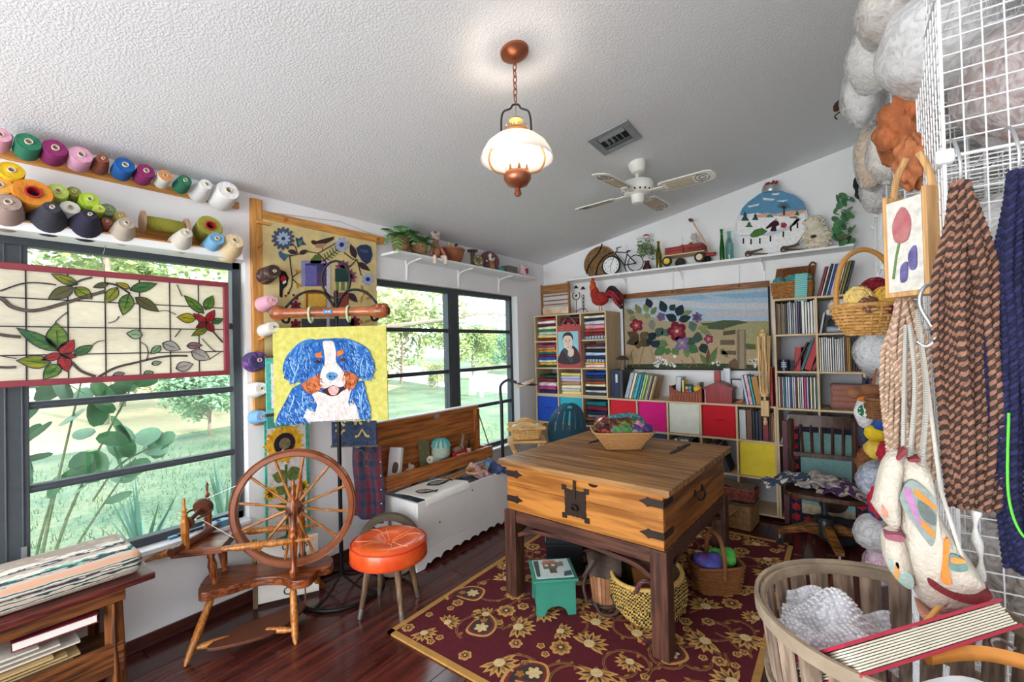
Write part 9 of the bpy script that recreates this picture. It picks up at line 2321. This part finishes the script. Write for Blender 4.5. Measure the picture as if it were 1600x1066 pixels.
# backpack
PK=[('d0c8ba',0,[(3017,1264),(3043,1268),(3062,1230),(3065,1170),(3083,1128),(3101,1093),(3127,1045),(3130,1031),(3117,1001),(3088,975),(3059,969),(3030,1000),(3015,1098),(3013,1191)]),('cfc6b8',3,[(2987,1246),(3009,1274),(3022,1255),(3017,1192),(3013,1125),(2997,1118),(2970,1159),(2972,1173)]),('cdc4b6',2,[(2987,1113),(3013,1118),(3027,1060),(3030,1013),(3012,1011),(2989,1043),(2983,1077)]),('8f9a96',2,[(3031,1225),(3059,1196),(3062,1149),(3056,1108),(3044,1119),(3014,1174),(3015,1202)]),('dd8a3e',3,[(3036,1209),(3060,1183),(3060,1175),(3034,1198)]),('dd8a3e',3,[(3042,1152),(3058,1135),(3057,1124),(3042,1141)]),('6a7470',3,[(3038,1189),(3060,1169),(3059,1146),(3041,1159)]),('b77fae',3,[(3018,1206),(3028,1204),(3039,1152),(3042,1138),(3029,1163)]),('7a2c30',3,[(3049,1046),(3076,1030),(3104,1029),(3127,1041),(3129,1033),(3108,1017),(3080,1018),(3051,1032)]),('e0ab94',2,[(3032,983),(3059,971),(3088,974),(3059,961),(3039,968)]),('dd8a3e',5,[(3071,1120),(3078,1123),(3075,1080),(3078,1048),(3073,1042),(3065,1050),(3068,1081)]),('6f8f8a',4,[(3079,1100),(3096,1092),(3100,1075),(3079,1071)]),('d9974f',5,[(3080,1094),(3095,1094),(3097,1088),(3080,1084)]),('c98a72',4,[(2991,1212),(3001,1217),(2992,1149),(2984,1158)]),('9a5a6a',3,[(2988,1113),(3013,1117),(3014,1105),(2991,1105)]),('9fb5ab',4,[(2995,1069),(3024,1046),(3026,1022),(3013,1022),(2993,1048)]),('dd9a55',5,[(3002,1064),(3007,1060),(3004,1033),(2999,1039)]),('8a3a3e',4,[(3009,1263),(3020,1282),(3024,1276),(3014,1261)]),('8a3a3e',4,[(3028,1264),(3041,1267),(3042,1261),(3027,1259)])]
t=thing('woven_backpack','cream woven wool backpack with orange and grey stripes','backpack',(0,1.15,0))
for k,(c,l,pts)in enumerate(PK):
 q=bez([(x/1000,z/1000)for x,z in pts],4,True)
 if k<3:
  b=B()
  cx_,cz_=sum(p[0]for p in q)/len(q),sum(p[1]for p in q)/len(q)
  n_=len(q)
  vs,fs=[],[]
  L=[(1.0,.05 if k==0 else.02),(1.0,.02),(.93,.0),(.80,-.012),(.5,-.020),(.2,-.023)]
  for s_,y_ in L:
   for p in q:
    vs.append((cx_+(p[0]-cx_)*s_,y_-(.002*l),cz_+(p[1]-cz_)*s_))
  for i in range(len(L)-1):
   for j in range(n_):
    fs.append((i*n_+j,(i+1)*n_+j,(i+1)*n_+(j+1)%n_,i*n_+(j+1)%n_))
  fs.append(tuple((len(L)-1)*n_+j for j in range(n_))[::-1])
  fs.append(tuple(range(n_)))
  b.add(vs,fs).obj(('body','pouch','pocket')[k],mat('#'+c,.95,.08,40.,.6,140.),t,70)
 else:
  B().prism(q,-.03,.021+.0012*l,T=TY).obj('woven_band',mat('#'+c,.95,.12,90.,.4,200.),t)
for q in([(3.03,0,1.26),(3.045,.04,1.40),(3.045,.09,1.52)],[(3.02,0,1.25),(3.03,.05,1.40),(3.04,.10,1.52)],[(3.045,-.01,1.25),(3.062,.05,1.38),(3.060,.10,1.53),(3.062,.11,1.55)]):
 b=B().tube(bez(q,8),.0045,5)
 b.obj('strap',mat('#e0dcd2',.9,.3,160.,kind='stripe',col2='#5a5650',ax=2),t,60)
B().tube([(3.062,.09,1.50),(3.075,.03,1.20),(3.098,-.015,1.08)],.0035,5).obj('drawcord',mat('#ddd8cf',.8),t,60)
B().tube(bez([(3.13,.16,1.60),(3.075,.10,1.60),(3.062,.09,1.56),(3.082,.08,1.50),(3.07,.08,1.475),(3.055,.085,1.485)],6),.004,7).obj('wire_hook',M_LATCH,t,60)
# hanging basket of yarn
t=thing('yarn_basket','golden wicker basket with hoop handle hung on the wires','basket',(3.015,2.47,1.505),rad(36))
make_basket(t,[(.004,.06,.055),(.04,.095,.085),(.085,.115,.10),(.13,.128,.112)],22,10,mat('#c98f48',.5,.2,40.,col2='#dcae6c'),.0072,liner='#7a5428',rimr=.010,amp=.006)
B().tube(bez([(-.125,0,.10),(-.122,0,.22),(-.085,0,.33),(0,0,.375),(.085,0,.33),(.122,0,.22),(.125,0,.10)],6),.0105,8).obj('handle',mat('#cf9852',.5,.2,60.,kind='stripe',col2='#b07a38',ax=2),t,60)
for k,(x,y,z,r,c,lb)in enumerate(((-.06,-.04,.16,.05,'#ecd080','pale yellow yarn ball in the hanging basket'),(-.05,-.06,.125,.046,'#7c5347','cocoa brown yarn ball in the hanging basket'),(.03,-.07,.155,.05,'#dcb04c','golden yarn ball in the hanging basket'),(.035,-.01,.195,.055,'#7d1626','deep red yarn heap in the hanging basket'),(-.01,.0,.17,.05,'#9a5a50','dusty rose yarn ball in the hanging basket'),(.04,-.085,.115,.04,'#6e1030','wine yarn ball by the basket rim'))):
 a=rad(36)
 t2=thing('yarn_ball',lb,'yarn',(3.015+x*cos(a)-y*sin(a),2.47+x*sin(a)+y*cos(a),1.505+z),0,'yarn balls in the hanging basket')
 m=mat(c,.9,.12,40.,.4,120.)
 B().ell((0,0,0),r*.9,14,10).obj('core',m,t2,60)
 R=random.Random(k)
 for i in range(16):
  ax=Vector((R.gauss(0,1),R.gauss(0,1),R.gauss(0,1))).normalized()
  u=ax.orthogonal().normalized()
  w=ax.cross(u)
  o_=R.uniform(-.5,.5)
  rr=sqrt(1-o_*o_)*r
  B().tube([tuple(ax*o_*r+(u*cos(q)+w*sin(q))*rr)for q in[2*pi*j/18 for j in range(18)]],.0032,4,True).obj('wrap',m,t2,60)
# keepsakes hanging on the side of the wires
t=thing('leather_puppet','brown leather animal head with an orange carrot','ornament',(3.03,2.76,1.24),rad(20))
blob('head',[((0,0,0),(.06,.03,.035)),((-.06,0,-.01),(.04,.03,.03)),((.06,0,.01),(.05,.03,.025))],mat('#8a5a3c',.7,.12),t,.007)
B().bar((.01,0,.02),(.03,0,.11),.022,.010,w1=.006,h1=.006).obj('ear',mat('#9a5f3c',.7),t)
B().turned((.0,-.035,-.03),(-.07,-.04,-.035),[(0,.014),(.8,.012),(.9,.008),(1,.003)],10).obj('carrot',mat('#d0762a',.6,.15),t,50)
B().ell((.05,-.03,.012),(.011,.006,.011),10,8).obj('eye',mat('#e9e6e2',.4),t,60)
t=thing('small_wicker_pot','small brown wicker pot hanging below the leather head','basket',(3.06,2.66,1.12))
make_basket(t,[(.002,.045,.04),(.05,.05,.045),(.095,.052,.047)],14,9,mat('#7d5434',.6,.3,50.),.005,rimr=.007)
t=thing('round_badge_bag','clear bag with a round green and white badge','bag',(3.005,2.74,1.14),rot=(0,0,rad(10)))
o=lump((.04,.02,.075),3,.06).obj('pouch',M_MILK,t,80)
TBd=Matrix.Translation((0,-.022,.01))@TY
bd=B().prism(rosette(24,.036,.0362),0,.003,T=TBd).obj('badge_rim',mat('#e6ece6',.5),t)
B().prism(rosette(24,.032,.0322),0,.0038,T=TBd).obj('badge_field',mat('#1f6a48',.5),bd)
B().prism(bez([(-.008,-.028),(.008,-.028),(.007,.0),(.012,.018),(0,.012),(-.012,.018),(-.007,.0)],3,True),0,.0046,T=TBd).obj('badge_mark',mat('#e9efe9',.5),bd)
for k in range(8):
 a=2*pi*k/8+.4
 B().prism(rosette(5,.002,.004,c=(.026*cos(a),.026*sin(a))),0,.0046,T=TBd).obj('badge_star',mat('#e9efe9',.5),bd)
for k,(x,y,z,c,lb)in enumerate(((3.05,2.88,1.03,'#e6c324','bright yellow folded pouch in the side stack'),(3.05,2.92,.93,'#d9b94a','second yellow cloth pouch below the bright one'),(3.07,2.80,1.10,'#2a56a5','blue cloth pouch above the yellow pouches'),(3.06,2.95,.62,'#2f3f8a','dark blue cloth pouch behind the pale bag'))):
 b=lump((.05,.06,.05),k+8,.10)
 b.obj('cloth_pouch',mat(c,.7,.12,20.,.3,60.),smooth=80,loc=(x,y,z),label=lb,cat='pouch',group='cloth pouches in the side stack')
# bushel basket and its load
BXc,BYc,BZr=2.99,1.045,.99
t=thing('plant_stand','plain wooden stand under the bushel basket','stand',(BXc,BYc,0))
B().lathe([(0,.70),(.19,.70),(.19,.725),(0,.725)],28).obj('top',M_OAK,t,40)
for k in range(3):
 a=2*pi*k/3+.4
 B().turned((.10*cos(a),.10*sin(a),.70),(.2*cos(a),.2*sin(a),0),[(0,.022),(.5,.018),(1,.014)],10).obj('leg',M_OAKD,t,50)
t=thing('bushel_basket','weathered grey wood slat bushel basket','basket',(BXc,BYc,.726))
M_BU=mat('#a08a78',.85,.22,12.,kind='wood',ax=2,col2='#6f5d50')
M_BUR=mat('#93836f',.85,.3,14.,.4,50.)
HB=BZr-.726
for k in range(26):
 a=2*pi*k/26
 c,s=cos(a),sin(a)
 vs=[]
 for z,r in((0.004,.165),(HB*.5,.19),(HB,.205)):
  w=.0175*(r/.19)
  for dr in(0,.004):
   for e in(-1,1):
    vs.append(((r+dr)*c-e*w*s,(r+dr)*s+e*w*c,z))
 fs=[]
 for i in range(2):
  o_=i*4
  fs+=[(o_,o_+1,o_+5,o_+4),(o_+3,o_+2,o_+6,o_+7),(o_+2,o_,o_+4,o_+6),(o_+1,o_+3,o_+7,o_+5)]
 fs+=[(0,2,3,1),(8,9,11,10)]
 B().add(vs,fs).obj('slat',M_BU,t)
B().lathe([(0,.004),(.166,.004),(.166,.010),(0,.010)],30).obj('bottom_board',M_BU,t)
for r0,z0,h in((.210,HB-.018,.026),(.200,HB-.018,.020),(.196,HB*.45,.016)):
 B().lathe([(r0,z0),(r0+.007,z0+.002),(r0+.007,z0+h),(r0,z0+h),(r0,z0)],44,cap=False).obj('hoop',M_BUR,t,40)
t=thing('bubble_wrap','crumpled sheet of bubble wrap in the bushel basket','bubble wrap',(2.905,1.03,.91))
wf=lambda u,v:(-.085+.17*u,-.09+.19*v,.035+.045*sin(pi*u)*sin(pi*v)+.016*sin(9*u+5*v)+.012*sin(13*v)+.05*max(0,v-.6)*(1-u))
b=B().sheet(wf,20,20,.002)
b.obj('film',glass_mat('bubble_film',(.94,.94,.97),.62,.12,(.86,.86,.92)),t,80)
b=B()
for i in range(22):
 for j in range(24):
  u,v=(i+.5*(j%2)+.25)/22,(j+.5)/24
  if u>1:
   continue
  p=wf(u,v)
  b.lathe([(.0036,0),(.003,.0022),(0,.0032)],6,T=Matrix.Translation(p))
b.obj('bubble',M_MILK,t,60,kind='stuff')
t=thing('photo_album','thick album with red covers lying in the bushel basket','album',(3.01,1.0,.955),rot=(rad(-42),rad(-3),rad(50)))
B().box(-.17,.17,-.075,.075,0,.005).obj('cover',mat('#b02a42',.4,.06),t,bev=.001)
B().box(-.17,.17,-.075,.075,.038,.043).obj('cover',mat('#b02a42',.4,.06),t,bev=.001)
for k in range(9):
 B().box(-.165+.003*(k%3),.165-.002*(k%2),-.072+.001*(k%3),.07,.006+k*.0035,.0085+k*.0035).obj('page',mat('#e6e0cc',.8,.06),t)
B().cyl((2.985,.97,.96),(3.06,1.12,1.0),.0045).obj('wooden_stick',mat('#d9a55c',.5,.1),smooth=40,label='thin wooden stick poking out beside the album',cat='stick')
t=thing('wooden_hanger','wooden coat hanger lying over the basket edge','hanger',(3.13,.97,.985),rad(20))
B().tube(bez([(-.10,.03,0),(-.05,.045,.005),(0,.05,.006),(.06,.03,.003),(.12,-.02,-.004)],6),.012,6).obj('arm',mat('#c9843c',.45,.12),t,60)
B().tube(bez([(0,.05,.006),(.01,.08,.01),(.03,.09,.01),(.035,.07,.01)],5),.003,5).obj('hook',M_LATCH,t,60)
b=B().sheet(lambda u,v:(-.10+.2*u,-.10+.14*v,.03+.02*sin(pi*u)+.006*sin(7*u+3*v)),12,10,.004)
b.obj('white_cloth',mat('#eceef2',.9,.03),smooth=70,loc=(3.06,.90,.925),rot=(0,0,.6),label='white cotton cloth in the bushel basket under the album',cat='fabric')
